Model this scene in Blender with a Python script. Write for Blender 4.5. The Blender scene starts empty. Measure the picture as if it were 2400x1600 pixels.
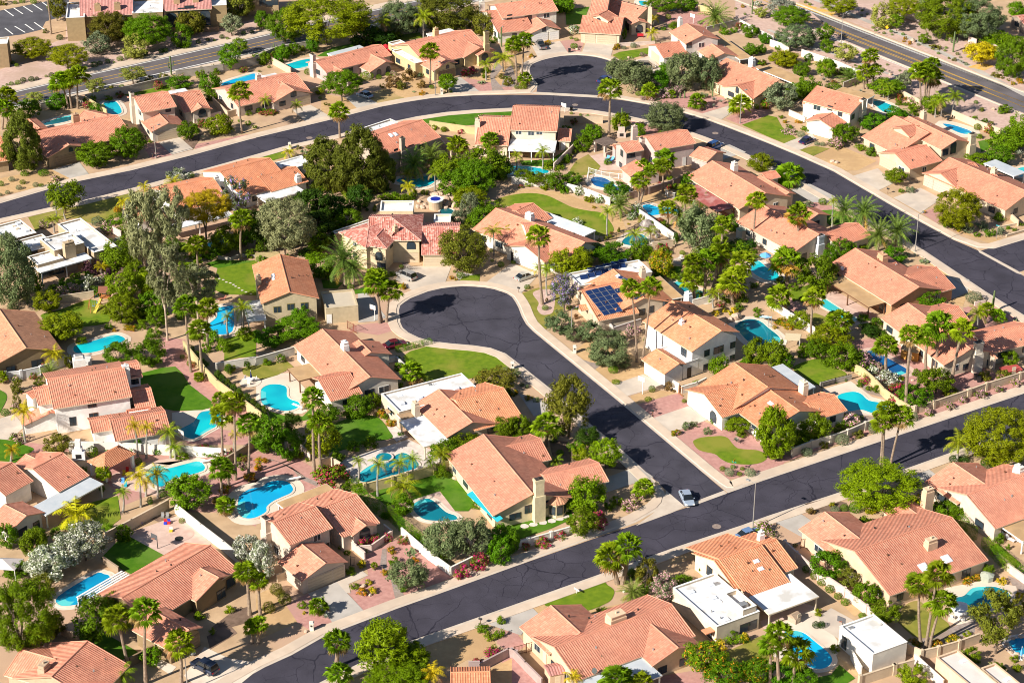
import bpy, bmesh, math, random
import numpy as np
from mathutils import Vector, Matrix, noise as mnoise
R = random.Random(7)
S = bpy.context.scene
C = S.collection
# ------------------------------------------------------------------ camera, sky, sun, exposure
HC, FP, TH = 190.0, 5000.0, math.radians(28)
cd = bpy.data.cameras.new('camera'); cam = bpy.data.objects.new('camera', cd); C.objects.link(cam)
cam.location = (0, 0, HC); cam.rotation_euler = (math.pi/2 - TH, 0, 0)
cd.sensor_width = 36; cd.lens = FP/2400*36; cd.clip_start = 1; cd.clip_end = 6000
S.camera = cam
S.cycles.filter_width = 1.0
SUN_EL, SUN_AZ = math.radians(33), math.radians(232)      # azimuth clockwise from +Y
w = bpy.data.worlds.new('World'); S.world = w; w.use_nodes = True
nt = w.node_tree; bg = nt.nodes['Background']
sk = nt.nodes.new('ShaderNodeTexSky'); sk.sky_type = 'NISHITA'; sk.sun_disc = False
sk.sun_elevation = SUN_EL; sk.sun_rotation = SUN_AZ; sk.altitude = 400; sk.air_density = 1; sk.dust_density = .6
nt.links.new(sk.outputs[0], bg.inputs[0]); bg.inputs[1].default_value = 0.052
sl = bpy.data.lights.new('sun', 'SUN'); sl.energy = 5.0; sl.angle = math.radians(.5); sl.color = (1, .93, .82)
so = bpy.data.objects.new('sun', sl); C.objects.link(so)
sd = Vector((math.sin(SUN_AZ)*math.cos(SUN_EL), math.cos(SUN_AZ)*math.cos(SUN_EL), math.sin(SUN_EL)))
so.rotation_euler = sd.to_track_quat('Z', 'Y').to_euler(); so.location = (0, 300, 200)
S.view_settings.view_transform = 'Standard'; S.view_settings.look = 'None'
S.view_settings.exposure = 0.82; S.view_settings.gamma = 1

# ------------------------------------------------------------------ picture -> place
CT, ST = math.cos(TH), math.sin(TH)
def src(T, x, y): return (600*int(T[0]) + x/3.92, 400*int(T[1]) + y/3.92)
def gp(p, z=0.0):
    a, b = (p[0]-1200)/FP, -(p[1]-800)/FP
    d = (a, CT + b*ST, -ST + b*CT); t = (z-HC)/d[2]
    return Vector((d[0]*t, d[1]*t, z))
def proj(v):
    z = v[2]-HC; d = v[1]*CT - z*ST; u = v[1]*ST + z*CT
    return (1200 + FP*v[0]/d, 800 - FP*u/d, d)
def up_to(base, ysrc):                       # height above base whose image lies at row ysrc
    lo, hi = 0.0, 60.0
    for _ in range(40):
        m = (lo+hi)/2
        if proj((base.x, base.y, m))[1] > ysrc: lo = m
        else: hi = m
    return lo
def P(T, s): return [src(T, *map(float, q.split(','))) for q in s.split()]
def G(T, s, z=0.0): return [gp(p, z) for p in P(T, s)]
def smooth(pts, closed=True, n=4):
    out = []; m = len(pts)
    for i in range(m if closed else m-1):
        g = (lambda k: pts[k % m]) if closed else (lambda k: pts[min(max(k, 0), m-1)])
        p0, p1, p2, p3 = g(i-1), g(i), g(i+1), g(i+2)
        for k in range(n):
            t = k/n
            out.append(.5*((2*p1)+(p2-p0)*t+(2*p0-5*p1+4*p2-p3)*t*t+(3*p1-p0-3*p2+p3)*t**3))
    if not closed: out.append(pts[-1])
    return out
def offset(pts, d, closed=True):             # grow a loop outwards / shift a line to its left
    m = len(pts)
    if closed:
        a = sum(pts[i].x*pts[(i+1) % m].y - pts[(i+1) % m].x*pts[i].y for i in range(m))
        if a > 0: d = -d
    out = []
    for i in range(m):
        if closed: a, b = pts[i-1], pts[(i+1) % m]
        else: a, b = pts[max(i-1, 0)], pts[min(i+1, m-1)]
        t = (b-a); t.z = 0
        if t.length < 1e-6: t = Vector((1, 0, 0))
        t.normalize(); out.append(pts[i] + Vector((-t.y, t.x, 0))*d)
    return out

# ------------------------------------------------------------------ materials
MATS = {}
def node(nt, kind, **kw):
    n = nt.nodes.new('ShaderNode'+kind)
    for k, v in kw.items():
        if k[0] == 'i': n.inputs[int(k[1:])].default_value = v
        else: setattr(n, k, v)
    return n
def newmat(name, rough=.8, spec=.3):
    m = bpy.data.materials.new(name); m.use_nodes = True
    b = m.node_tree.nodes['Principled BSDF']; b.inputs['Roughness'].default_value = rough
    b.inputs['Specular IOR Level'].default_value = spec
    return m, m.node_tree, b
def rgba(c): return (c[0], c[1], c[2], 1)
def noisy(name, c1, c2, scale=1.0, detail=5, rough=.85, bump=0.0, bscale=None, c3=None, scale3=.08, spec=.2):
    """two tones mixed by world-space noise, a third in broad patches, with fine bump"""
    if name in MATS: return MATS[name]
    m, t, b = newmat(name, rough, spec); L = t.links.new
    co = node(t, 'TexCoord'); g = node(t, 'NewGeometry')
    n1 = node(t, 'TexNoise'); n1.inputs['Scale'].default_value = scale; n1.inputs['Detail'].default_value = detail
    L(g.outputs['Position'], n1.inputs['Vector'])
    r = node(t, 'ValToRGB'); r.color_ramp.elements[0].position = .33; r.color_ramp.elements[1].position = .67
    r.color_ramp.elements[0].color = rgba(c1); r.color_ramp.elements[1].color = rgba(c2)
    L(n1.outputs['Fac'], r.inputs[0]); out = r.outputs[0]
    if c3:
        n3 = node(t, 'TexNoise'); n3.inputs['Scale'].default_value = scale3; n3.inputs['Detail'].default_value = 4
        L(g.outputs['Position'], n3.inputs['Vector'])
        r3 = node(t, 'ValToRGB'); r3.color_ramp.elements[0].position = .48; r3.color_ramp.elements[1].position = .64
        L(n3.outputs['Fac'], r3.inputs[0])
        mx = node(t, 'MixRGB'); mx.inputs[2].default_value = rgba(c3)
        L(r3.outputs[0], mx.inputs[0]); L(out, mx.inputs[1]); out = mx.outputs[0]
    L(out, b.inputs['Base Color'])
    if bump:
        nb = node(t, 'TexNoise'); nb.inputs['Scale'].default_value = bscale or scale*4; nb.inputs['Detail'].default_value = 3
        L(g.outputs['Position'], nb.inputs['Vector'])
        bp = node(t, 'Bump'); bp.inputs['Strength'].default_value = bump; bp.inputs['Distance'].default_value = .1
        L(nb.outputs['Fac'], bp.inputs['Height']); L(bp.outputs[0], b.inputs['Normal'])
    MATS[name] = m; return m
def tone(c, k): return tuple(max(0, x*k) for x in c)
def stucco(c):
    return noisy('stucco %.2f %.2f %.2f' % c, tone(c, .9), tone(c, 1.06), 1.3, 4, .9, .25, 14, tone(c, .86), .25)
def plain(name, c, rough=.6, spec=.3, metal=0):
    if name in MATS: return MATS[name]
    m, t, b = newmat(name, rough, spec); L = t.links.new
    n = node(t, 'TexNoise'); n.inputs['Scale'].default_value = 3; co = node(t, 'NewGeometry'); L(co.outputs['Position'], n.inputs['Vector'])
    mx = node(t, 'MixRGB'); mx.inputs[1].default_value = rgba(tone(c, .88)); mx.inputs[2].default_value = rgba(tone(c, 1.1))
    L(n.outputs['Fac'], mx.inputs[0]); L(mx.outputs[0], b.inputs['Base Color']); b.inputs['Metallic'].default_value = metal
    MATS[name] = m; return m
def rooftile(name, c1, c2, c3):
    if name in MATS: return MATS[name]
    m, t, b = newmat(name, .8, .25); L = t.links.new
    uv = node(t, 'UVMap'); sep = node(t, 'SeparateXYZ'); L(uv.outputs[0], sep.inputs[0])
    def math_(op, a, bv=None):
        n = node(t, 'Math', operation=op)
        for i, v in enumerate((a, bv)):
            if v is None: continue
            if isinstance(v, (int, float)): n.inputs[i].default_value = v
            else: L(v, n.inputs[i])
        return n.outputs[0]
    u = math_('DIVIDE', sep.outputs[0], .37); v = math_('DIVIDE', sep.outputs[1], .46)
    fu, fv = math_('FLOOR', u), math_('FLOOR', v)
    cb = node(t, 'CombineXYZ'); L(fu, cb.inputs[0]); L(fv, cb.inputs[1])
    wn = node(t, 'TexWhiteNoise', noise_dimensions='2D'); L(cb.outputs[0], wn.inputs['Vector'])
    r = node(t, 'ValToRGB'); e = r.color_ramp.elements; e[0].color = rgba(c1); e[1].color = rgba(c3)
    e[0].position = 0; e[1].position = 1; k = e.new(.5); k.color = rgba(c2)
    L(wn.outputs['Value'], r.inputs[0])
    g = node(t, 'NewGeometry'); n3 = node(t, 'TexNoise'); n3.inputs['Scale'].default_value = .35; n3.inputs['Detail'].default_value = 5
    L(g.outputs['Position'], n3.inputs['Vector'])
    r3 = node(t, 'ValToRGB'); r3.color_ramp.elements[0].position = .35; r3.color_ramp.elements[1].position = .7
    r3.color_ramp.elements[0].color = (.86, .84, .83, 1); r3.color_ramp.elements[1].color = (1.06, 1.04, 1.0, 1)
    L(n3.outputs['Fac'], r3.inputs[0])
    mx = node(t, 'MixRGB', blend_type='MULTIPLY'); mx.inputs[0].default_value = 1
    oi = node(t, 'ObjectInfo'); hs = node(t, 'HueSaturation'); hv = node(t, 'MapRange')
    hv.inputs[3].default_value = .86; hv.inputs[4].default_value = 1.1
    L(oi.outputs['Random'], hv.inputs[0]); L(hv.outputs[0], hs.inputs['Value'])
    L(r.outputs[0], mx.inputs[1]); L(r3.outputs[0], mx.inputs[2]); L(mx.outputs[0], hs.inputs['Color'])
    L(hs.outputs[0], b.inputs['Base Color'])
    fr = math_('FRACT', u); arch = math_('SINE', math_('MULTIPLY', fr, math.pi))
    fr2 = math_('FRACT', v); h = math_('ADD', arch, math_('MULTIPLY', fr2, .35))
    bp = node(t, 'Bump'); bp.inputs['Strength'].default_value = .6; bp.inputs['Distance'].default_value = .12
    L(h, bp.inputs['Height']); L(bp.outputs[0], b.inputs['Normal'])
    MATS[name] = m; return m
def leafmat(name, c, var=.35, trans=.28, rough=.55, hue=.02):
    if name in MATS: return MATS[name]
    m = bpy.data.materials.new(name); m.use_nodes = True; t = m.node_tree; L = t.links.new; t.nodes.clear()
    out = node(t, 'OutputMaterial'); b = node(t, 'BsdfPrincipled'); b.inputs['Roughness'].default_value = rough
    b.inputs['Specular IOR Level'].default_value = .12
    tr = node(t, 'BsdfTranslucent'); ms = node(t, 'MixShader'); ms.inputs[0].default_value = trans
    g = node(t, 'NewGeometry'); oi = node(t, 'ObjectInfo')
    hs = node(t, 'HueSaturation'); hs.inputs['Color'].default_value = rgba(c)
    mv = node(t, 'MapRange'); mv.inputs[3].default_value = 1-var; mv.inputs[4].default_value = 1+var
    L(g.outputs['Random Per Island'], mv.inputs[0])
    m2 = node(t, 'MapRange'); m2.inputs[3].default_value = .8; m2.inputs[4].default_value = 1.2
    L(oi.outputs['Random'], m2.inputs[0])
    mu = node(t, 'Math', operation='MULTIPLY'); L(mv.outputs[0], mu.inputs[0]); L(m2.outputs[0], mu.inputs[1]); L(mu.outputs[0], hs.inputs['Value'])
    wn = node(t, 'TexWhiteNoise', noise_dimensions='1D'); L(oi.outputs['Random'], wn.inputs['W'])
    mh = node(t, 'MapRange'); mh.inputs[3].default_value = .5-hue; mh.inputs[4].default_value = .5+hue
    L(wn.outputs['Value'], mh.inputs[0]); L(mh.outputs[0], hs.inputs['Hue'])
    L(hs.outputs[0], b.inputs['Base Color']); L(hs.outputs[0], tr.inputs['Color'])
    L(b.outputs[0], ms.inputs[1]); L(tr.outputs[0], ms.inputs[2]); L(ms.outputs[0], out.inputs[0])
    MATS[name] = m; return m
def asphalt(name, c, crack=1.0):
    if name in MATS: return MATS[name]
    m, t, b = newmat(name, .85, .25); L = t.links.new
    g = node(t, 'NewGeometry')
    n = node(t, 'TexNoise'); n.inputs['Scale'].default_value = .22; n.inputs['Detail'].default_value = 6; L(g.outputs['Position'], n.inputs['Vector'])
    r = node(t, 'ValToRGB'); r.color_ramp.elements[0].position = .3; r.color_ramp.elements[1].position = .72
    r.color_ramp.elements[0].color = rgba(tone(c, .8)); r.color_ramp.elements[1].color = rgba(tone(c, 1.3)); L(n.outputs['Fac'], r.inputs[0])
    f = node(t, 'TexNoise'); f.inputs['Scale'].default_value = 6; f.inputs['Detail'].default_value = 2; L(g.outputs['Position'], f.inputs['Vector'])
    m0 = node(t, 'MixRGB', blend_type='MULTIPLY'); m0.inputs[0].default_value = .5; L(r.outputs[0], m0.inputs[1]); L(f.outputs['Fac'], m0.inputs[2])
    m0b = node(t, 'MixRGB', blend_type='MULTIPLY'); m0b.inputs[0].default_value = 1; m0b.inputs[2].default_value = (1.33, 1.33, 1.33, 1); L(m0.outputs[0], m0b.inputs[1])
    prev = m0b.outputs[0]
    for sc, wd, seed in ((.10, .0048, 0), (.17, .0040, 31), (.29, .0042, 77)):
        nw = node(t, 'TexNoise'); nw.inputs['Scale'].default_value = .35; nw.inputs['Detail'].default_value = 4; L(g.outputs['Position'], nw.inputs['Vector'])
        ad = node(t, 'VectorMath', operation='MULTIPLY_ADD'); ad.inputs[1].default_value = (2.6, 2.6, 0)
        L(nw.outputs['Color'], ad.inputs[0]); L(g.outputs['Position'], ad.inputs[2])
        of = node(t, 'VectorMath', operation='ADD'); of.inputs[1].default_value = (seed, seed*2, 0); L(ad.outputs[0], of.inputs[0])
        vo = node(t, 'TexVoronoi', feature='DISTANCE_TO_EDGE', voronoi_dimensions='2D'); vo.inputs['Scale'].default_value = sc; L(of.outputs[0], vo.inputs['Vector'])
        nm = node(t, 'TexNoise'); nm.inputs['Scale'].default_value = .06; L(of.outputs[0], nm.inputs['Vector'])
        wdn = node(t, 'MapRange'); wdn.inputs[1].default_value = .38; wdn.inputs[2].default_value = .6; wdn.inputs[3].default_value = 0; wdn.inputs[4].default_value = wd*2.6*crack
        L(nm.outputs['Fac'], wdn.inputs[0])
        lt = node(t, 'Math', operation='LESS_THAN'); L(vo.outputs['Distance'], lt.inputs[0]); L(wdn.outputs[0], lt.inputs[1])
        mx = node(t, 'MixRGB'); mx.inputs[2].default_value = rgba((c[0]*.42, c[1]*.42, c[2]*.5)); L(lt.outputs[0], mx.inputs[0]); L(prev, mx.inputs[1]); prev = mx.outputs[0]
    L(prev, b.inputs['Base Color']); MATS[name] = m; return m
def watermat(name, shallow, deep):
    if name in MATS: return MATS[name]
    m, t, b = newmat(name, .06, .5); L = t.links.new
    g = node(t, 'NewGeometry'); n = node(t, 'TexNoise'); n.inputs['Scale'].default_value = .16; n.inputs['Detail'].default_value = 1; L(g.outputs['Position'], n.inputs['Vector'])
    r = node(t, 'ValToRGB'); r.color_ramp.elements[0].position = .4; r.color_ramp.elements[1].position = .6
    r.color_ramp.elements[0].color = rgba(shallow); r.color_ramp.elements[1].color = rgba(deep); L(n.outputs['Fac'], r.inputs[0])
    L(r.outputs[0], b.inputs['Base Color'])
    nb = node(t, 'TexNoise'); nb.inputs['Scale'].default_value = 1.6; nb.inputs['Detail'].default_value = 3; L(g.outputs['Position'], nb.inputs['Vector'])
    bp = node(t, 'Bump'); bp.inputs['Strength'].default_value = .12; bp.inputs['Distance'].default_value = .1; L(nb.outputs['Fac'], bp.inputs['Height']); L(bp.outputs[0], b.inputs['Normal'])
    MATS[name] = m; return m
TILES = {
 'clay': rooftile('clay roof tiles', (.59, .235, .155), (.64, .268, .18), (.70, .322, .22)),
 'orange': rooftile('orange clay roof tiles', (.61, .235, .122), (.66, .265, .145), (.71, .315, .18)),
 'salmon': rooftile('even salmon roof tiles', (.60, .232, .15), (.64, .262, .172), (.69, .302, .20)),
 'red': rooftile('red mottled roof tiles', (.40, .13, .10), (.54, .20, .16), (.70, .38, .32)),
 'pink': rooftile('pink roof tiles', (.42, .19, .17), (.47, .22, .20), (.52, .26, .235)),
 'brown': rooftile('tan brown roof tiles', (.50, .235, .14), (.57, .28, .17), (.64, .33, .205)),
}
WHITE_ROOF = noisy('white coated roof', (.66, .675, .71), (.75, .755, .78), .5, 6, .7, .1, 5, (.53, .51, .48), .35)
GREY_ROOF = noisy('grey metal roof', (.42, .46, .50), (.50, .53, .56), .6, 5, .55, .05, 5)
TAN_ROOF = noisy('tan rolled roof', (.44, .28, .14), (.52, .345, .185), .5, 6, .9, .1, 8, (.40, .26, .14), .35)
RED_ROOF = noisy('weathered red deck roof', (.33, .085, .075), (.40, .13, .115), 1.2, 6, .8, .1, 6, (.47, .24, .22), .5)
PINK_ROOF = noisy('pale pink coated roof', (.62, .53, .50), (.69, .60, .57), .5, 6, .8, .1, 5)
TEAL = plain('teal awning cloth', (.02, .36, .45))
WHITE = plain('white paint', (.78, .77, .74), .55)
CREAM = plain('cream paint', (.62, .52, .38), .6)
DARK = plain('dark bronze frame', (.05, .04, .035), .5)
BROWN = plain('brown stained wood', (.16, .075, .04), .7)
GREYW = noisy('weathered grey brown wood', (.17, .12, .10), (.25, .19, .16), 2, 5, .9, .3, 12)
BLACK = plain('black metal', (.015, .015, .017), .45, .5)
STEEL = plain('galvanised steel', (.45, .45, .44), .45, .5, .6)
GLASS, _t, _b = newmat('window glass', .08, .6); _b.inputs['Base Color'].default_value = (.03, .045, .06, 1)
DOORS = {'beige': plain('beige garage door', (.52, .42, .30), .6), 'white': plain('white garage door', (.76, .74, .72), .55),
         'brown': plain('brown garage door', (.22, .15, .09), .6), 'pink': plain('pinkish garage door', (.56, .40, .34), .6)}
PANEL, _t, _b = newmat('solar cells', .18, .6); _b.inputs['Base Color'].default_value = (.012, .03, .10, 1)

# ------------------------------------------------------------------ objects
LOC = {}
def wloc(o): return LOC.get(o.name, Vector((0, 0, 0)))
def obj(name, verts, faces, mat, parent=None, uv=None, smooth_=False, mats=None, midx=None, loc=None):
    """one mesh object; verts are world coordinates"""
    base = loc if loc is not None else (wloc(parent) if parent else Vector((0, 0, 0)))
    me = bpy.data.meshes.new(name); me.from_pydata([tuple(Vector(v)-base) for v in verts], [], faces)
    for m in (mats or [mat]): me.materials.append(m)
    if uv:
        l = me.uv_layers.new(name='UVMap'); k = 0
        for f in uv:
            for q in f: l.data[k].uv = q; k += 1
    if midx: me.polygons.foreach_set('material_index', midx)
    if smooth_: me.polygons.foreach_set('use_smooth', [True]*len(me.polygons))
    o = bpy.data.objects.new(name, me); C.objects.link(o)
    if parent: o.parent = parent; LOC[o.name] = Vector(base)
    else: o.location = base; LOC[o.name] = Vector(base)
    return o
THINGS = []       # [object, look, category, group, point, fixed label]
def thing(name, loc, look, cat, group=None, label=None):
    o = bpy.data.objects.new(name, None); C.objects.link(o); o.location = loc; LOC[o.name] = Vector(loc)
    o.empty_display_size = .3
    reg(o, look, cat, group, loc, label); return o
def reg(o, look, cat, group=None, loc=None, label=None):
    o['category'] = cat
    if group: o['group'] = group
    THINGS.append([o, look, cat, group, Vector(loc if loc is not None else o.location), label])
class MB:
    """collects boxes, prisms and tubes into one mesh"""
    def __init__(s): s.v = []; s.f = []; s.uv = []
    def add(s, v, f):
        k = len(s.v); s.v += [Vector(q) for q in v]; s.f += [[i+k for i in q] for q in f]; return s
    def box(s, c, x, y, sx, sy, z0, z1):          # centre, unit axes, full sizes
        c = Vector((c[0], c[1], 0)); x = x*(sx/2); y = y*(sy/2); Z = Vector((0, 0, 1))
        b = [c-x-y, c+x-y, c+x+y, c-x+y]
        return s.add([q+Z*z0 for q in b]+[q+Z*z1 for q in b], [[3, 2, 1, 0], [4, 5, 6, 7], [0, 1, 5, 4], [1, 2, 6, 5], [2, 3, 7, 6], [3, 0, 4, 7]])
    def prism(s, loop, z0, z1):
        n = len(loop); a = sum(loop[i].x*loop[(i+1) % n].y-loop[(i+1) % n].x*loop[i].y for i in range(n))
        L = loop if a > 0 else loop[::-1]
        return s.add([Vector((p.x, p.y, z0)) for p in L]+[Vector((p.x, p.y, z1)) for p in L],
                     [list(range(n))[::-1], [i+n for i in range(n)]]+[[i, (i+1) % n, (i+1) % n+n, i+n] for i in range(n)])
    def tube(s, a, b, r0, r1=None, n=8):
        a, b = Vector(a), Vector(b); r1 = r0 if r1 is None else r1; d = (b-a).normalized()
        u = d.orthogonal().normalized(); v = d.cross(u)
        ring = [u*math.cos(2*math.pi*i/n)+v*math.sin(2*math.pi*i/n) for i in range(n)]
        return s.add([a+q*r0 for q in ring]+[b+q*r1 for q in ring],
                     [[i, (i+1) % n, (i+1) % n+n, i+n] for i in range(n)]+[list(range(n))[::-1], [i+n for i in range(n)]])
    def obj(s, name, mat, parent=None, **k): return obj(name, s.v, s.f, mat, parent, **k)
X0, Y0, Z0 = Vector((1, 0, 0)), Vector((0, 1, 0)), Vector((0, 0, 1))
def flat2(v): v = Vector((v[0], v[1], 0)); return v.normalized()
def perp(v): return Vector((-v.y, v.x, 0))
def sheet(name, loop, z, mat):
    o = obj(name, [Vector((p.x, p.y, z)) for p in loop], [list(range(len(loop)))], mat)
    if o.data.polygons[0].normal.z < 0: o.data.flip_normals()
    o['kind'] = 'structure'; return o
# ------------------------------------------------------------------ ground, roads, pavements
SAND = noisy('sandy decomposed granite', (.41, .28, .17), (.53, .37, .23), .35, 8, .95, .3, 9, (.47, .31, .215), .05)
TANG = noisy('tan gravel', (.47, .30, .15), (.56, .375, .195), 1.1, 8, .95, .4, 10, (.45, .29, .15), .12)
PINKG = noisy('pink crushed granite', (.40, .20, .175), (.51, .275, .24), 1.3, 8, .95, .4, 10, (.44, .25, .21), .12)
ROSEG = noisy('pale rose gravel', (.47, .32, .27), (.57, .41, .35), 1.0, 8, .95, .35, 10, (.44, .31, .24), .08)
GREYG = noisy('grey brown river gravel', (.24, .19, .17), (.36, .30, .27), 1.6, 8, .95, .5, 7, (.29, .22, .18), .2)
SOIL = noisy('dark bark soil', (.13, .085, .06), (.20, .135, .10), 1.2, 7, .95, .4, 8, (.24, .16, .12), .2)
CONC = noisy('driveway concrete', (.50, .42, .345), (.58, .50, .42), .35, 7, .9, .08, 12, (.45, .385, .33), .22)
CONCG = noisy('grey old concrete', (.40, .365, .33), (.48, .44, .40), .35, 7, .9, .08, 12, (.37, .335, .30), .2)
DECK = noisy('cool deck concrete', (.64, .54, .44), (.71, .61, .51), .4, 6, .9, .08, 10, (.58, .48, .39), .2)
PAVER = noisy('pinkish paving', (.52, .37, .31), (.61, .45, .38), .9, 5, .9, .1, 8, (.50, .34, .28), .3)
FLAG = noisy('pale travertine paving', (.52, .45, .41), (.66, .58, .53), 1.2, 4, .8, .1, 6)
WALKM = noisy('pavement concrete', (.55, .435, .335), (.63, .51, .40), .5, 6, .9, .08, 10, (.51, .41, .325), .15)
GUTTER = noisy('gutter concrete', (.48, .40, .33), (.56, .48, .40), .6, 6, .9, .08, 10)
LAWN = noisy('mown lawn', (.095, .165, .006), (.155, .225, .010), .8, 8, .9, .5, 12, (.22, .225, .03), .13)
LAWNB = noisy('lush lawn', (.045, .135, .003), (.08, .185, .006), .8, 8, .9, .5, 12, (.10, .19, .02), .15)
LAWNY = noisy('yellowing lawn', (.17, .18, .025), (.25, .235, .04), .6, 8, .9, .5, 12, (.30, .24, .07), .16)
LAWND = noisy('dormant tan lawn', (.38, .26, .115), (.45, .32, .15), .6, 8, .9, .5, 12, (.30, .25, .09), .18)
GOLD = noisy('fallen yellow petals', (.62, .34, .04), (.60, .42, .15), .9, 8, .95, .3, 10, (.5, .37, .24), .3)
ROADM = asphalt('sealed asphalt', (.046, .0425, .059))
ROADB = asphalt('dark cul-de-sac asphalt', (.052, .049, .066))
ARTM = asphalt('grey arterial asphalt', (.115, .102, .108), .0)
LOTM = asphalt('parking asphalt', (.085, .083, .095), .3)
g = sheet('ground', [Vector((-2500, -300, 0)), Vector((2500, -300, 0)), Vector((2500, 4500, 0)), Vector((-2500, 4500, 0))], 0, SAND)

def W(s): return [gp(tuple(map(float, q.split(',')))) for q in s.split()]          # pixel of the whole photograph
A_UP = W('380,1710 440,1670 500,1632 560,1597 620,1563 684,1534 763,1489 819,1468 932,1425 1034,1389 1200,1329 1379,1266 1575,1200 1605,1190 1700,1156 1800,1122 2100,1022 2400,922 2700,822')
A_LO = W('560,1740 640,1672 690,1638 750,1598 845,1552 962,1501 1034,1476 1200,1418 1422,1339 1583,1281.6 1736,1231 1800,1208 1978,1149.5 2111,1102 2234,1058 2400,1000 2700,900')
B_L = W('938,743 938,755 944,768 957,779 982,791 1010,799 1061,805 1110,809 1150,815 1185,828 1215,851 1289,909.7 1378,988.8 1440,1038.5 1493,1086 1562,1149 1606,1187')
B_ARC = W('936,738 935,727 938,716 948,708 962,699 977,693 1003,683 1034,676 1060,672.5 1085,671 1112,672 1136,674 1158,678 1174,683 1188,688 1200,696')
B_R = W('1208,708 1215,721 1223,742 1233,760 1251,778 1279,801 1440,932.6 1501,983.7 1634,1096 1697,1149')
C_UP = W('-300,560 -100,506 0,477 117,443 184,425 306,400 450,364 600,323 700,299 779,280 891,251 950,240 1008,231 1060,227 1110,224 1200,222.5 1300,223.5 1404,228 1470,237 1532,248 1598,264 1655,281 1710,301 1800,336 1870,365 1953,402 2081,477 2160,522 2234,562 2297,589 2384,638 2500,704 2640,786')
C_LO = W('-300,600 -100,542 0,512 122,485 194,470 321,438 395,418 500,390 600,362 677,340 784,317 855,299 978,273 1045,263 1110,257.5 1200,253 1260,251.5 1322,252 1390,258 1455,268 1516,281 1606,304 1654,321 1710,342 1764,367 1820,395 1882,426 1963,473 2050,521 2134,568 2165,586 2310,683 2400,738 2500,800 2600,866')
D_LOOP = W('1257,219 1259,205 1260,196 1250,185 1243,173 1241,165 1242,158 1247,152 1256,147 1269,142 1284,138 1300,134.5 1315,132 1334,130.5 1353,130 1374,131.5 1394,134 1410,137.5 1424,141.6 1437,147 1447,154 1452,163 1453,172 1449,182 1440,192 1430,200 1415,214 1399,226')
E_FAR = W('-200,269 0,222 100,199.5 199,176 400,132 600,87 750,52 855,28 988,-1 1150,-34 1300,-64')
E_NEAR = W('-200,306 0,259 100,236.5 184,218 398,170 600,124 750,89.5 906,53 1000,30 1100,8 1300,-34')
F_FAR = W('1560,-106 1700,-52 1864,11 2000,64 2142,119 2300,181 2400,220 2650,317')
F_NEAR = W('1560,-60 1700,-6 1876,62 1968,97.5 2100,150 2195,188 2374,262 2600,352')
def band(name, a, b, z, mat):
    n = min(len(a), len(b)); return sheet(name, a+b[::-1], z, mat)
band('road', A_UP, A_LO, .006, ROADM)
sheet('road', B_L+B_R[::-1]+B_ARC[::-1] if False else B_L[::-1]+B_ARC+B_R, .010, ROADB)
band('road', C_UP, C_LO, .006, ROADM)
sheet('road', D_LOOP, .010, ROADB)
sheet('road', W('2297,588 2420,553 2600,500 2600,560 2400,634 2384,639'), .010, ROADM)
band('road', E_FAR, E_NEAR, .006, ARTM); band('road', F_FAR, F_NEAR, .006, ARTM)
sheet('parking_lot', G('00', '-400,180 0,100 400,20 600,-30 640,-60 620,150 500,175 420,200 380,275 200,320 0,345 -400,420'), .008, LOTM)
for s in ('40,90 125,150', '125,75 210,130', '215,60 300,115', '300,40 390,98', '390,25 440,60', '45,260 120,318', '135,243 230,300', '230,225 310,280', '315,208 410,275'):
    a, b = G('00', s); q = perp(flat2(b-a))*.16
    sheet('road_marking', [a-q, b-q, b+q, a+q], .016, WHITE)
YEL = noisy('yellow road paint', (.52, .29, .03), (.62, .36, .05), 2, 6, .8); WHP = noisy('white road paint', (.55, .54, .52), (.70, .69, .66), 2, 6, .8)
def lerpline(a, b, k):
    n = 24; f = lambda L, t: (lambda x: L[int(x)].lerp(L[min(int(x)+1, len(L)-1)], x-int(x)))(t*(len(L)-1))
    return [f(a, i/n).lerp(f(b, i/n), k) for i in range(n+1)]
def stripe(line, wd, z, mat, name='road_marking'):
    l, r = offset(line, wd/2, False), offset(line, -wd/2, False); sheet(name, l+r[::-1], z, mat)
EF = [E_FAR[i] for i in range(len(E_FAR))]; EN = E_NEAR
for k, m_, wd in ((.055, WHP, .38), (.40, YEL, .2), (.60, YEL, .2), (.93, WHP, .42)):
    # re-sample both edges by x so that the stripes stay parallel
    def at(L, x):
        for p, q in zip(L, L[1:]):
            if (p.x-x)*(q.x-x) <= 0 and abs(q.x-p.x) > 1e-6: return p.lerp(q, (x-p.x)/(q.x-p.x))
        return L[-1]
    for A_, B_, x0, x1 in ((E_FAR, E_NEAR, -130, 6), (F_FAR, F_NEAR, 42, 128)):
        xs = [x0+(x1-x0)*i/30 for i in range(31)]
        stripe([at(A_, x).lerp(at(B_, x), k) for x in xs], wd, .014, m_)
def pavement(line, d=2.4, gut=.45, h=.12):
    """gutter, kerb face and walk to the right of the line (d < 0: to the left)"""
    s = -1 if d > 0 else 1; d = abs(d)
    l0, l1, l2, l3 = line, offset(line, s*gut, False), offset(line, s*(gut+.12), False), offset(line, s*d, False)
    n = len(line); V = []; F = []; M = []
    for prof, z in ((l0, .02), (l1, .022), (l2, h), (l3, h), (l3, -.05)): V += [Vector((p.x, p.y, z)) for p in prof]
    for r in range(4):
        for i in range(n-1):
            q = [r*n+i, r*n+i+1, (r+1)*n+i+1, (r+1)*n+i]; F.append(q if s > 0 else q[::-1]); M.append(1 if r < 1 else 0)
    o = obj('pavement', V, F, None, mats=[WALKM, GUTTER], midx=M); o['kind'] = 'structure'
    for i, p in enumerate(o.data.polygons): pass
    return o
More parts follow.
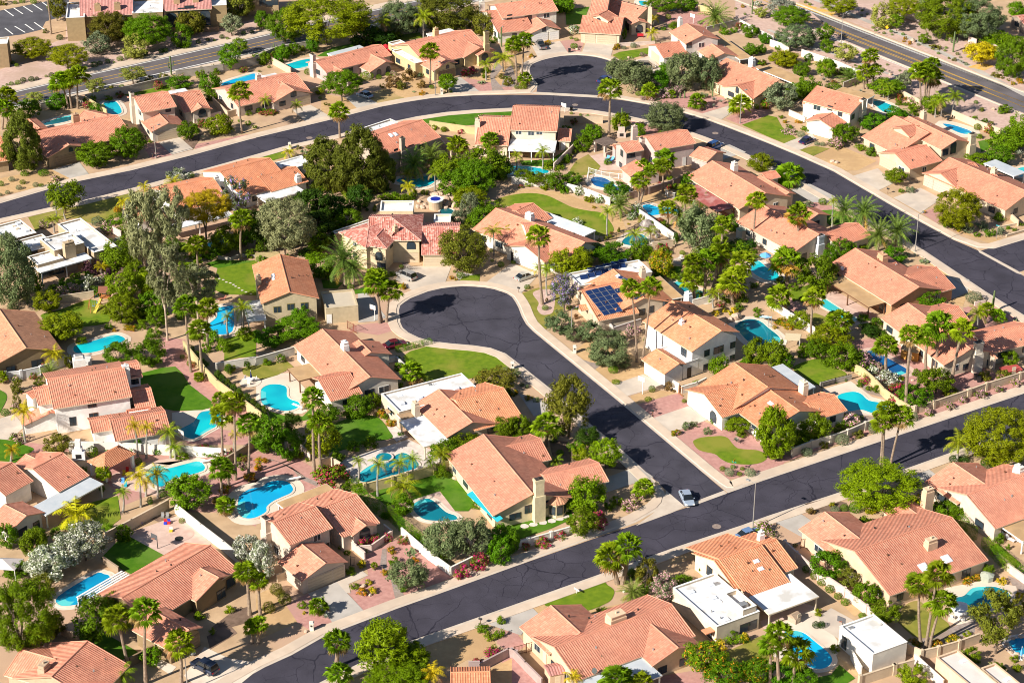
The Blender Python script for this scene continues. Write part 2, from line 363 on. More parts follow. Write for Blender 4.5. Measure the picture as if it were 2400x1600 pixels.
kerb = A_UP[::-1][:4] + W('1745,1137 1722,1146 1700,1145 1682,1134 1660,1117') + B_R[::-1][1:] + B_ARC[::-1] + B_L[:-2] + W('1545,1136 1556,1150 1560,1164 1557,1178 1545,1192 1525,1204 1490,1224') + A_UP[::-1][8:]
CX = [proj(p)[0] for p in C_UP]
pavement(kerb)
pavement(A_LO)
pavement(C_LO)
pavement(W('2560,516 2420,556 2330,583 2290,582') + [p for p, x in zip(C_UP, CX) if 1440 < x < 2240][::-1] + W('1425,228') + D_LOOP[::-1][1:-1] + W('1245,219') + [p for p, x in zip(C_UP, CX) if x < 1190][::-1])
pavement(W('2640,786 2500,704 2400,647'))
pavement(E_NEAR, 2.0); pavement(E_FAR[::-1], 3.2); pavement(F_NEAR[::-1], .9); pavement(F_FAR, 1.5) if False else pavement(F_FAR, -1.2)
sheet('gutter_apron', W('1561,1149 1606,1187 1575,1201 1490,1232 1530,1203 1556,1180'), .028, GUTTER)
sheet('gutter_apron', W('1660,1117 1697,1147 1706,1155 1800,1122 1745,1138 1700,1146'), .028, GUTTER)
sheet('gutter_apron', W('1604,1184 1611,1190 1704,1156 1697,1149'), .034, GUTTER)
sheet('gutter_apron', W('1240,219 1258,216 1404,224 1420,232 1404,230 1257,222'), .034, GUTTER)
sheet('gutter_apron', W('2290,583 2384,634 2400,645 2384,641 2295,592'), .034, GUTTER)
# far footpath of the right-hand arterial
stripe(W('1700,-80 1930,7 2040,53 2110,80 2200,120 2262,150 2300,170 2400,222 2600,315'), 1.8, .03, CONCG, 'path')
stripe(W('1800,70 1900,112 1960,128 2100,180'), 1.2, .03, CONCG, 'path')
LAY = {}
def patch(kind, T, s, sm=False):
    """one flat area of ground: the later of a kind lies on the earlier"""
    base, mat, nm = {'rose': (.010, ROSEG, 'gravel_bed'), 'pink': (.014, PINKG, 'gravel_bed'), 'tan': (.018, TANG, 'gravel_bed'), 'grey': (.022, GREYG, 'gravel_bed'), 'soil': (.026, SOIL, 'planting_bed'),
        'gold': (.030, GOLD, 'fallen_petals'), 'dead': (.033, LAWND, 'lawn'), 'paver': (.036, PAVER, 'patio'), 'deck': (.040, DECK, 'patio'), 'flag': (.049, FLAG, 'patio'), 'drive': (.053, CONC, 'driveway'), 'driveg': (.053, CONCG, 'driveway'),
        'lawn': (.058, LAWN, 'lawn'), 'yel': (.062, LAWNY, 'lawn'), 'lush': (.066, LAWNB, 'lawn'), 'isle': (.071, ROSEG, 'gravel_bed'), 'stone': (.075, FLAG, 'stepping_stone')}[kind]
    k = LAY.get(kind, 0); LAY[kind] = k+1
    L = G(T, s)
    if sm: L = smooth(L)
    return sheet(nm, L, base+(k % 8)*.0004, mat)
# broad gravel areas
patch('rose', '00', '-400,640 0,640 230,560 400,430 600,350 620,150 800,380 1500,330 2352,180 2352,330 2352,335 780,690 130,835 -400,960')
patch('rose', '30', '-300,-60 330,-60 280,20 700,370 1550,720 2400,1060 2700,1180 2700,1260 2150,1230 1300,900 850,720 300,500 -300,300')
patch('rose', '30', '330,-60 1200,-60 1150,140 1400,220 1850,400 2150,530 2700,760 2700,900 2352,840 400,60')
for T, s in (('13', '1000,400 1280,250 1420,260 1620,430 1800,600 990,905 850,745 1030,570'), ('13', '270,850 480,745 700,1000 640,1060 520,1100 380,1010'),
             ('22', '1110,590 1540,470 1640,600 1290,715'), ('22', '1440,850 1560,740 1700,700 1900,800 2180,850 2500,980 2500,1130 2352,1200 2000,1265 1850,1215'),
             ('32', '-60,1190 0,1030 230,1050 400,990 570,935 730,880 1000,770 1300,650 1520,600 1850,500 2500,290 2500,380 1450,690 900,860 420,1010'),
             ('20', '1320,930 1640,850 1950,900 2010,960 1750,1045'), ('20', '1960,1090 2120,1010 2400,960 2352,1060 2100,1150'), ('20', '440,380 600,360 660,400 630,480 520,490'),
             ('31', '1400,380 1580,330 1680,500 1560,490'), ('31', '1790,1260 2010,1215 2400,1410 2400,1500 1900,1500'), ('31', '250,330 600,240 640,330 560,370 420,370'),
             ('11', '860,1470 900,1420 1230,1385 1290,1460 1120,1510'), ('02', '1450,-40 1700,-20 1720,200 1960,390 2352,690 2352,850 2000,620 1680,330 1500,210'),
             ('02', '850,1120 1000,1060 1500,1030 2100,1060 2352,960 2352,1700 1600,1400 1400,1400 1150,1500'), ('02', '1700,900 1990,800 2352,860 2300,950 2080,950 1720,940'),
             ('12', '-100,1000 330,1040 560,1180 640,1300 500,1400 -100,1568 -700,1568 -300,1100'), ('32', '780,0 1300,-100 2100,300 2300,330 1800,480 1330,610 1200,500 980,330 800,200'),
             ('20', '960,30 1700,60 1840,160 1780,300 1600,280 1300,170'), ('10', '1900,740 2060,660 2352,560 2352,850 2010,850'), ('02', '0,930 300,930 640,990 640,1010 300,1020 80,1200 0,1200'),
             ('23', '-120,1060 -10,1040 130,1220 0,1310 -140,1200'), ('20', '1050,1080 1240,1100 1500,1180 1330,1250 1150,1180'), ('23', '-120,1310 0,1330 260,1600 0,1600'), ('00', '1310,1340 1450,1310 1590,1430 1390,1460'), ('00', '1780,1330 2300,1230 2352,1270 1800,1385'),
             ('03', '1880,200 2350,420 2352,560 2150,330 1950,230'), ('23', '1380,1500 1800,1430 1800,1600 1300,1600'), ('31', '0,1230 200,1170 340,1250 150,1330')):
    patch('pink', T, s)
for T, s in (('13', '1440,1230 2060,1050 2180,1150 2210,1230 2050,1350 1950,1350 1700,1480 1450,1540'), ('13', '2000,1500 2352,1340 2352,1568 2100,1568'), ('22', '700,-20 1080,100 1240,230 1200,310 910,400 560,110'),
             ('22', '1110,590 1090,500 1300,440 1500,470'), ('21', '-100,260 0,180 200,170 470,200 700,290 900,360 1000,420 1060,560 900,640 880,600 930,540'), ('21', '60,1140 120,1080 420,980 430,1030 180,1090'),
             ('10', '1120,830 1380,690 1700,800 1680,880 1350,910'), ('10', '600,860 820,900 950,1000 620,1090 600,1000'), ('11', '800,970 1040,970 1040,1060 830,1050'), ('30', '420,1440 640,1330 1000,1480 820,1568 700,1568'), ('20', '-400,720 0,800 200,560 100,480 -100,480'),
             ('33', '560,700 740,800 860,900 800,960 430,620'), ('33', '640,1320 780,1420 830,1500 790,1510 650,1400'), ('01', '-40,80 560,-40 700,70 300,170 -40,240'), ('31', '2150,620 1890,590 1640,480 1730,560 2100,690'),
             ('13', '0,760 130,700 280,860 380,1010 0,1180'), ('21', '1200,200 1500,140 1500,280 1400,310 1180,290'), ('23', '150,890 300,840 330,880 690,910 800,880 1000,840 760,960 400,1000 240,960'),
             ('23', '1450,420 1700,340 2100,260 2000,300 1700,420 1450,480'), ('31', '1420,830 1660,890 1850,1010 1840,1110 1790,1250 1640,1200 1560,900'), ('00', '380,1130 700,1010 790,1010 960,1150 640,1050')):
    patch('tan', T, s)
for T, s in (('12', '80,1090 140,1080 330,1160 450,1240 580,1300 560,1330 400,1260 320,1150 200,1100'), ('32', '790,340 840,370 1090,490 1100,530 900,470'), ('32', '730,700 870,660 1010,720 840,770'), ('13', '1160,340 1200,330 1200,540 1370,770 1280,800 1240,620 1140,480'),
             ('20', '-60,640 0,600 60,800 -100,800'), ('10', '2200,560 2270,620 2190,720 2280,830 2170,840 2150,690'), ('22', '600,150 720,190 830,210 760,260 640,190'), ('33', '1410,1160 1680,1060 1900,960 1900,1100 1540,1230 1440,1230'), ('33', '2200,580 2352,640 2352,740 2250,680'), ('11', '1350,830 1470,900 1440,910 1340,880')):
    patch('grey', T, s)
for T, s in (('03', '1900,1140 2100,1020 2180,1110 1930,1260'), ('03', '1940,1060 2150,900 2300,860 2330,1000 2100,1060 2090,1130'), ('00', '1670,1290 1780,1240 1870,1230 1770,1380'), ('02', '1700,980 1900,930 1980,1010 1730,1050'), ('22', '830,1160 1000,1090 1180,1170 1050,1180'),
             ('32', '340,1490 540,1440 720,1480 760,1568 400,1568'), ('11', '840,990 1030,1000 1060,930 900,960'), ('22', '340,900 560,930 570,1100 400,1110 370,1050')):
    patch('soil', T, s)
patch('gold', '30', '230,15 640,120 560,160 420,110 200,30'); patch('gold', '30', '1830,620 1960,580 2080,610 1990,650')
patch('dead', '10', '1040,880 1140,830 1220,830 1300,880 1360,905 1250,935 1130,960', True)
# driveways, walks, patios
for T, s in (('10', '330,1010 500,965 670,1065 460,1125'), ('20', '180,420 440,380 520,495 240,535'), ('20', '680,385 950,385 905,525 640,495'), ('20', '1080,570 1270,515 1410,680 1340,690 1120,615'),
             ('30', '140,1320 400,1225 450,1290 290,1390'), ('31', '780,50 1010,-20 1150,120 1000,190'), ('31', '1150,250 1400,160 1595,260 1400,390'), ('21', '-270,1050 0,850 240,960 70,1145 -110,1110'),
             ('11', '1280,1000 1370,878 1795,878 1740,1025 1430,1100'), ('22', '900,405 1200,305 1400,390 1330,420 970,530'), ('22', '1280,710 1620,595 1800,720 1440,850'),
             ('00', '1455,1310 1650,1262 1775,1372 1580,1425'), ('20', '1735,1050 2005,970 2060,1012 1925,1100'), ('02', '-40,720 130,670 230,780 110,890 -40,930'), ('13', '740,640 980,540 1030,580 850,660 870,745 830,740'),
             ('33', '460,960 580,880 800,1000 660,1170 500,1070')):
    patch('drive', T, s)
for T, s in (('10', '820,895 950,860 1145,965 945,1015'), ('10', '1700,765 1870,705 2050,840 1830,870'), ('11', '935,1125 1010,1110 1200,1350 1080,1385 940,1395'), ('22', '810,1270 1060,1180 1180,1165 1300,1245 830,1400'),
             ('13', '478,747 740,640 990,905 700,1010'), ('23', '-110,900 180,870 255,945 80,1130 -220,1030'), ('33', '-20,55 250,-20 400,80 310,230 130,130'), ('32', '1280,1180 1440,1145 1545,1225 1450,1310 1320,1260'),
             ('31', '1640,965 1850,1000 1835,1120 1670,1190'), ('31', '210,180 380,120 620,240 560,300 400,290'), ('00', '480,1560 730,1490 830,1620 680,1660'), ('22', '60,480 330,560 330,650 200,690'), ('23', '1950,235 2240,170 2300,120 2360,180 2290,250'),
             ('20', '1760,1380 2000,1330 2150,1400 1900,1480'), ('11', '1840,930 2060,960 2040,1010 1850,1015')):
    patch('driveg', T, s)
for T, s in (('03', '1690,1500 1880,1235 2100,1340 2352,1380 2352,1460 2180,1600 1800,1600'), ('03', '1390,1380 1460,1340 1620,1420 1560,1490'), ('12', '0,300 320,290 480,460 440,560 470,640 420,665 260,665 0,600'), ('33', '0,1060 240,960 420,880 640,1180 640,1300 500,1440 380,1470 280,1420 0,1300'),
             ('33', '1610,700 1990,625 2280,680 2290,730 2200,830 1890,930 1880,1000 1740,1035 1650,1000 1680,780'), ('32', '500,440 760,365 960,510 1100,550 1110,620 1040,680 900,680 700,650 560,540'), ('02', '1580,655 1990,610 2020,700 1990,790 1780,910 1680,900 1640,800 1580,720')):
    patch('deck', T, s)
for T, s in (('03', '1150,200 1640,30 1950,290 1500,395'), ('31', '480,1160 620,1100 1000,1330 960,1400 800,1420 480,1260'), ('12', '1430,1450 1680,1375 1860,1560 1800,1640 1500,1640'), ('20', '700,1440 900,1390 1250,1480 1200,1568 820,1568'), ('23', '2280,1000 2480,930 2480,1060 2352,1150'),
             ('02', '1000,1230 1400,1100 1760,1040 1920,1100 1880,1200 1560,1330 1440,1420 1040,1330'), ('33', '0,950 240,800 440,870 440,970 0,1060')):
    patch('paver', T, s)
patch('flag', '12', '770,1100 1400,900 1640,1010 1730,1080 1470,1230 1080,1330 880,1300'); patch('flag', '12', '1180,800 1270,760 1400,880 1290,920')
patch('soil', '03', '1390,60 1540,0 1620,40 1480,100')
patch('isle', '03', '1560,200 1640,145 1740,145 1785,190 1740,245 1640,260', True)
# lawns
for k, T, s, sm in (('lawn', '00', '1130,875 1250,850 1530,785 1575,820 1540,840 1230,890', 0), ('lush', '10', '1440,1112 1700,1068 2000,1038 2352,1020 2640,1022 2640,1080 2000,1150 1880,1160 1600,1138', 0), ('lawn', '10', '-20,1455 260,1392 280,1440 100,1492 -20,1480', 0),
    ('lawn', '20', '920,510 990,480 1262,440 1262,495 1100,540 1010,562', 0), ('lawn', '30', '-240,1150 0,1062 80,1080 130,1170 262,1272 150,1320 -20,1250', 0), ('yel', '30', '285,1382 420,1342 565,1368 400,1442', 0),
    ('lawn', '21', '-150,270 0,225 170,208 320,230 450,290 560,340 700,370 820,390 900,470 935,545 890,600 800,598 640,550 480,450 330,380 150,340 -90,320', 1), ('yel', '21', '65,1140 200,1088 440,1032 475,1060 485,1300 400,1340 330,1430 305,1475 220,1400 165,1290', 0),
    ('lawn', '12', '1360,130 1420,90 1620,32 1760,40 1900,58 2120,92 2250,148 2352,230 2310,280 2100,312 1950,345 1700,375 1500,372 1420,250', 0), ('lush', '12', '690,790 860,705 1010,678 1130,705 1230,830 1245,890 1050,925 900,965 680,1010', 1), ('lush', '12', '1040,1395 1430,1270 1720,1165 1850,1240 2020,1480 1950,1560 1830,1560 1690,1375 1430,1460 1200,1510', 0),
    ('lawn', '22', '1663,925 1700,895 1760,880 1850,872 1930,870 1985,890 2020,935 2070,980 2150,992 2250,1000 2320,1030 2342,1070 2300,1108 2220,1128 2130,1130 2000,1118 1920,1080 1860,1035 1720,1000', 1), ('lawn', '32', '230,240 400,168 520,170 620,240 715,290 690,335 470,405 320,320', 1),
    ('lush', '02', '1290,295 1500,240 1610,232 1680,300 1740,400 1990,590 1860,632 1600,638 1400,595 1280,450', 0), ('yel', '01', '258,432 440,385 900,270 1270,172 1250,270 1080,430 850,490 700,440 500,450 330,560', 0), ('lawn', '01', '1950,1085 2000,890 2352,820 2400,900 2400,1150 2050,1135', 0),
    ('lawn', '01', '370,1335 560,1275 830,1185 980,1270 1000,1390 750,1435 560,1425', 1), ('lush', '03', '925,425 1145,200 1505,395 1200,570 1050,485', 0), ('lush', '03', '690,1150 960,1110 1280,1290 1100,1365', 0), ('lawn', '03', '470,165 700,10 840,-90 1080,-150 1110,60 970,165', 0),
    ('lawn', '23', '310,832 420,790 800,645 880,672 935,715 930,770 880,830 690,905 620,870 340,868', 1), ('yel', '33', '1220,910 1290,835 1390,818 1480,900 1672,1055 1400,1158 1200,1010', 1), ('lush', '33', '400,1530 580,1490 655,1400 800,1525 650,1620 400,1600', 0),
    ('yel', '23', '1950,1290 2300,1130 2400,1170 2400,1350 2150,1490 2000,1410', 0), ('lawn', '33', '2040,310 2110,285 2325,470 2290,510', 0), ('lush', '23', '-100,130 0,100 200,28 540,-20 560,60 360,150 100,240 -100,290', 0), ('lawn', '31', '190,1110 400,1040 560,1080 230,1205', 0), ('yel', '31', '390,1320 430,1308 600,1370 560,1480 420,1440', 0),
    ('lawn', '21', '2050,640 2180,690 2070,740', 0), ('lawn', '11', '1925,970 2060,950 2050,1020 1850,1020', 0), ('lush', '11', '600,1000 800,1030 750,1085 620,1080', 0), ('lush', '11', '900,1095 1020,1070 1045,1120 910,1135', 0), ('lush', '02', '-60,450 20,458 62,500 40,580 -60,720', 1),
    ('lush', '02', '-60,920 80,908 220,950 308,985 280,1020 150,1110 -60,1130', 1), ('yel', '12', '-130,250 0,215 280,178 345,235 200,310 60,352 0,350 -120,300', 0), ('lush', '12', '110,640 250,680 430,690 520,600 560,700 430,730 150,760', 0), ('yel', '20', '530,1568 590,1480 700,1420 815,1530 760,1600 560,1620', 0), ('lush', '20', '490,95 710,65 650,225 500,232', 0), ('lush', '10', '560,520 700,440 1000,380 1010,440 650,520', 0),
    ('lush', '31', '450,370 600,360 800,450 760,500 560,500', 0), ('lush', '20', '70,1480 350,1470 480,1390 520,1420 380,1530 100,1530', 0), ('lawn', '10', '1200,340 1500,300 1540,350 1250,390', 0), ('lush', '21', '1390,930 1480,880 1560,890 1540,940 1440,970', 1), ('lush', '30', '1930,1300 2050,1280 2060,1350 1960,1400', 0), ('lush', '01', '1880,860 2000,820 2352,830 2000,900', 0), ('lawn', '01', '1600,680 1700,660 1720,740 1620,750', 1), ('lawn', '12', '40,720 0,760 -60,700 0,660', 0), ('lawn', '02', '2060,-20 2352,-100 2352,140 2200,150 2060,180', 0)):
    patch(k, T, s, sm)
patch('isle', '21', '190,1130 260,1095 380,1100 395,1180 385,1270 360,1315 275,1325 230,1270 245,1215', True)
for T, L in (('01', '2015,995 2050,1005 2080,1027 2115,1035 2145,1050 2165,1065 2195,1080 2225,1103 2260,1118 2305,1135'), ('23', '115,130 200,115 285,98 365,82 437,64 490,42')):
    for q in L.split():
        p = G(T, q)[0]; r = .3 if T == '01' else .75
        sheet('stepping_stone', [p+Vector((math.cos(a)*r*R.uniform(.85, 1.1), math.sin(a)*r*R.uniform(.7, 1), 0)) for a in [i*math.pi/4 for i in range(8)]], .1, FLAG)
# ------------------------------------------------------------------ houses
ANCHORS = []      # (phrase, point, radius)
CAM = Vector((0, 0, HC))
class House:
    def __init__(s, T, at, ref, label, wall, tile='clay', name='house', cat='house', axis=None):
        s.loc = G(T, at)[0]; s.o = thing(name, s.loc, None, cat, 'houses of the neighbourhood' if cat == 'house' else None, label)
        s.ref = ref; s.wm = stucco(wall); s.wc = wall; s.tm = TILES[tile]; s.axis = axis
        s.w = MB(); s.planes = []; s.roofs = []; s.zmax = 3; s.doors = []; s.nroof = 0; s.cover_n = 0
        ANCHORS.append((ref, Vector(s.loc), 9.0))
    def snap(s, d):
        a = math.atan2(d.y, d.x)
        if s.axis is None: s.axis = a; return d
        k = round((a-s.axis)/(math.pi/2)); t = s.axis+k*math.pi/2
        if abs(a-t) < math.radians(24): return Vector((math.cos(t), math.sin(t), 0))
        return d
    def wallq(s, a, b, z0, z1):
        """a vertical wall from a to b, its outside on the right hand"""
        d = flat2(b-a); s.planes.append((Vector((a.x, a.y, z0)), d, (b-a).to_2d().length, z1-z0, Vector((d.y, -d.x, 0))))
    def block(s, A, B, l, r, z, gz=None, ga=True, gb=True):
        """walls below a roof: centre line A-B, half depths l and r, wall height z; gz = gable height at the centre line"""
        d = flat2(B-A); n = perp(d); c = [A+n*l, A-n*r, B-n*r, B+n*l]                         # counter-clockwise A-left, A-right, B-right, B-left
        c = [Vector((p.x, p.y, 0)) for p in c]
        if gz is None: gz = z
        V = [Vector((p.x, p.y, -.1)) for p in c]+[Vector((p.x, p.y, z)) for p in c]+[Vector((A.x, A.y, gz if ga else z)), Vector((B.x, B.y, gz if gb else z))]
        s.w.add(V, [[0, 1, 5, 8, 4], [2, 3, 7, 9, 6], [1, 2, 6, 5], [3, 0, 4, 7], [4, 8, 9, 7], [5, 6, 9, 8]])
        for i in range(4):
            a, b = c[i], c[(i+1) % 4]; s.wallq(a, b, 0, z+((gz-z)*.5 if (i == 0 and ga) or (i == 2 and gb) else 0))
    def gable(s, T, A, B, E, ze=2.8, E2=None, pitch=.34, hip=(0, 0), oh=.5, tile=None, dz=0, walls=True, w=None, w2=None):
        a_, b_, e_ = P(T, A)[0], P(T, B)[0], P(T, E)[0] if E else None
        def solve(zr):
            a, b = gp(a_, zr), gp(b_, zr); d = b-a; d.z = 0; L = d.length; d.normalize()
            if s.axis is not None:
                d2 = s.snap(d); m = (a+b)/2; L = abs((b-a).dot(d2)); d = d2; a, b = m-d*L/2, m+d*L/2
            n = perp(d); ww = w if w else (gp(e_, ze)-a).dot(n); return a, b, d, n, ww
        best = None
        for i in range(120):                                          # the ridge height that gives the roof its pitch
            zr = ze+.5+i*.035; a, b, d, n, ww = solve(zr); e = abs(ze+pitch*abs(ww)-zr)+(.15 if abs(ww) < 1.2 else 0)
            if best is None or e < best[0]: best = (e, zr)
        zr = best[1]; a, b, d, n, ww = solve(zr); s.snap(d)
        if ww < 0: a, b, d, n = b, a, -d, -n; ww = -ww; hip = (hip[1], hip[0])
        pt = (zr-ze)/max(ww, .5); wr = w2 if w2 else ww
        if E2:
            f = P(T, E2)[0]; q = min((abs(((gp(f, zr-pt*k*.1))-a).dot(-n)-k*.1), k*.1) for k in range(8, 140)); wr = q[1]
        zl, z2 = ze, zr-pt*wr
        if z2 < 1.9: wr = (zr-1.9)/pt; z2 = 1.9
        a.z = b.z = 0; th = .16
        ra, rb = a+d*ww*hip[0], b-d*ww*hip[1]
        c = [a+n*ww, b+n*ww, b-n*wr, a-n*wr]
        V = []
        for k in (0, -th):
            V += [ra+Z0*(zr+k+dz), rb+Z0*(zr+k+dz), c[0]+Z0*(zl+k+dz), c[1]+Z0*(zl+k+dz), c[2]+Z0*(z2+k+dz), c[3]+Z0*(z2+k+dz)]
        F = [[0, 2, 3, 1], [0, 1, 4, 5]]; ends = []
        F.append([0, 5, 2]) if hip[0] else None
        F.append([1, 3, 4]) if hip[1] else None
        nt_ = len(F); U = []
        for f in F:
            if len(f) == 4 and f == [0, 2, 3, 1] or f == [0, 1, 4, 5]: uu, o0 = d, V[0]
            else: uu, o0 = n, V[f[0]]
            row = []
            for i in f:
                q = V[i]-o0; u = q.dot(uu); v = math.hypot(q.z, (q-uu*u).to_2d().length); row.append((u+50, v))
            U.append(row)
        und = [[i+6 for i in f[::-1]] for f in F]
        side = [[2, 8, 9, 3], [4, 10, 11, 5]]
        side += [[5, 11, 8, 2]] if hip[0] else [[0, 6, 8, 2], [5, 11, 6, 0]]
        side += [[3, 9, 10, 4]] if hip[1] else [[3, 9, 7, 1], [1, 7, 10, 4]]
        # ridge caps as low half-round tiles
        mb = MB(); mb.tube(ra+Z0*(zr+dz), rb+Z0*(zr+dz), .13, n=6)
        if hip[0]: mb.tube(ra+Z0*(zr+dz), c[0]+Z0*(zl+dz), .1, n=5); mb.tube(ra+Z0*(zr+dz), c[3]+Z0*(z2+dz), .1, n=5)
        else: mb.tube(a+Z0*(zr+dz), c[0]+Z0*(zl+dz), .09, n=5); mb.tube(a+Z0*(zr+dz), c[3]+Z0*(z2+dz), .09, n=5)
        if hip[1]: mb.tube(rb+Z0*(zr+dz), c[1]+Z0*(zl+dz), .1, n=5); mb.tube(rb+Z0*(zr+dz), c[2]+Z0*(z2+dz), .1, n=5)
        else: mb.tube(b+Z0*(zr+dz), c[1]+Z0*(zl+dz), .09, n=5); mb.tube(b+Z0*(zr+dz), c[2]+Z0*(z2+dz), .09, n=5)
        k = len(V); V2 = V+mb.v; F2 = F+und+side+[[i+k for i in f] for f in mb.f]
        U2 = U+[[(50.1, .2)]*len(f) for f in F2[nt_:]]
        MI = [0]*nt_+[1]*(len(und)+len(side))+[0]*len(mb.f)
        o = obj('roof', V2, F2, None, s.o, uv=U2, mats=[TILES[tile] if tile else s.tm, CREAM], midx=MI); s.nroof += 1
        s.roofs += [(V[0], V[2], V[3], V[1]), (V[0], V[1], V[4], V[5])]
        s.lastroof = o; s.zmax = max(s.zmax, zr)
        if walls:
            lw, rw = max(ww-oh, .4), max(wr-oh, .4); inset = .35; A_ = a+d*(oh if hip[0] else inset); B_ = b-d*(oh if hip[1] else inset)
            zwl, zwr = zr-pt*lw-th-.02, zr-pt*rw-th-.02; z = min(zwl, zwr)+dz
            s.block(A_, B_, lw, rw, z, zr-th-.03+dz if not (hip[0] and hip[1]) else z, not hip[0], not hip[1])
        s.g = (a, b, d, n, ww, wr, zr, zl, z2, pt)
        return s
    def flat(s, T, q, z=3.3, mat=None, par=.35, col=None, z0=0, snap=False):
        p1, p2, p3 = [gp(p, z) for p in P(T, q)]; d = flat2(p2-p1)
        d = s.snap(d) if s.axis is not None or snap else d
        if s.axis is None: s.axis = math.atan2(d.y, d.x)
        if (p2-p1).dot(d) < 0: d = -d
        n = perp(d); L = (p2-p1).dot(d); dep = (p3-p2).dot(n)
        c = [p1, p1+d*L, p1+d*L+n*dep, p1+n*dep]
        if dep < 0: c = [c[3], c[2], c[1], c[0]]
        m = (c[0]+c[2])/2; L, dep = abs(L), abs(dep)
        mb = s.w if col is None else MB()
        t = .22; mb.box(m, d, n, L, dep, z0-.1, z-par-.02)
        for sg in (-1, 1):
            mb.box(m+n*sg*(dep/2-t/2), d, n, L, t, z-par-.02, z); mb.box(m+d*sg*(L/2-t/2), d, n, t, dep-2*t, z-par-.02, z)
        if col is not None: mb.obj('wall', stucco(col), s.o)
        r = MB(); r.box(m, d, n, L-2*t-.02, dep-2*t-.02, z-par-.01, z-par+.02); r.obj('flat_roof', mat or WHITE_ROOF, s.o)
        cp = MB(); o_ = .05
        for sg in (-1, 1):
            cp.box(m+n*sg*(dep/2-t/2), d, n, L+2*o_, t+2*o_, z+.002, z+.05); cp.box(m+d*sg*(L/2-t/2), d, n, t+2*o_, dep-2*t-2*o_-.01, z+.002, z+.05)
        cp.obj('parapet_coping', WHITE if mat is None else s.wm, s.o)
        for i in range(4): s.wallq(c[i], c[(i+1) % 4], z0, z)
        if L*dep > 25 and mat is None:
            for i in range(int(L*dep/22)):
                p = m+d*L*R.uniform(-.42, .42)+n*dep*R.uniform(-.42, .42); k = MB()
                if R.random() < .55: k.tube(Vector((p.x, p.y, z-par)), Vector((p.x, p.y, z-par+R.uniform(.25, .5))), R.uniform(.07, .14), n=7); k.obj('roof_vent', STEEL, s.o)
                else: k.box(p, d, n, R.uniform(.4, .9), R.uniform(.4, .7), z-par, z-par+R.uniform(.1, .3)); k.obj('roof_hatch', R.choice((STEEL, SKYL, CREAM)), s.o)
        s.zmax = max(s.zmax, z); return s
    def cover(s, T, q, z=2.7, mat=None, posts=True, post_mat=None, slats=False, drop=0.0, snap=True):
        """patio cover: thin slab on posts"""
        p1, p2, p3 = [gp(p, z) for p in P(T, q)]; d = flat2(p2-p1)
        if snap and s.axis is not None: d = s.snap(d)
        n = perp(d); L = (p2-p1).dot(d); dep = (p3-p2).dot(n); m = p1+d*L/2+n*dep/2; L, dep = abs(L), abs(dep)
        mb = MB()
        if slats:
            k = max(4, int(dep/.55))
            for i in range(k): mb.box(m+n*(dep*((i+.5)/k-.5)), d, n, L, dep/k*.55, z-.06+.001*i, z+.05)
            for sg in (-.45, 0, .45): mb.box(m+d*L*sg, d, n, .14, dep, z-.3, z-.07)
        else: mb.box(m, d, n, L, dep, z-.14, z)
        c = mb.obj('patio_cover', mat or WHITE_ROOF, s.o)
        if not slats:
            fb = MB()
            for sg in (-1, 1): fb.box(m+n*sg*(dep/2+.03), d, n, L+.12, .06, z-.24, z-.02); fb.box(m+d*sg*(L/2+.03), d, n, .06, dep, z-.24, z-.02)
            fb.obj('fascia', post_mat or WHITE, c)
        if posts:
            pm = post_mat or WHITE
            for sx in (-1, 0, 1):
                for sy in (-1, 1):
                    if sx == 0 and L < 6: continue
                    q = MB(); q.box(m+d*sx*(L/2-.25)+n*sy*(dep/2-.25), d, n, .2, .2, 0, z-.14); q.obj('post', pm, c)
        s.cover_n += 1; return s
    def chim(s, T, q, top=None, w=1.3, dp=1.0, col=None, z0=None, h=.95, cap=None):
        zt = top or s.zmax+h; p = gp(P(T, q)[0], zt); d = Vector((math.cos(s.axis or 0), math.sin(s.axis or 0), 0)); n = perp(d)
        m = stucco(col) if col else s.wm; mb = MB(); mb.box(p, d, n, w, dp, 0 if z0 is None else z0, zt-.45); mb.box(p, d, n, w-.22, dp-.22, zt-.45, zt)
        o = mb.obj('chimney', m, s.o)
        c = MB(); c.box(p, d, n, w-.12, dp-.12, zt+.002, zt+.1); c.tube(p+Z0*.1, p+Z0*.45, .16, n=8); c.obj('chimney_cap', cap or DARK if cap is not None else m, o)
        return s
    def xchim(s, T, q, low, w=1.5, dp=1.0, col=None):
        r = s.hit(T, low); m = stucco(col) if col else s.wm
        if not r: return s.chim(T, q, 6.4, w, dp, col)
        a, d, L, hh, n, u, z = r; p = a+d*u+n*(dp/2-.1); p = Vector((p.x, p.y, 0)); zt = up_to(p, P(T, q)[0][1]); mb = MB(); mb.box(p, d, n, w, dp, 0, zt*.62); mb.box(p-n*.06, d, n, w*.8, dp*.88, zt*.62, zt-.5); mb.box(p-n*.06, d, n, w*.92, dp*.95, zt-.5, zt)
        o = mb.obj('chimney', m, s.o); c = MB(); c.box(p-n*.06, d, n, w*.7, dp*.7, zt+.002, zt+.1); c.tube(p+Z0*(zt+.1), p+Z0*(zt+.4), .16, n=8); c.obj('chimney_cap', DARK, o); return s
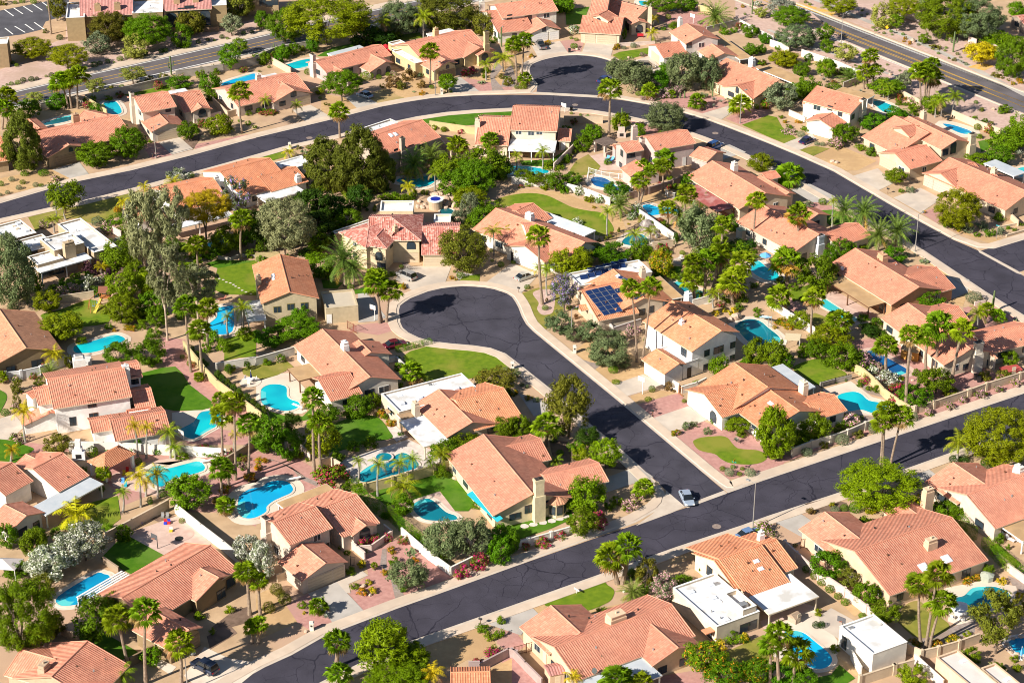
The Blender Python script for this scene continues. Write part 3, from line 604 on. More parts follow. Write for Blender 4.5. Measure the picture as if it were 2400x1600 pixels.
    def onroof(s, T, q):
        p = P(T, q)[0]; ray = (gp(p, 0)-CAM).normalized(); best = None
        for r in s.roofs:
            nn = (r[1]-r[0]).cross(r[3]-r[0]).normalized(); dn = ray.dot(nn)
            if abs(dn) < 1e-4: continue
            t = (r[0]-CAM).dot(nn)/dn; h = CAM+ray*t
            ins = [((r[(i+1) % 4]-r[i]).cross(h-r[i])).dot(nn) for i in range(4)]
            if all(k >= -1e-3 for k in ins) or all(k <= 1e-3 for k in ins):
                if best is None or t < best[0]:
                    if nn.z < 0: nn = -nn
                    best = (t, h, nn)
        return best
    def skylight(s, T, q, w=1.2, l=1.2, mat=None, name='skylight'):
        for k in q.split():
            r = s.onroof(T, k)
            if not r: continue
            h, nn = r[1], r[2]; u = nn.cross(Z0).normalized(); v = nn.cross(u); mb = MB()
            for a, b, c0, c1 in ((w, l, 0, .12), (w-.2, l-.2, .12, .2)):
                q4 = [h+u*a/2*i+v*b/2*j for i, j in ((-1, -1), (1, -1), (1, 1), (-1, 1))]
                mb.add([x+nn*c0 for x in q4]+[x+nn*c1 for x in q4], [[3, 2, 1, 0], [4, 5, 6, 7], [0, 1, 5, 4], [1, 2, 6, 5], [2, 3, 7, 6], [3, 0, 4, 7]])
            mb.obj(name, mat or SKYL, s.o)
        return s
    def boxes(s, T, q, z, sx=.9, sy=.9, h=.35, name='skylight', mat=None):
        for k in q.split():
            p = gp(P(T, k)[0], z); d = Vector((math.cos(s.axis), math.sin(s.axis), 0)); mb = MB(); mb.box(p, d, perp(d), sx, sy, z-.02, z+h); mb.obj(name, mat or SKYL, s.o)
        return s
    def dish(s, T, q):
        r = s.onroof(T, q)
        if r:
            mb = MB(); p = r[1]; mb.tube(p, p+Z0*.7, .04, n=5); a = p+Z0*.7; dr = Vector((.4, -.6, .5)).normalized(); mb.tube(a, a+dr*.06, .42, .45, 12); mb.obj('satellite_dish', STEEL, s.o)
        return s
    def hit(s, T, q):
        p = P(T, q)[0]; ray = (gp(p, 0)-CAM).normalized(); best = None; near = None
        for (a, d, L, h, n) in s.planes:
            dn = ray.dot(n)
            if dn > -.08: continue
            t = (a-CAM).dot(n)/dn; x = CAM+ray*t; u = (x-a).dot(d); z = x.z
            if -.2 <= u <= L+.2 and -.3 <= z-a.z <= h+.5:
                if best is None or t < best[0]: best = (t, a, d, L, h, n, u, z)
            miss = max(-u, u-L, 0)+max(-z, z-h-a.z, 0)
            if near is None or miss < near[0]: near = (miss, t, a, d, L, h, n, u, z)
        if best: return best[1:]
        if near and near[0] < 3: return near[2:]
    def opening(s, a, d, n, u, z, w, h, name, mat, fm, arch=False, mull=True):
        c = a+d*u; c = Vector((c.x, c.y, 0)); fr = MB(); m = 6 if arch else 0
        def loop(w, h, o):
            L = [(-w/2, 0), (w/2, 0), (w/2, h-(w/2 if arch else 0))]
            if arch: L += [(math.cos(math.pi*i/8)*w/2, h-w/2+math.sin(math.pi*i/8)*w/2) for i in range(1, 8)]
            L += [(-w/2, h-(w/2 if arch else 0))]
            return [c+d*x+Z0*(z+y)+n*o for x, y in L]
        def slab(L0, n, th):
            k = len(L0); return [x for x in L0]+[x+n*th for x in L0], [list(range(k))[::-1], [i+k for i in range(k)]]+[[i, (i+1) % k, (i+1) % k+k, i+k] for i in range(k)]
        v, f = slab(loop(w+.16, h+.12, .01), n, .05); fr.add(v, f)
        o = fr.obj(name, fm, s.o); g = MB(); v, f = slab(loop(w, h, .062), n, .012); g.add(v, f); g.obj('pane', mat, o)
        if mull and not arch and w > .9:
            b = MB(); b.box(c+n*.085, d, n, .06, .02, z, z+h); b.obj('mullion', fm, o)
    def win(s, T, q, w=1.2, h=1.1, arch=False, fm=None, mat=None):
        for k in q.split():
            r = s.hit(T, k)
            if not r: continue
            a, d, L, hh, n, u, z = r; u = min(max(u, w/2+.15), L-w/2-.15); z = max(.3, z-h/2); s.doors.append((a, d, u, w))
            s.opening(a, d, n, u, z, w, h, 'window', mat or GLASS, fm or DARK, arch)
        return s
    def garage(s, T, q, w=4.8, col='beige', h=2.2):
        r = s.hit(T, q)
        if not r: print('MISS', s.ref, T, q)
        if r:
            a, d, L, hh, n, u, z = r; u = min(max(u, w/2+.1), max(L-w/2-.1, w/2+.1)); s.doors.append((a, d, u, w)); c = a+d*u; c = Vector((c.x, c.y, 0)); mb = MB()
            for i in range(4): mb.box(c+n*.05, d, n, w, .06, .03+i*h/4, .03+(i+1)*h/4-.035)
            o = mb.obj('garage_door', DOORS[col], s.o)
            t = MB()
            for x in (-1, 1): t.box(c+d*x*(w/2+.09)+n*.03, d, n, .16, .1, 0, h+.05)
            t.box(c+n*.03, d, n, w+.34, .1, h+.052, h+.2); t.obj('door_frame', s.wm, o)
        return s
    def door(s, T, q, w=1.0, h=2.1, mat=None):
        r = s.hit(T, q)
        if r:
            a, d, L, hh, n, u, z = r; u = min(max(u, w/2+.1), max(L-w/2-.1, w/2+.1)); s.opening(a, d, n, u, .05, w, h, 'door', mat or DARK, s.wm, False, False); s.doors.append((a, d, u, w))
        return s
    def done(s, auto=True, vents=5, two=False):
        s.w.obj('wall', s.wm, s.o)
        if auto:
            for (a, d, L, h, n) in s.planes:
                v = (CAM-a); v.z = 0
                if n.dot(v.normalized()) < .2 or L < 3 or h < 2.2: continue
                rows = [1.0] if h < 4.6 else [1.0, 3.75]
                k = max(1, int(L/4.6))
                for z in rows:
                    if z+1.1 > h: continue
                    for i in range(k):
                        u = L*(i+.5)/k+R.uniform(-.4, .4); wd = R.choice((1.1, 1.5, 1.9)); q = a+d*u
                        if any((q-(A+D*U)).to_2d().length < (W_+wd)/2+.5 for A, D, U, W_ in s.doors): continue
                        inside = any((q+n*.35-a2).dot(-n2) > .05 and -.01 < (q-a2).dot(d2) < L2 and s._in(q+n*.35, j) for j, (a2, d2, L2, h2, n2) in enumerate(s.planes[:0]))
                        if s.buried(q+n*.4, z): continue
                        s.opening(a, d, n, u, z, wd, 1.1, 'window', GLASS, R.choice((DARK, WHITE, DARK)))
        for r in s.roofs:
            nn = (r[1]-r[0]).cross(r[3]-r[0]); A = nn.length
            if nn.z < 0: nn = -nn
            nn.normalize()
            for i in range(min(3, int(A/22))):
                x, y = R.uniform(.15, .85), R.uniform(.2, .8); p = r[0].lerp(r[3], x).lerp(r[1].lerp(r[2], x), y)
                if s.under(p, r): continue
                mb = MB(); mb.tube(p-nn*.05, p+Z0*R.uniform(.22, .4), R.choice((.09, .14)), n=6); mb.obj('roof_vent', R.choice((DARK, STEEL, BROWN)), s.o)
        return s
    def buried(s, p, z):
        """is the point inside one of the house's wall blocks?  blocks store their four walls in order"""
        for i in range(0, len(s.planes)-3, 4):
            if all((p-Vector((a.x, a.y, 0))).dot(n) < 0 for a, d, L, h, n in s.planes[i:i+4]) and z < max(h for _a, _d, _L, h, _n in s.planes[i:i+4]): return True
        return False
    def under(s, p, me):
        for r in s.roofs:
            if r is me: continue
            nn = (r[1]-r[0]).cross(r[3]-r[0]).normalized()
            if abs(nn.z) < .1: continue
            z = r[0].z-(nn.x*(p.x-r[0].x)+nn.y*(p.y-r[0].y))/nn.z; h = Vector((p.x, p.y, z))
            ins = [((r[(i+1) % 4]-r[i]).cross(h-r[i])).dot(nn) for i in range(4)]
            if (all(k >= 0 for k in ins) or all(k <= 0 for k in ins)) and z > p.z+.02: return True
        return False
SKYL, _t, _b = newmat('skylight dome', .25, .5); _b.inputs['Base Color'].default_value = (.72, .76, .82, 1)
TANW, BEIGE, CREAMW, WHITEW, PINKW, BROWNW, TERR, PEACH = (.36, .27, .165), (.52, .42, .30), (.66, .55, .37), (.84, .825, .79), (.54, .43, .38), (.30, .22, .135), (.46, .25, .14), (.64, .47, .32)

# --- top row
h = House('00', '300,1350', 'the brown ranch house', 'low brown stucco ranch house with a wide clay roof and boxy roof dormer', BROWNW, 'clay')
h.gable('00', '320,1230', '1085,1057', '1010,1290').gable('00', '625,1335', '515,1222', '430,1450', 2.8).gable('00', '190,1090', '420,1165', '280,1225', 2.7, hip=(.6, 0)).gable('00', '775,1015', '985,1062', '760,1115', 2.7)
h.gable('00', '650,1143', '770,1122', '705,1198', 4.3, tile='clay', walls=True).chim('00', '690,1050', 5.8, 1.6, 1.2, (.45, .30, .19)).garage('00', '600,1470', 4.8, 'brown').win('00', '650,1375', .9, 1, True).done()
h = House('00', '1500,1150', 'the white-chimneyed house', 'two-storey cream house with a tall white outside chimney and gabled garage', (.62, .53, .43), 'clay')
h.gable('00', '1230,897', '1545,842', '1290,1040', 5.3, pitch=.33).gable('00', '1610,882', '1832,825', '1945,995', 3.0).gable('00', '1860,985', '1800,940', '1765,1042', 3.0)
h.gable('00', '1555,1130', '1445,1035', '1700,1140', 2.7).cover('00', '1550,836 1695,808 1738,838', 2.8).xchim('00', '1222,850', '1240,1100', 1.7, .9).garage('00', '1540,1230', 4.8, 'beige').win('00', '1860,1040', 1.8, 1.9, True).win('00', '1545,1010 1195,995 1200,1100').done()
h = House('10', '150,850', 'the flower-bed ranch house', 'pale stucco ranch house with a raised clerestory and flower bed by the drive', (.56, .46, .39), 'clay')
h.gable('10', '-292,812', '365,668', '0,945').gable('10', '350,830', '210,738', '530,860', 2.8, '145,942').gable('10', '-20,745', '100,730', '55,800', 4.0).cover('10', '40,700 150,655 212,690', 2.9).chim('10', '20,690', 5.6).garage('10', '420,920', 4.6, 'beige').win('10', '345,870', 1.4, 1.2).done()
h = House('10', '800,640', 'the mauve ranch house', 'mauve stucco ranch house with a tall end chimney and two front gables', (.47, .38, .36), 'clay')
h.gable('10', '550,567', '1150,410', '865,612').gable('10', '870,690', '680,590', '1010,745', 2.8).gable('10', '1175,572', '1040,480', '1320,603', 2.8, '1040,665').cover('10', '655,492 960,420 1000,440', 3.0, GREY_ROOF).xchim('10', '535,500', '540,700', 1.7, 1.0, (.60, .50, .44)).win('10', '1130,670 1215,640', 1.2, 1.5, True).done()
h = House('10', '1700,560', 'the yellow-walled ranch house', 'yellow stucco ranch house with flat-roofed side wing and arched porch', (.55, .42, .235), 'clay')
h.gable('10', '1395,410', '1975,275', '1850,540', pitch=.34).gable('10', '1762,568', '1660,500', '1640,665', 2.8, '1900,603').gable('10', '2062,440', '1940,383', '1910,535', 2.8).gable('10', '2090,480', '2060,450', '2030,510', 3.0).flat('10', '1250,468 1400,420 1510,560', 3.4).flat('10', '1215,392 1320,365 1425,410', 3.2).cover('10', '1565,310 1770,255 1850,290', 2.9).chim('10', '1650,262', 6, 1.3).xchim('10', '2112,290', '2110,420', 1.5, .9)
h.garage('10', '1750,690', 4.8, 'brown').win('10', '1760,615', .8, .9, True).win('10', '2110,530', 1.9, 2.2, True).done()
h = House('20', '200,250', 'the white two-garage house', 'white two-storey house with a gabled garage of two white doors', (.70, .66, .58), 'clay')
h.gable('20', '-160,45', '355,-20', '385,107', 5.3).gable('20', '295,242', '215,130', '480,292', 2.8, '70,310').gable('20', '-230,110', '80,60', '-50,300', 2.9).gable('20', '-30,70', '-90,30', '-5,130', 4.6).chim('10', '2075,15', 7.0, 1.4, 1.1).garage('20', '250,370', 4.6, 'white').garage('20', '390,345', 2.4, 'white').win('20', '295,275', .9, 1.1).win('10', '2330,160', 1.3, 1.3).done(vents=3)
h = House('20', '850,200', 'the arched-dormer house', 'large two-storey cream house with an arched dormer above a three-car garage', (.62, .51, .37), 'clay')
h.gable('20', '650,145', '1025,165', '620,300', 2.9).gable('20', '745,-45', '905,-55', '700,175', 4.5).gable('20', '900,-10', '1240,80', '1270,235', 3.2, pitch=.36).gable('20', '795,140', '880,95', '915,185', 5.0).gable('20', '1170,192', '1140,165', '1090,232', 3.0, '1280,240').chim('20', '1270,70', 6.6, 1.1)
h.garage('20', '715,345', 2.5, 'beige').garage('20', '870,350', 4.7, 'beige').win('20', '797,195', 1.2, 1.5, True).win('20', '1170,265', 1.7, 2.0, True).door('20', '1060,250', 1.3, 2.3).done()
h = House('20', '1600,480', 'the grey-and-white house', 'two-storey white house with a left-facing tan garage door and tan patio roof', (.60, .56, .52), 'salmon')
h.gable('20', '1605,217', '1755,325', '1455,305', 5.3).gable('20', '1315,415', '1545,383', '1385,535', 2.8).gable('20', '1815,385', '1945,490', '1690,460', 2.8, '2130,540').cover('20', '1910,318 2245,525 2130,545', 2.7, TAN_ROOF).chim('20', '1545,165', 7.3, 1.4, .9).garage('20', '1318,530', 4.6, 'beige').win('20', '1625,420', 1.3, 1.3).done()
h = House('20', '2100,750', 'the ranch house behind saguaros', 'cream ranch house with clerestory dormer and front gable behind a tall saguaro', (.64, .53, .36), 'salmon')
h.gable('20', '1970,537', '2457,735', '1945,795', 2.8, '2545,770').gable('20', '2075,790', '2310,715', '2200,915', 2.8).gable('20', '2130,640', '2230,620', '2085,650', 4.2).cover('30', '20,592 350,738 205,768', 2.7, TAN_ROOF).chim('20', '2207,535', 6.6, 1.5, 1.1, WHITEW).win('20', '2070,830', 1.0, 1.5, True).done()
h = House('30', '650,1150', 'the tall-chimney house', 'white two-storey house with a very tall cream chimney and white garage door', (.68, .62, .52), 'salmon')
h.gable('30', '450,790', '885,908', '760,1050', 5.2, '1015,970').gable('30', '440,1090', '650,1030', '560,1215', 2.8).gable('30', '330,930', '480,985', '275,945', 3.0).cover('30', '625,832 715,805 955,912', 2.8, TAN_ROOF).xchim('30', '852,912', '842,1150', 1.8, 1.1, (.66, .58, .45)).garage('30', '475,1220', 4.7, 'white').win('30', '570,995 780,1075 945,1025').done()
h = House('30', '1400,1350', 'the arched-window house', 'big two-storey cream house with arched windows, attic dormer and long salmon roof', (.58, .47, .33), 'salmon')
h.gable('30', '1290,1070', '1735,1285', '1595,1380', 4.6).gable('30', '1160,1065', '1480,1220', '830,1245', 2.8).gable('30', '1175,1415', '1445,1325', '1620,1472', 2.8).gable('30', '1225,1180', '1340,1140', '1310,1255', 5.2).xchim('30', '1868,1228', '1845,1420', 1.9, 1.2).chim('30', '1430,1025', 6.6, 1.4, 1.0).garage('30', '1100,1480', 4.8, 'beige').win('30', '1705,1330', 1.6, 1.4, True).win('30', '1630,1400 1700,1385', 1.5, 1.4).done()
h = House('31', '1900,180', 'the two-garage salmon ranch', 'cream ranch house with two pinkish garage doors under a wide salmon roof', (.62, .50, .36), 'salmon')
h.gable('31', '1664,-121', '2400,200', '2150,355').gable('31', '1570,20', '1900,-70', '1690,185', 2.8).gable('31', '1975,60', '2080,25', '2085,85', 4.2).chim('31', '2080,-20', 5.8, 1.3).cover('30', '1985,1500 2115,1475 2400,1590', 2.7, GREY_ROOF).garage('31', '1450,130', 2.6, 'pink').garage('31', '1590,185', 4.6, 'pink').win('31', '2055,360', 1.6, 1.2).done()
# --- condominium and edges
h = House('00', '1200,250', 'the condominium block', 'long two-storey tan condominium block with pink tile roofs and dark arches', (.33, .24, .13), 'pink', 'apartment_building', 'building')
h.flat('00', '605,168 775,160 755,20', 6.3).gable('00', '735,-75', '1215,-95', '1000,145', 5.9).flat('00', '1215,125 1495,92 1470,-30', 6.3).gable('00', '1500,-110', '1930,-140', '1700,95', 5.9).flat('00', '1930,55 2080,45 2060,-60', 6.3)
h.chim('00', '895,40', 8.3, 1.6, 1.2, (.40, .28, .16)).chim('00', '1075,30', 8.3, 1.6, 1.2, (.40, .28, .16)).chim('00', '1620,-30', 8.6, 1.6, 1.2, (.40, .28, .16)).chim('00', '1795,-40', 8.6, 1.6, 1.2, (.40, .28, .16))
h.win('00', '1170,180 1555,160 1885,130', 2.6, 2.3, True).win('00', '1560,220 1890,200 1680,110 1740,90 830,290', 2.4, 2.0).done(False)
h = House('00', '-150,560', 'the dark corner block', 'dark tan block with flat pale roof cut off by the picture edge', (.28, .20, .115), 'pink', 'apartment_building', 'building')
h.flat('00', '-420,420 65,402 0,345', 6.3).win('00', '-60,480', 1.4, 1.4).done(False)
h = House('10', '50,60', 'the far condominium wing', 'far tan condominium wing half hidden by trees beside the arterial', (.36, .27, .165), 'pink', 'apartment_building', 'building')
h.flat('10', '-130,-60 200,-70 190,-130', 6.3).win('10', '60,30 120,40 250,20', 1.6, 1.5).done(False)
h = House('30', '2330,240', 'the red-roofed corner house', 'house corner with red tile roof among trees at the frame edge', (.30, .24, .19), 'red')
h.gable('30', '2290,150', '2500,120', '2352,225', 2.8).done()
h = House('00', '-100,1430', 'the cropped corner house', 'orange roof edge of a house cropped by the frame beside the pine', TANW, 'orange')
h.gable('00', '-300,1300', '8,1252', '72,1475', 2.8).done()
# --- inside the loop road
h = House('10', '100,1560', 'the house with white terrace roof', 'orange-roofed house with bright white patio roofs behind the dark pines', WHITEW, 'orange')
h.gable('11', '-330,10', '130,-115', '0,215').gable('11', '0,40', '395,-20', '360,135', 2.8).cover('11', '0,228 360,130 440,190', 2.6).flat('10', '160,1500 420,1432 500,1505', 3.0).chim('11', '385,40', 4.6, 1.2).done()
h = House('10', '1300,1500', 'the house behind the pines', 'tall plain beige house with a slim chimney half hidden behind the pines', (.46, .37, .29), 'salmon')
h.gable('10', '1035,1262', '1525,1100', '1640,1282', 5.2).flat('10', '950,1185 1262,1105 1325,1150', 3.4).xchim('10', '1328,1265', '1340,1500', 1.3, .9).skylight('10', '1240,1245 1282,1235', .8, 1.2).win('10', '1285,1390 1360,1370 1515,1335', 1.0, 1.0).win('10', '1425,1345', 1.5, .5).done(False)
h = House('01', '1700,420', 'the white house behind eucalyptus', 'white house with orange tile roof mostly hidden behind grey-green eucalyptus', WHITEW, 'orange')
h.gable('01', '1480,175', '1960,65', '2090,272', 2.9).flat('01', '1640,150 1740,175 1660,190', 3.0).cover('01', '1480,515 2110,380 2150,420', 2.6).chim('01', '1985,55', 5.6, 1.2).chim('01', '1183,305', 6.0, 1.1).gable('01', '1200,360', '1440,300', '1460,430', 2.8).done()
h = House('01', '550,720', 'the flat white-roofed house', 'sprawling flat-roofed house with bright white roof terraces and tan block chimney', (.47, .36, .235), 'orange')
h.flat('01', '-80,520 185,450 328,572', 3.2).flat('01', '95,660 385,580 470,690', 3.3).flat('01', '365,628 645,560 775,668', 4.5).flat('01', '530,492 735,432 1045,697', 3.3).flat('01', '250,790 480,720 560,800', 3.5).cover('01', '310,880 800,768 850,825', 2.8).chim('01', '628,655', 6.2, 2.3, 1.3)
h.boxes('01', '170,490 250,555', 2.95).boxes('01', '435,645 635,600', 4.2).win('01', '430,1000 600,950 660,930', 3.2, 1.9).win('01', '310,750', 1.6, .5).done(False)
h = House('02', '200,150', 'the tan gabled house', 'tan house with long brown tile roof and windowed end gable at the frame edge', (.27, .20, .115), 'brown')
h.gable('02', '240,60', '-10,-300', '575,80', 2.9).win('02', '340,200', 2.0, 1.3).win('02', '100,255', 1.6, 1.1).done(False)
h = House('11', '1300,700', 'the red-tiled mansion', 'large cream two-storey mansion with mottled red hip roofs and two garage doors', (.62, .50, .33), 'red')
h.gable('11', '1040,425', '1528,425', '1420,642', 5.2, hip=(0, 1), pitch=.36).gable('11', '1532,517', '1870,510', '1600,775', 2.9).flat('11', '1150,278 1450,280 1440,372', 4.6).flat('11', '1640,400 1790,400 1790,470', 3.2)
h.axis = None; h.gable('11', '880,572', '1310,428', '1180,650', 5.2, hip=(.9, 0)).gable('11', '1062,650', '1200,500', '1225,692', 5.2, hip=(.8, 0)).gable('11', '1245,575', '1165,500', '1325,605', 5.8).flat('11', '700,560 1010,392 1090,392', 3.3)
h.chim('11', '1280,510', 7.3, 1.0, .8, None, 5).garage('11', '1430,840', 2.8, 'beige').garage('11', '1640,830', 4.9, 'beige').win('11', '1425,685', 1.7, 1.7, True).win('11', '1130,785', 1.4, 1.8, True).win('11', '1155,905', 1.7, 1.2).done(vents=2)
h = House('11', '300,1250', 'the tall red-orange house', 'tall plain two-storey beige house with flat walled garage beside the cul-de-sac', (.50, .41, .27), 'orange')
h.gable('11', '310,1115', '218,768', '590,1205', 5.3, '50,1250').flat('11', '595,1115 890,1092 932,1245', 3.3, noisy('beige coated roof', (.46, .39, .30), (.52, .45, .35), .5)).cover('11', '-120,1200 45,1165 85,1345', 2.8).chim('11', '20,965', 7.2, 1.1).skylight('11', '160,965 160,990', 1.3, .6).win('11', '195,1275 320,1250 445,1240', 1.3, 1.2, fm=plain('olive trim', (.20, .16, .05))).door('11', '605,1380', 1.0, 2.0, WHITE).done(False)
h = House('12', '800,300', 'the house with tan patio roof', 'white-walled house with tan patio roof on dark posts beside the kidney pool', (.68, .62, .53), 'salmon')
h.gable('12', '610,-113', '1050,325', '790,505', 2.9, '1345,355').gable('12', '575,355', '860,280', '700,550', 2.9, w2=3.0).gable('12', '1110,85', '890,0', '1240,105', 2.8).gable('12', '945,95', '1010,75', '1005,125', 3.0).cover('12', '290,250 485,192 588,303', 2.7, TAN_ROOF, True, BROWN).chim('12', '815,5', 6.4, 1.5, 1.1, WHITEW).win('12', '1040,470', 1.6, 1.1).done()
h = House('12', '1700,700', 'the white-terrace orange house', 'orange-roofed house with a long white flat roof and white patio roof', (.58, .48, .36), 'orange')
h.gable('12', '1680,440', '1990,740', '1750,885', 2.9, tile='salmon').flat('12', '1150,480 1870,275 2050,435', 3.3).gable('12', '1840,545', '2270,420', '2540,680', 2.8).cover('12', '1320,735 1530,655 1750,885', 2.6, None, True, CREAM).cover('12', '1290,665 1400,620 1440,680', 2.8, noisy('brown lattice', (.30, .20, .12), (.38, .26, .16), 2), False).chim('12', '1465,560', 5.2, 1.4, 1.0).boxes('12', '1840,440 1340,575 1505,525', 3.0).boxes('12', '1210,640', 2.5, 1.4, .6, .1, 'awning', TAN_ROOF).win('12', '2180,810', 1.3, 1.2).done()
h = House('22', '200,1300', 'the pale yellow corner house', 'pale yellow corner house with broad clay roof, tall chimney and bay window', (.66, .56, .36), 'clay')
h.gable('12', '2090,852', '2545,1400', '1770,1085', 2.9).gable('22', '-60,985', '245,872', '375,1080', 2.8).gable('22', '300,1245', '785,1098', '885,1285', 2.8).xchim('22', '235,1262', '235,1480', 1.9, 1.2).win('22', '150,1540 300,1500', 1.2, 1.4).done()
mb = MB(); p0 = gp(src('22', 405, 1385), 4.1); rr = []
for i in range(8): rr.append(p0+Vector((math.cos(i*math.pi/4)*2.1, math.sin(i*math.pi/4)*2.1, -1.3)))
o = obj('bay_roof', [p0]+rr, [[0, i+1, (i+1) % 8+1] for i in range(8)], TILES['brown'], h.o, uv=[[(0, 0), (.6, 2), (-.6, 2)]]*8)
mb.prism([Vector((p.x, p.y, 0)).lerp(Vector((p0.x, p0.y, 0)), .2) for p in rr], 0, 2.75); mb.obj('bay_wall', h.wm, h.o)
for i in (5, 6, 7):
    a, b = rr[i].lerp(Vector((p0.x, p0.y, rr[i].z)), .19), rr[(i+1) % 8].lerp(Vector((p0.x, p0.y, rr[i].z)), .19); d = flat2(b-a); h.opening(Vector((a.x, a.y, 0)), d, Vector((d.y, -d.x, 0)), (b-a).to_2d().length/2, .7, .9, 1.5, 'window', GLASS, DARK)
mb = MB(); a, b = gp(src('12', 1990, 1385), 2.3), gp(src('12', 2270, 1640), 2.3); n_ = perp(flat2(b-a))
if n_.x > 0: n_ = -n_
mb.add([a+Z0*.35, b+Z0*.35, b+n_*1.1, a+n_*1.1, a+Z0*.31, b+Z0*.31, b+n_*1.1-Z0*.04, a+n_*1.1-Z0*.04], [[0, 1, 2, 3], [7, 6, 5, 4], [3, 2, 6, 7], [0, 3, 7, 4], [1, 5, 6, 2]]); mb.obj('awning', TEAL, h.o)
h = House('20', '150,1250', 'the verandah house', 'cream two-storey house with a long white verandah roof facing its pool', (.66, .56, .42), 'clay')
h.gable('20', '10,975', '438,990', '410,1210', 5.2).gable('20', '-300,1078', '0,1085', '-70,1340', 3.0).cover('20', '-10,1275 412,1285 398,1390', 2.9).gable('20', '430,1185', '550,1190', '540,1300', 2.5).chim('10', '2035,1100', 6.6, 1.2).win('20', '60,1215 175,1225 250,1220', 1.3, .9, fm=WHITE).door('20', '470,1340', 1.0, 2.0, WHITE).done(False)
h = House('20', '1400,1400', 'the pinkish two-storey house', 'pinkish two-storey house with two pale chimneys and small bay roof', (.50, .40, .37), 'clay')
h.gable('20', '1230,1262', '1610,1195', '1770,1303', 5.2).gable('20', '1000,1330', '1150,1290', '1140,1392', 5.0).gable('20', '1720,1348', '1880,1400', '1640,1440', 2.9).gable('20', '1110,1475', '1260,1540', '1000,1555', 2.8).gable('20', '930,1340', '1100,1300', '960,1370', 3.0).xchim('20', '1218,1270', '1205,1480', 1.5, 1.1, PINKW).chim('20', '1125,1160', 6.6, 1.3, 1.0, PINKW).win('20', '1010,1410 1065,1425 1105,1420 1275,1470', 1.2, 1.4).win('20', '1000,1530', 1.3, 1.1).door('20', '1580,1520', .9, 2, WHITE).done(False)
h = House('21', '2050,200', 'the house with red patio roof', 'long salmon-roofed ranch house with a weathered red patio roof', (.60, .49, .36), 'salmon')
h.gable('21', '1840,-90', '2330,205', '2090,360', 2.9).gable('31', '-100,50', '225,195', '150,250', 2.8).cover('21', '1715,125 2080,330 1940,390', 2.6, RED_ROOF, True, BROWN).chim('21', '2045,-75', 6.4, 1.4, 1.1, (.70, .64, .55)).gable('20', '2300,1600', '2420,1570', '2420,1640', 3.0).done()
h = House('31', '150,550', 'the blue-chimney house', 'salmon-roofed ranch house with a bluish white end chimney and low wing', (.56, .50, .42), 'salmon')
h.gable('31', '-60,310', '470,585', '280,780', 2.9).gable('31', '335,338', '470,395', '390,500', 2.8).gable('31', '515,580', '840,488', '940,605', 2.8).xchim('31', '480,592', '460,720', 1.8, 1.1, (.58, .60, .62)).win('31', '330,800', 1.3, 1.3).done()
h = House('21', '350,650', 'the white-garage house', 'clay-roofed house with a long white garage door and pale grey patio roof', (.68, .62, .53), 'salmon')
h.gable('21', '-150,345', '670,658', '-342,552', 2.9, '830,668').gable('21', '105,685', '370,575', '290,850', 2.9).gable('21', '0,355', '235,312', '370,437', 2.9).gable('21', '110,500', '215,490', '60,470', 4.4).cover('21', '350,390 762,552 655,600', 2.7, noisy('pale grey patio roof', (.56, .60, .64), (.63, .66, .69), .6)).chim('21', '163,392', 6.6, 1.7, 1.2, WHITEW).garage('21', '130,855', 6.5, 'white').door('21', '10,790', 1, 2.1).done()
h = House('21', '900,1200', 'the solar-panelled house', 'orange-roofed house carrying dark blue solar panels beside a white flat wing', (.56, .47, .36), 'orange')
h.gable('21', '930,905', '1215,1168', '1455,1168', 2.8).gable('21', '640,1110', '1000,1030', '780,1385', 2.7, w2=2.4).gable('21', '610,1240', '760,1215', '700,1275', 2.7, walls=False).flat('21', '510,945 1110,770 1258,875', 3.3).cover('21', '1220,995 1340,950 1590,1130', 2.7, TAN_ROOF).chim('21', '1200,892', 5.4, 1.2).garage('21', '690,1320', 4.8, 'beige').win('21', '1195,1300 1275,1275 1410,1220', 1.1, 1.3).skylight('21', '975,970', 1.0, .9)
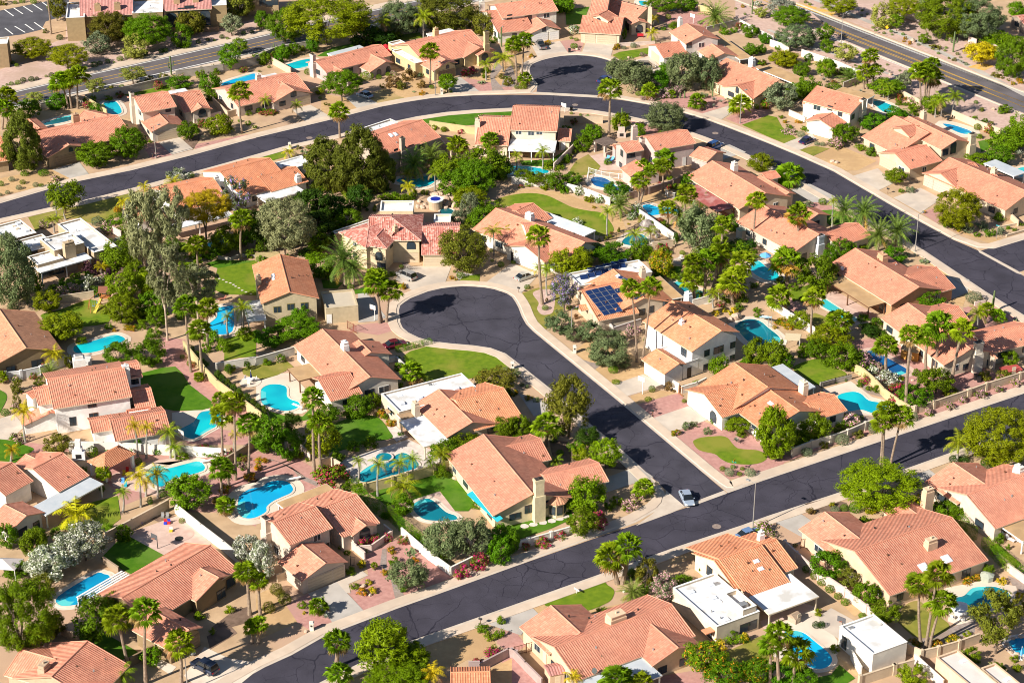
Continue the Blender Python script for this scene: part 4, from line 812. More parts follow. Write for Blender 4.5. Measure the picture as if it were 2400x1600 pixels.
def panels(T, q, nx, ny, house, on_roof=True, zf=3.0, skip=()):
    a, b, c = P(T, q)
    for i in range(nx):
        for j in range(ny):
            if (i, j) in skip: continue
            u, v = (i+.5)/nx, (j+.5)/ny; p = (a[0]+(b[0]-a[0])*u+(c[0]-a[0])*v, a[1]+(b[1]-a[1])*u+(c[1]-a[1])*v)
            if on_roof:
                r = house.onroof(T, '%f,%f' % ((p[0]-600*int(T[0]))*3.92, (p[1]-400*int(T[1]))*3.92))
                if not r: continue
                h0, nn = r[1], r[2]; q_ = [house.onroof(T, '%f,%f' % ((x[0]-600*int(T[0]))*3.92, (x[1]-400*int(T[1]))*3.92)) for x in ((p[0]+.5, p[1]), (p[0], p[1]+.5))]
                if None in q_: continue
                J = [(k[1]-h0)*2 for k in q_]; e1 = J[0]*(b[0]-a[0])/nx+J[1]*(b[1]-a[1])/nx; e2 = J[0]*(c[0]-a[0])/ny+J[1]*(c[1]-a[1])/ny; w_, l_ = e1.length*.96, e2.length*.96; e1.normalize(); e2.normalize(); lift = .12
            else: h0 = gp(p, zf); nn = Vector((0.1, -.45, .9)).normalized(); e1 = nn.cross(Z0).normalized(); e2 = nn.cross(e1); w_, l_ = 1.7, 1.2; lift = .3
            q4 = [h0+nn*lift+e1*w_/2*x+e2*l_/2*y for x, y in ((-1, -1), (1, -1), (1, 1), (-1, 1))]; fr = MB(); fr.add([x-nn*.05 for x in q4]+q4, [[3, 2, 1, 0], [4, 5, 6, 7], [0, 1, 5, 4], [1, 2, 6, 5], [2, 3, 7, 6], [3, 0, 4, 7]])
            o = fr.obj('solar_panel', STEEL, house.o); m_ = sum(q4, Vector())/4
            g_ = MB(); q5 = [m_+(x-m_)*.94 for x in q4]; g_.add([x+nn*.004 for x in q5]+[x+nn*.014 for x in q5], [[3, 2, 1, 0], [4, 5, 6, 7], [0, 1, 5, 4], [1, 2, 6, 5], [2, 3, 7, 6], [3, 0, 4, 7]]); g_.obj('solar_cells', PANEL, o)
panels('21', '665,1110 960,1040 845,1335', 5, 6, h, True, 3, ((4, 0), (4, 2), (4, 3), (4, 4), (4, 5), (3, 4), (3, 5))); panels('21', '945,975 985,960 1100,1050', 1, 3, h); panels('21', '1080,1180 1170,1120 1140,1190', 2, 2, h)
panels('21', '620,985 870,915 640,1000', 4, 1, h, False); panels('21', '690,920 1050,825 700,935', 5, 1, h, False); panels('21', '920,895 1030,870 925,900', 2, 1, h, False)
h.done(False)
h = House('22', '1750,100', 'the white balcony house', 'white two-storey house with a roof terrace over its garage and grey shaded gable', (.80, .79, .77), 'orange')
h.gable('21', '1470,1195', '1925,1470', '1665,1676', 5.4, '2170,1525').gable('21', '1545,1330', '1700,1260', '1570,1390', 6.0, walls=False).gable('22', '1345,62', '1520,208', '1200,175', 2.8, w2=1.6).flat('22', '1350,62 1490,18 1680,172', 3.3, PINK_ROOF, .3).chim('21', '1620,1122', 6.6, 1.5, 1.0, (.70, .70, .70)).chim('21', '1560,1375', 7.4, 1.0, .8, WHITEW).garage('22', '1300,290', 4.8, 'white').win('22', '1580,90', 1.5, 2.0).win('22', '1790,108 2070,20 1780,245 2100,145', 1.1, 1.2).win('22', '1897,78', 2.2, 1.3).door('22', '1625,300', 1.0, 2.1).done(False)
h = House('22', '2300,600', 'the white arched-porch house', 'white L-shaped corner house with arched porch and long grey patio roof', (.82, .79, .72), 'orange')
h.gable('22', '2040,195', '2352,418', '2020,645', 3.1).gable('22', '2340,440', '2662,632', '2080,655', 2.7, '2917,660', pitch=.3).gable('22', '1765,482', '2075,385', '1920,705', 2.9).gable('32', '355,565', '610,487', '725,635', 2.8).cover('32', '135,205 430,417 295,458', 2.7, GREY_ROOF).chim('32', '330,368', 5.4, 1.5, 1.1, (.70, .62, .48)).garage('22', '1700,620', 4.8, 'white').win('22', '1850,690', 1.9, 2.0, True).win('22', '2130,720 2230,780', 1.6, 1.2).skylight('32', '25,570', 1.2, .7).done()
h = House('31', '1100,1050', 'the terracotta-walled house', 'terracotta-walled ranch house with tan patio roof above a narrow lap pool', TERR, 'salmon')
h.gable('31', '800,712', '1390,1068', '1140,1242', 2.9).gable('31', '1280,960', '1550,885', '1715,1080', 2.8).gable('31', '1110,865', '1170,838', '1225,870', 3.2).cover('31', '700,960 1105,1200 960,1262', 2.7, TAN_ROOF, True, BROWN).chim('31', '1055,765', 5.8, 1.9, 1.4, (.55, .33, .20)).win('31', '1050,1290 900,1265', 2.0, 1.6).dish('31', '680,925').done()
h = House('32', '1500,50', 'the palm-shaded house', 'cream house with salmon roof, shade-striped by palms, and octagonal bay', (.60, .52, .40), 'salmon')
h.gable('31', '1285,1215', '1870,1638', '1650,1816', 2.9).gable('31', '1500,1310', '1740,1235', '1890,1415', 2.8).gable('31', '1920,1515', '2400,1410', '2150,1655', 2.8).xchim('32', '1912,5', '1900,230', 1.9, 1.1, (.66, .60, .50)).win('32', '1815,235 2060,215', 1.1, 1.2).gable('32', '2040,95', '2060,90', '2130,150', 2.7, hip=(.3, .3)).done()
h = House('33', '2000,100', 'the right-edge ranch house', 'clay-roofed ranch house with white chimney and wide tan patio roof', (.62, .52, .42), 'clay')
h.gable('32', '1700,1110', '2000,1312', '1450,1298', 2.8).gable('32', '1830,1412', '2450,1180', '2065,1731', 2.9).cover('33', '2115,110 2400,5 2600,170', 2.6, TAN_ROOF).chim('32', '2310,1145', 6.0, 1.7, 1.2, (.66, .62, .57)).gable('32', '2050,1220', '2250,1150', '2080,1240', 2.8).done()
h = House('33', '1200,400', 'the big skylight ranch house', 'big clay-roofed ranch house with two square skylights and peach walls', PEACH, 'clay')
h.gable('33', '795,357', '1690,45', '1085,782', 2.9, pitch=.32).gable('33', '525,-5', '845,245', '290,165', 2.8).gable('32', '1190,1445', '1395,1610', '1050,1560', 2.8).chim('33', '1500,245', 6.2, 1.9, 1.2).chim('32', '1475,1350', 6.2, 1.7, 1.2).skylight('33', '1430,505 1640,430', 1.5, 1.5).win('33', '1820,560', 1.6, 1.5).done()
h = House('23', '900,1150', 'the wide peach ranch house', 'wide peach-walled clay-roofed house with a broad boxy chimney and front gables', PEACH, 'clay')
h.gable('23', '388,1237', '1465,840', '650,1530', 2.9, pitch=.32).gable('23', '365,852', '620,1108', '85,1072', 2.8).gable('23', '1525,1245', '1280,1020', '1295,1420', 2.8).cover('23', '1200,1335 1390,1490 760,1720', 2.6, GREY_ROOF).chim('23', '955,930', 5.9, 2.8, 1.7).win('23', '380,1400', 1.0, 1.1).win('23', '1580,1370 1380,1450', 1.5, 1.2).door('23', '300,1330', .9, 2, CREAM).dish('23', '755,1490').done()
h = House('23', '2000,900', 'the rooftop-skylight house', 'orange-roofed house with a big white flat roof dotted with skylights', (.70, .60, .46), 'orange')
h.gable('23', '1855,442', '2427,245', '2597,520', 2.9).gable('23', '1900,428', '2290,294', '2522,722', 2.3, pitch=.33, walls=False).flat('23', '1475,692 1870,567 2280,920', 3.3).flat('23', '1945,745 2065,705 2232,862', 4.3, None, .8, (.62, .52, .40), 2.6).cover('33', '205,560 455,775 0,940', 2.7, WHITE_ROOF, True, CREAM).chim('23', '2290,178', 5.8, 1.0, .8, WHITEW).boxes('23', '1645,735 1830,665 1850,790 1890,825 1965,990', 2.98, 1.0, .8, .2).boxes('23', '2120,870', 3.6, 1.3, 1.0, .7, 'air_conditioner', STEEL)
h.skylight('23', '2245,450 2285,520', 1.0, .7).win('23', '2170,1050', 3.0, 1.5).win('23', '1815,1150', 1.0, 1.3).win('23', '1815,545', 1.4, 1.6).boxes('23', '1815,1085', 2.2, 2.2, 1.3, .14, 'awning', TILES['orange']).done(False)
h = House('33', '950,1200', 'the white cube garage', 'plain white flat-roofed cube building beside the backyard basketball court', (.74, .70, .63), 'orange', 'garage_building', 'garage')
h.flat('33', '660,1045 970,935 1278,1190', 3.5).win('33', '700,1200', 1.0, 2.0).done(False)
h = House('33', '1900,1480', 'the pale flat-roofed house', 'peach-walled house with an L-shaped pale pink flat roof at the frame corner', PEACH, 'orange')
h.flat('33', '1545,1330 1740,1260 2160,1580', 3.3, PINK_ROOF).flat('33', '1950,1432 2070,1370 2420,1600', 3.3, PINK_ROOF).boxes('33', '1800,1365 2200,1535', 3.0, 1.0, .7, .2).done(False)
h = House('13', '400,400', 'the mauve-trimmed house', 'two-storey house with mauve trim, arched window and gabled two-car garage', (.60, .49, .40), 'clay')
h.gable('13', '155,95', '545,-58', '220,340', 5.0).gable('13', '600,-25', '910,-178', '1120,105', 3.2).gable('13', '1010,122', '905,35', '875,215', 3.1, '1100,110').gable('13', '635,470', '425,290', '430,650', 2.7, '855,460').cover('12', '190,1480 635,1297 735,1362', 2.8, TAN_ROOF).xchim('13', '108,50', '125,330', 1.8, 1.1).garage('13', '600,650', 4.9, 'beige').garage('13', '760,570', 2.0, 'beige').win('13', '1000,190', 1.9, 1.9, True).win('13', '560,225 190,350', 1.2, 1.3, fm=WHITE).door('13', '660,210', 1.2, 2.3).done(False)
h = House('03', '1600,600', 'the brown-walled ranch house', 'brown-walled ranch house with very long clay roof and open garage door', (.27, .19, .105), 'clay')
h.gable('03', '1115,785', '1935,300', '2175,535', 2.9).gable('03', '2010,600', '1840,510', '1910,880', 2.8, '2220,640').gable('03', '1715,1095', '1420,885', '1560,1275', 2.8, '1940,1095').cover('03', '695,775 1105,530 1190,578', 2.6, WHITE, True, WHITE, True).garage('03', '1830,1200', 4.4, 'brown').win('03', '2040,850 2165,765', 1.7, 1.5).done(False)
h = House('03', '600,1500', 'the cropped clay-roofed house', 'clay-roofed house with shaded hip and tan chimney cropped by the frame', (.46, .34, .24), 'clay')
h.gable('03', '805,1180', '470,1510', '1180,1420', 2.9).gable('03', '190,1262', '540,1355', '50,1500', 2.8).chim('03', '400,1390', 5.6, 1.7, 1.2).done(False)
h = House('02', '800,650', 'the white stucco house', 'rambling white stucco two-storey house with stepped clay roofs', (.85, .83, .80), 'clay')
h.gable('02', '430,345', '1140,235', '1180,512', 5.3).gable('02', '320,452', '640,395', '330,592', 5.2).gable('02', '1130,210', '1275,195', '1285,330', 5.2).gable('02', '1200,440', '1392,440', '1400,605', 2.8).gable('02', '1000,690', '1530,668', '1470,850', 2.7).gable('02', '815,715', '1040,705', '785,852', 2.6).gable('02', '490,650', '430,570', '625,690', 2.8, '200,780').gable('02', '250,480', '440,400', '220,560', 3.2).gable('02', '1160,625', '1380,600', '1160,660', 3.2)
h.chim('02', '1150,222', 7.8, 1.4, 1.0, WHITEW).win('02', '845,575 860,690', 1.4, 1.3, fm=BROWN).win('02', '670,735 1195,360 1245,355', 1.0, 1.6).done(False)
h = House('03', '300,100', 'the grey-patio ranch house', 'clay-roofed ranch house with pale grey patio roof on white posts', (.70, .66, .60), 'clay')
h.gable('02', '300,1170', '580,1022', '805,1240', 2.9).gable('02', '-150,1240', '118,1112', '300,1285', 3.6).gable('02', '235,1035', '360,1090', '150,1115', 2.8).gable('03', '245,30', '40,-70', '95,185', 2.7).cover('02', '285,1525 810,1240 940,1310', 2.6, GREY_ROOF).win('03', '205,180', 1.8, 1.2).win('03', '335,130', 1.2, 1.3).done(False)
h = House('13', '2000,1540', 'the mauve-walled corner house', 'orange roof corner of a house cropped below the mauve garden wall', (.42, .33, .31), 'orange')
h.gable('13', '1790,1470', '2150,1462', '2230,1600', 2.7).done(False)
# ------------------------------------------------------------------ garden walls and fences
WALLSEG = []
def wall(T, q, h=1.75, col=(.58, .46, .33), pil=0, th=.22, look=None, cap=True):
    pts = G(T, q); m = stucco(col); mid = pts[len(pts)//2] if len(pts) > 2 else (pts[0]+pts[1])/2
    o = thing('garden_wall', pts[0], look or 'stucco garden wall', 'wall', 'garden walls between the lots'); mb = MB(); cp = MB()
    for a, b in zip(pts, pts[1:]):
        WALLSEG.append((a, b)) if h > 1.55 and T not in ('33', '32') else None
        d = flat2(b-a); L = (b-a).length; mb.box((a+b)/2, d, perp(d), L+th*.98, th, -.1, h)
        if cap: cp.box((a+b)/2, d, perp(d), L+th, th+.08, h+.002, h+.07)
        if pil:
            for i in range(int(L/pil)+1):
                p = a+d*min(i*pil, L); k = MB(); k.box(p, d, perp(d), .48, .48, -.1, h+.2); k.obj('pillar', m, o)
    mb.obj('wall_run', m, o); cp.obj('coping', stucco(tone(col, 1.05)), o) if cap else None
    THINGS[-1][4] = mid; return o
def fence(T, q, h=1.5, mat=None, step=2.0, look='black metal pool fence'):
    pts = G(T, q); o = thing('pool_fence', pts[0], look, 'fence', 'fences around the pools'); mb = MB()
    for a, b in zip(pts, pts[1:]):
        d = flat2(b-a); L = (b-a).length; n = perp(d)
        for z in (.15, h-.1): mb.box((a+b)/2, d, n, L, .05, z, z+.06)
        k = max(2, int(L/.22))
        for i in range(k): p = a.lerp(b, i/k); mb.box(p, d, n, .03, .03, .02, h)
        for i in range(int(L/step)+1): p = a+d*min(i*step, L); k2 = MB(); k2.box(p, d, n, .09, .09, 0, h+.1); k2.obj('fence_post', mat or BLACK, o)
    mb.obj('fence_panel', mat or BLACK, o); THINGS[-1][4] = pts[0].lerp(pts[-1], .5); return o
TW, WW, GW, YW, MW, PW = (.58, .46, .33), (.72, .68, .61), (.40, .36, .31), (.52, .42, .22), (.40, .30, .28), (.62, .50, .44)
for T, q, h_, c_, pil, lk in (
    ('00', '790,945 1210,855 1560,772', 2.0, GW, 0, 'grey block wall along the arterial'), ('00', '1620,722 2050,662 2400,585', 2.0, GW, 0, 'grey block wall along the arterial'), ('10', '0,575 200,490 500,440', 1.8, GW, 0, 'grey block wall along the arterial'),
    ('00', '795,955 985,1075', 1.8, YW, 0, 'mustard side wall'), ('00', '1720,1085 1790,1135 2030,1065', 1.1, PW, 0, 'low pale courtyard wall'), ('00', '1960,955 2095,1085 2165,1065', 1.6, TW, 0, 'tan side wall'), ('00', '380,1010 700,940 780,950', 1.7, GW, 0, 'dark block wall'),
    ('10', '130,580 320,685', 1.7, TW, 0, 'tan yard wall'), ('10', '500,875 620,840', 1.6, TW, 0, 'tan side wall'), ('20', '960,432 1310,412', .9, PW, 0, 'low pinkish courtyard wall'), ('20', '1710,105 1840,135', 1.8, YW, 0, 'yellow end wall'), ('20', '1790,310 2080,238', 1.8, GW, 0, 'grey yard wall'),
    ('20', '2085,235 2260,330 2400,395', 1.7, WW, 0, 'white yard wall along the arterial'), ('30', '20,425 190,480', 1.7, WW, 0, 'white yard wall along the arterial'), ('30', '310,520 640,630 860,730', 1.8, WW, 0, 'long pale wall along the arterial'), ('30', '690,820 880,745', 1.7, GW, 0, 'dark cross wall'),
    ('30', '1200,880 1400,985', 1.7, TW, 0, 'tan wall below the palms'), ('30', '1690,1075 1900,1165 2130,1245', 1.7, TW, 0, 'tan wall along the arterial'), ('30', '1150,135 1420,215', 1.8, PW, 0, 'pinkish wall across the arterial'), ('30', '1840,400 1910,425', 1.8, PW, 0, 'pinkish wall across the arterial'), ('30', '2050,460 2180,530', 1.8, PW, 0, 'pinkish wall across the arterial'),
    ('30', '195,1060 335,1125 400,1085', 1.3, WW, 0, 'white courtyard wall'), ('20', '480,1130 830,1135', 1.7, TW, 0, 'tan back wall'), ('20', '590,1365 385,1565', 1.7, PW, 0, 'pale wall between two yards'), ('21', '450,170 690,235 900,320', 1.7, WW, 0, 'white wall above the curved lawn'), ('21', '1170,430 1500,660', 1.8, WW, 0, 'white wall beside the small pool'),
    ('21', '1290,725 1490,700', 1.6, TW, 0, 'tan wall by the cypress'), ('21', '0,120 220,145 440,165', 1.7, WW, 0, 'white wall behind the gravel'), ('21', '1070,265 1260,215 1480,145 1660,75', 1.6, (.36, .26, .22), 4, 'brown pillared fence wall'), ('10', '1640,1275 1800,1455', 1.7, TW, 0, 'tan wall beside the striped lawn'), ('10', '1600,1175 2010,1235', 1.7, YW, 0, 'yellowish wall below the lawn'),
    ('11', '0,830 220,815', 1.7, YW, 0, 'yellowish yard wall'), ('01', '540,1215 860,1170', 1.5, TW, 0, 'tan back wall of the play lawn'), ('01', '1215,1015 1310,980', 1.6, TW, 0, 'tan wall'), ('01', '1215,1105 1290,1175', 1.6, YW, 0, 'yellow tan wall'), ('01', '1040,580 1115,620', 1.6, PW, 0, 'pale wall'), ('01', '2010,810 2120,825 2210,790 2352,800', .6, GW, 0, 'low curved planter wall'),
    ('02', '1690,75 1900,335 2000,440 2352,700', 1.9, YW, 0, 'long mustard boundary wall'), ('12', '0,700 65,750', 1.9, YW, 0, 'mustard boundary wall end'), ('02', '640,1010 960,1010 1390,1035 1700,1050 2080,1075', 1.9, WW, 0, 'bright white boundary wall'), ('02', '60,360 200,345 380,305 620,215 840,215', 1.7, (.62, .62, .62), 5, 'grey-white pillared wall'),
    ('02', '1990,275 2352,215', 1.7, (.60, .56, .50), 0, 'pale wall behind topiary'), ('12', '0,225 350,125', 1.7, (.62, .58, .52), 0, 'pale wall behind the yellow lawn'), ('02', '2080,1140 2352,970', 1.6, (.42, .33, .24), 0, 'brownish yard wall'), ('03', '975,275 1215,150 1550,-30', 1.8, TW, 0, 'tan wall between lawn and paved court'),
    ('03', '1615,10 1850,200 2060,360 2200,480', 1.9, WW, 0, 'cream diagonal boundary wall'), ('12', '1000,1395 1400,1295 1780,1180', 1.9, YW, 5, 'yellow pool wall'), ('12', '600,1160 690,1140 775,1190', 1.7, TW, 0, 'tan gate wall'), ('12', '380,1000 500,1090', 1.6, PW, 0, 'pale yard wall'), ('13', '1340,220 1580,430 1780,575', 1.6, WW, 0, 'vine-covered cream wall'),
    ('13', '1795,575 1990,480', 1.5, WW, 0, 'cream return wall'), ('13', '800,275 930,375 1000,435', 1.4, PW, 0, 'mauve courtyard wall'), ('13', '930,370 1060,360 1250,225 1180,170', 1.2, PW, 0, 'low courtyard wall'), ('13', '2050,1465 2320,1325 2400,1345', 1.5, MW, 0, 'mauve garden wall'), ('23', '0,1320 120,1450 270,1600', 1.5, MW, 0, 'long mauve garden wall'), ('13', '1960,1470 2050,1465', 1.9, (.46, .35, .33), 0, 'mauve gate pier'),
    ('23', '30,345 150,310 360,250 550,195', 1.4, WW, 6, 'low cream pillared wall'), ('22', '1480,440 1530,470', 1.8, WW, 0, 'white gate wall'), ('22', '1560,480 1700,440 1780,400', 1.5, WW, 0, 'white side wall'), ('32', '225,1055 400,985 570,940 730,885 890,815 1015,765', 1.6, (.58, .52, .43), 6.5, 'grey-tan pillared street wall'), ('32', '1285,665 1345,668 1520,620 1850,510 2000,455 2400,330', 1.6, TW, 8, 'long tan pillared street wall'),
    ('32', '800,290 860,315 980,420 1060,510 1200,610 1285,660', 1.7, YW, 0, 'mustard side wall with flowers'), ('33', '150,345 260,450 460,620 700,780 900,940 980,1010', 1.7, PW, 7, 'pinkish boundary wall'), ('33', '1290,1300 1405,1355 1560,1320 1750,1265 1930,1200', 1.7, TW, 6, 'tan pillared rear wall'), ('33', '840,1590 1160,1485 1330,1440', 1.7, TW, 6, 'tan wall behind the cube garage'), ('33', '1345,1385 1600,1620', 1.6, WW, 0, 'cream yard wall'),
    ('33', '2200,540 2400,690', 1.4, PW, 0, 'pinkish wall under a hedge'), ('33', '765,1350 850,1500', 1.6, WW, 0, 'short white service wall'), ('31', '0,1240 200,1370 440,1520', 1.6, WW, 0, 'white wall above the slide pool'), ('31', '2200,420 2295,510', 1.3, TW, 0, 'tan entry wall'), ('31', '2120,535 2300,500', .5, TW, 0, 'low tan planter wall'), ('31', '2190,610 2400,550', .5, TW, 0, 'low tan planter wall'),
    ('21', '1900,1180 2180,1100', 1.4, GW, 0, 'grey wall under the palms'), ('21', '1660,1250 1800,1215', 1.5, WW, 0, 'pale wall by the chimney'), ('03', '570,1120 730,1210', 1.5, (.38, .27, .2), 0, 'brown patio wall'), ('03', '1200,1415 1440,1290', 1.6, (.26, .18, .11), 0, 'dark brown side wall'), ('03', '955,470 1090,560', 1.2, (.32, .24, .17), 0, 'brown pool wall'), ('12', '1190,200 1290,180 1380,270', 1.0, (.55, .53, .5), 0, 'pale entry wall'),
    ('21', '880,1440 930,1500 1180,1420', 1.4, (.55, .50, .47), 0, 'pale courtyard wall'), ('32', '760,350 480,420', .9, GW, 0, 'thin grey yard fence wall'), ('00', '1820,300 2010,290', 1.2, (.30, .2, .13), 0, 'brown wall under the condominium'), ('13', '200,640 310,600', 1.4, TW, 0, 'tan gate wall by the garage'), ('31', '1900,1240 1990,1225', .8, PW, 0, 'low pink edging wall')):
    wall(T, q, h_, c_, pil, look=lk)
fence('21', '800,660 1020,615 1170,535'); fence('21', '690,100 705,20 820,55 1010,80 1110,120', 1.3, WHITE, 2, 'white picket pool fence'); fence('21', '1410,220 1430,245 1500,262', 1.5, WHITE, 2, 'curved white yard fence'); fence('32', '490,425 830,330', 1.3, BLACK, 3, 'thin black lawn fence'); fence('23', '20,1320 200,1270', 1.7, BROWN, 2, 'brown board side gate')
fence('33', '300,330 420,300', 1.7, BROWN, 2, 'brown wooden side gate'); fence('11', '840,1450 930,1500', 1.7, plain('rust gate paint', (.25, .08, .05)), 2, 'rust red driveway gate'); fence('22', '1530,480 1570,510', 1.7, plain('orange gate wood', (.42, .16, .05)), 2, 'orange wooden gate'); fence('13', '870,490 920,500', 1.8, BLACK, 2, 'black arched entry gate')

# ------------------------------------------------------------------ pools
WAT = {'step': watermat('shallow pool entry', (.10, .56, .58), (.06, .48, .54)), 'turq': watermat('turquoise pool water', (.006, .50, .57), (.004, .36, .48)), 'blue': watermat('blue pool water', (.006, .32, .55), (.006, .22, .45)), 'sky': watermat('bright sky blue pool water', (.006, .44, .72), (.006, .34, .62)), 'deep': watermat('deep blue pool water', (.008, .12, .33), (.006, .08, .24)),
       'dark': watermat('dark teal pool water', (.012, .12, .15), (.008, .075, .10)), 'pale': watermat('pale aqua pool water', (.05, .52, .54), (.03, .42, .48)), 'teal': watermat('teal pool water', (.005, .25, .31), (.004, .17, .23))}
def pool(T, q, m, look, deck=1.3, sm=True, dm=None, pebble=False):
    pts = G(T, q); c = sum(pts, Vector())/len(pts)
    L = smooth(pts, True, 4) if sm else pts
    o = thing('swimming_pool', c, look, 'pool', 'backyard swimming pools')
    W2 = offset(L, .38); ring = [Vector((p.x, p.y, .13)) for p in L]+[Vector((p.x, p.y, .13)) for p in W2]+[Vector((p.x, p.y, .02)) for p in L]+[Vector((p.x, p.y, .02)) for p in W2]; n = len(L)
    F = []
    for i in range(n):
        j = (i+1) % n; F += [[i, j, n+j, n+i], [i, 2*n+i, 2*n+j, j], [n+i, n+j, 3*n+j, 3*n+i]]
    obj('water', [Vector((p.x, p.y, .085)) for p in L], [list(range(n))], WAT[m], o); obj('coping', ring, F, dm or DECK, o)
    k = R.randrange(n); q = [L[(k+i) % n] for i in range(max(4, n//6))]; q = q+[x.lerp(c, .28) for x in q[::-1]]
    obj('pool_steps', [Vector((p.x, p.y, .09)) for p in q], [list(range(len(q)))], WAT['step'], o)
    if deck: sheet('patio', offset(L, deck), .044+(len(THINGS) % 7)*.0006, dm or DECK)
    return o
for a in (('00', '950,960 1000,935 1070,940 1120,1030 1060,1060 980,1050', 'turq', 'round turquoise pool below the block wall'), ('00', '415,1130 640,1065 650,1110 430,1155', 'dark', 'narrow dark green pool behind the brown ranch'), ('00', '2050,765 2290,690 2352,685 2360,740 2200,790 2060,790', 'sky', 'pool half covered beside the arterial wall'),
          ('10', '275,605 340,580 430,555 520,545 560,570 500,605 430,628 330,635', 'turq', 'turquoise pool on a white deck'), ('11', '1290,100 1350,68 1470,82 1560,50 1675,62 1650,100 1560,150 1440,150 1370,125', 'turq', 'freeform turquoise pool by the date palms'), ('20', '-180,1560 0,1530 160,1535 320,1565 300,1600 0,1610 -150,1600', 'turq', 'pale turquoise pool before the verandah'),
          ('21', '725,85 770,60 850,72 920,112 970,150 1060,158 1085,190 1060,200 980,195 860,165 760,140', 'deep', 'deep blue kidney pool behind a white fence'), ('21', '1198,330 1260,313 1350,340 1430,342 1515,360 1530,395 1400,402 1270,415 1235,375', 'sky', 'blue freeform pool under fan palms'), ('21', '1060,605 1110,585 1200,590 1240,625 1235,675 1130,695 1010,668', 'teal', 'teal pool beside a grey boulder'),
          ('21', '2190,870 2260,830 2352,900 2440,940 2440,1010 2352,1010 2290,990 2200,930', 'turq', 'turquoise pool among clustered palms'), ('21', '2045,1430 2110,1385 2190,1365 2280,1385 2360,1450 2460,1535 2440,1600 2300,1640 2180,1580 2100,1500', 'teal', 'big dark turquoise pool with a slide'), ('21', '1490,1040 1560,1020 1620,1060 1800,1140 1780,1200 1700,1190 1600,1130', 'teal', 'shaded dark pool behind fan palms'),
          ('31', '490,1195 525,1180 740,1320 825,1362 805,1385 745,1397 500,1252', 'pale', 'long narrow aqua lap pool', 0, False), ('32', '910,100 985,93 1090,150 1230,228 1280,262 1270,295 1180,318 1110,295 1060,250 960,180', 'deep', 'deep blue pool with pink deck', 1.3, True, PAVER), ('32', '640,505 760,465 850,480 930,545 1085,570 1100,600 1040,655 960,662 860,632 740,642 690,600', 'turq', 'turquoise freeform pool on a cream deck', .8),
          ('12', '42,480 60,430 130,398 220,398 280,425 285,500 320,535 390,560 398,600 330,635 230,638 120,602 55,570', 'turq', 'kidney-shaped turquoise pool beside cypress columns', .8), ('12', '930,1235 1020,1160 1110,1110 1100,1055 1180,1040 1250,1070 1300,1040 1380,1030 1490,1115 1475,1165 1400,1192 1130,1272 1080,1297 950,1285', 'teal', 'dark turquoise pool with round spa', 0), ('12', '1440,1505 1590,1445 1740,1565 1830,1600 1840,1640 1700,1650 1560,1640 1480,1590', 'teal', 'small teal pool beside a teal awning', .9),
          ('12', '-150,1420 -60,1360 60,1335 100,1300 200,1280 290,1292 340,1350 320,1395 240,1432 160,1470 100,1520 90,1570 -20,1625 -120,1620 -170,1560 -165,1480', 'sky', 'large bright blue freeform pool', 1.9), ('02', '1370,1180 1420,1150 1490,1148 1545,1168 1700,1130 1835,1105 1870,1190 1580,1272 1500,1332 1430,1322 1330,1232', 'turq', 'turquoise pool with diving board near the pavilion', 1.2), ('02', '1645,820 1780,740 1850,652 2000,645 2050,720 1990,782 1900,832 1780,898 1690,870', 'turq', 'angular turquoise pool with poolside hoop', .8),
          ('02', '675,62 720,30 850,0 1010,-48 1085,-55 1150,-10 1000,60 850,105 700,108', 'turq', 'long turquoise pool above the white house', 1.2), ('01', '1900,680 2000,630 2065,600 2070,645 2030,705 1950,712', 'turq', 'small pool under a golden tree', 1), ('01', '2000,1270 2090,1248 2145,1262 2135,1480 1970,1502 1905,1430 1990,1350', 'sky', 'blue rectangular pool under palms', 1.4), ('03', '535,775 870,570 960,570 1005,588 1010,660 760,830 720,850 560,862', 'blue', 'blue pool under a white pergola', 1.0),
          ('33', '150,1110 240,1090 330,1112 420,1180 570,1310 580,1390 500,1440 380,1422 240,1300', 'sky', 'bright blue pool behind fan palms', .8), ('33', '1720,790 1800,770 1880,700 2000,685 2100,690 2190,730 2230,780 2180,830 2000,900 1890,930 1800,922 1745,845', 'teal', 'deep teal pool with built-in steps', .8), ('33', '2212,1190 2290,1160 2370,1170 2420,1290 2300,1302 2225,1232', 'blue', 'round blue pool edged with pale stones', 1.0, True, FLAG), ('30', '965,935 1060,942 1158,988 1120,1038 1060,1032 990,975', 'turq', 'turquoise pool behind the tall chimney'),
          ('30', '1605,1145 1700,1152 1865,1208 1835,1238 1740,1218', 'blue', 'narrow blue pool behind salmon roofs', 2.0), ('31', '2230,20 2352,-30 2420,0 2330,60', 'pale', 'pale pool cropped by the frame', 1), ('11', '1690,375 1740,345 1815,372 1780,425 1765,500 1710,502 1722,440', 'dark', 'dark lagoon pool below a boulder waterfall', .4), ('20', '1165,15 1230,15 1240,40 1190,58', 'turq', 'tiny glimpse of pool behind the dormer house')):
    pool(*a)

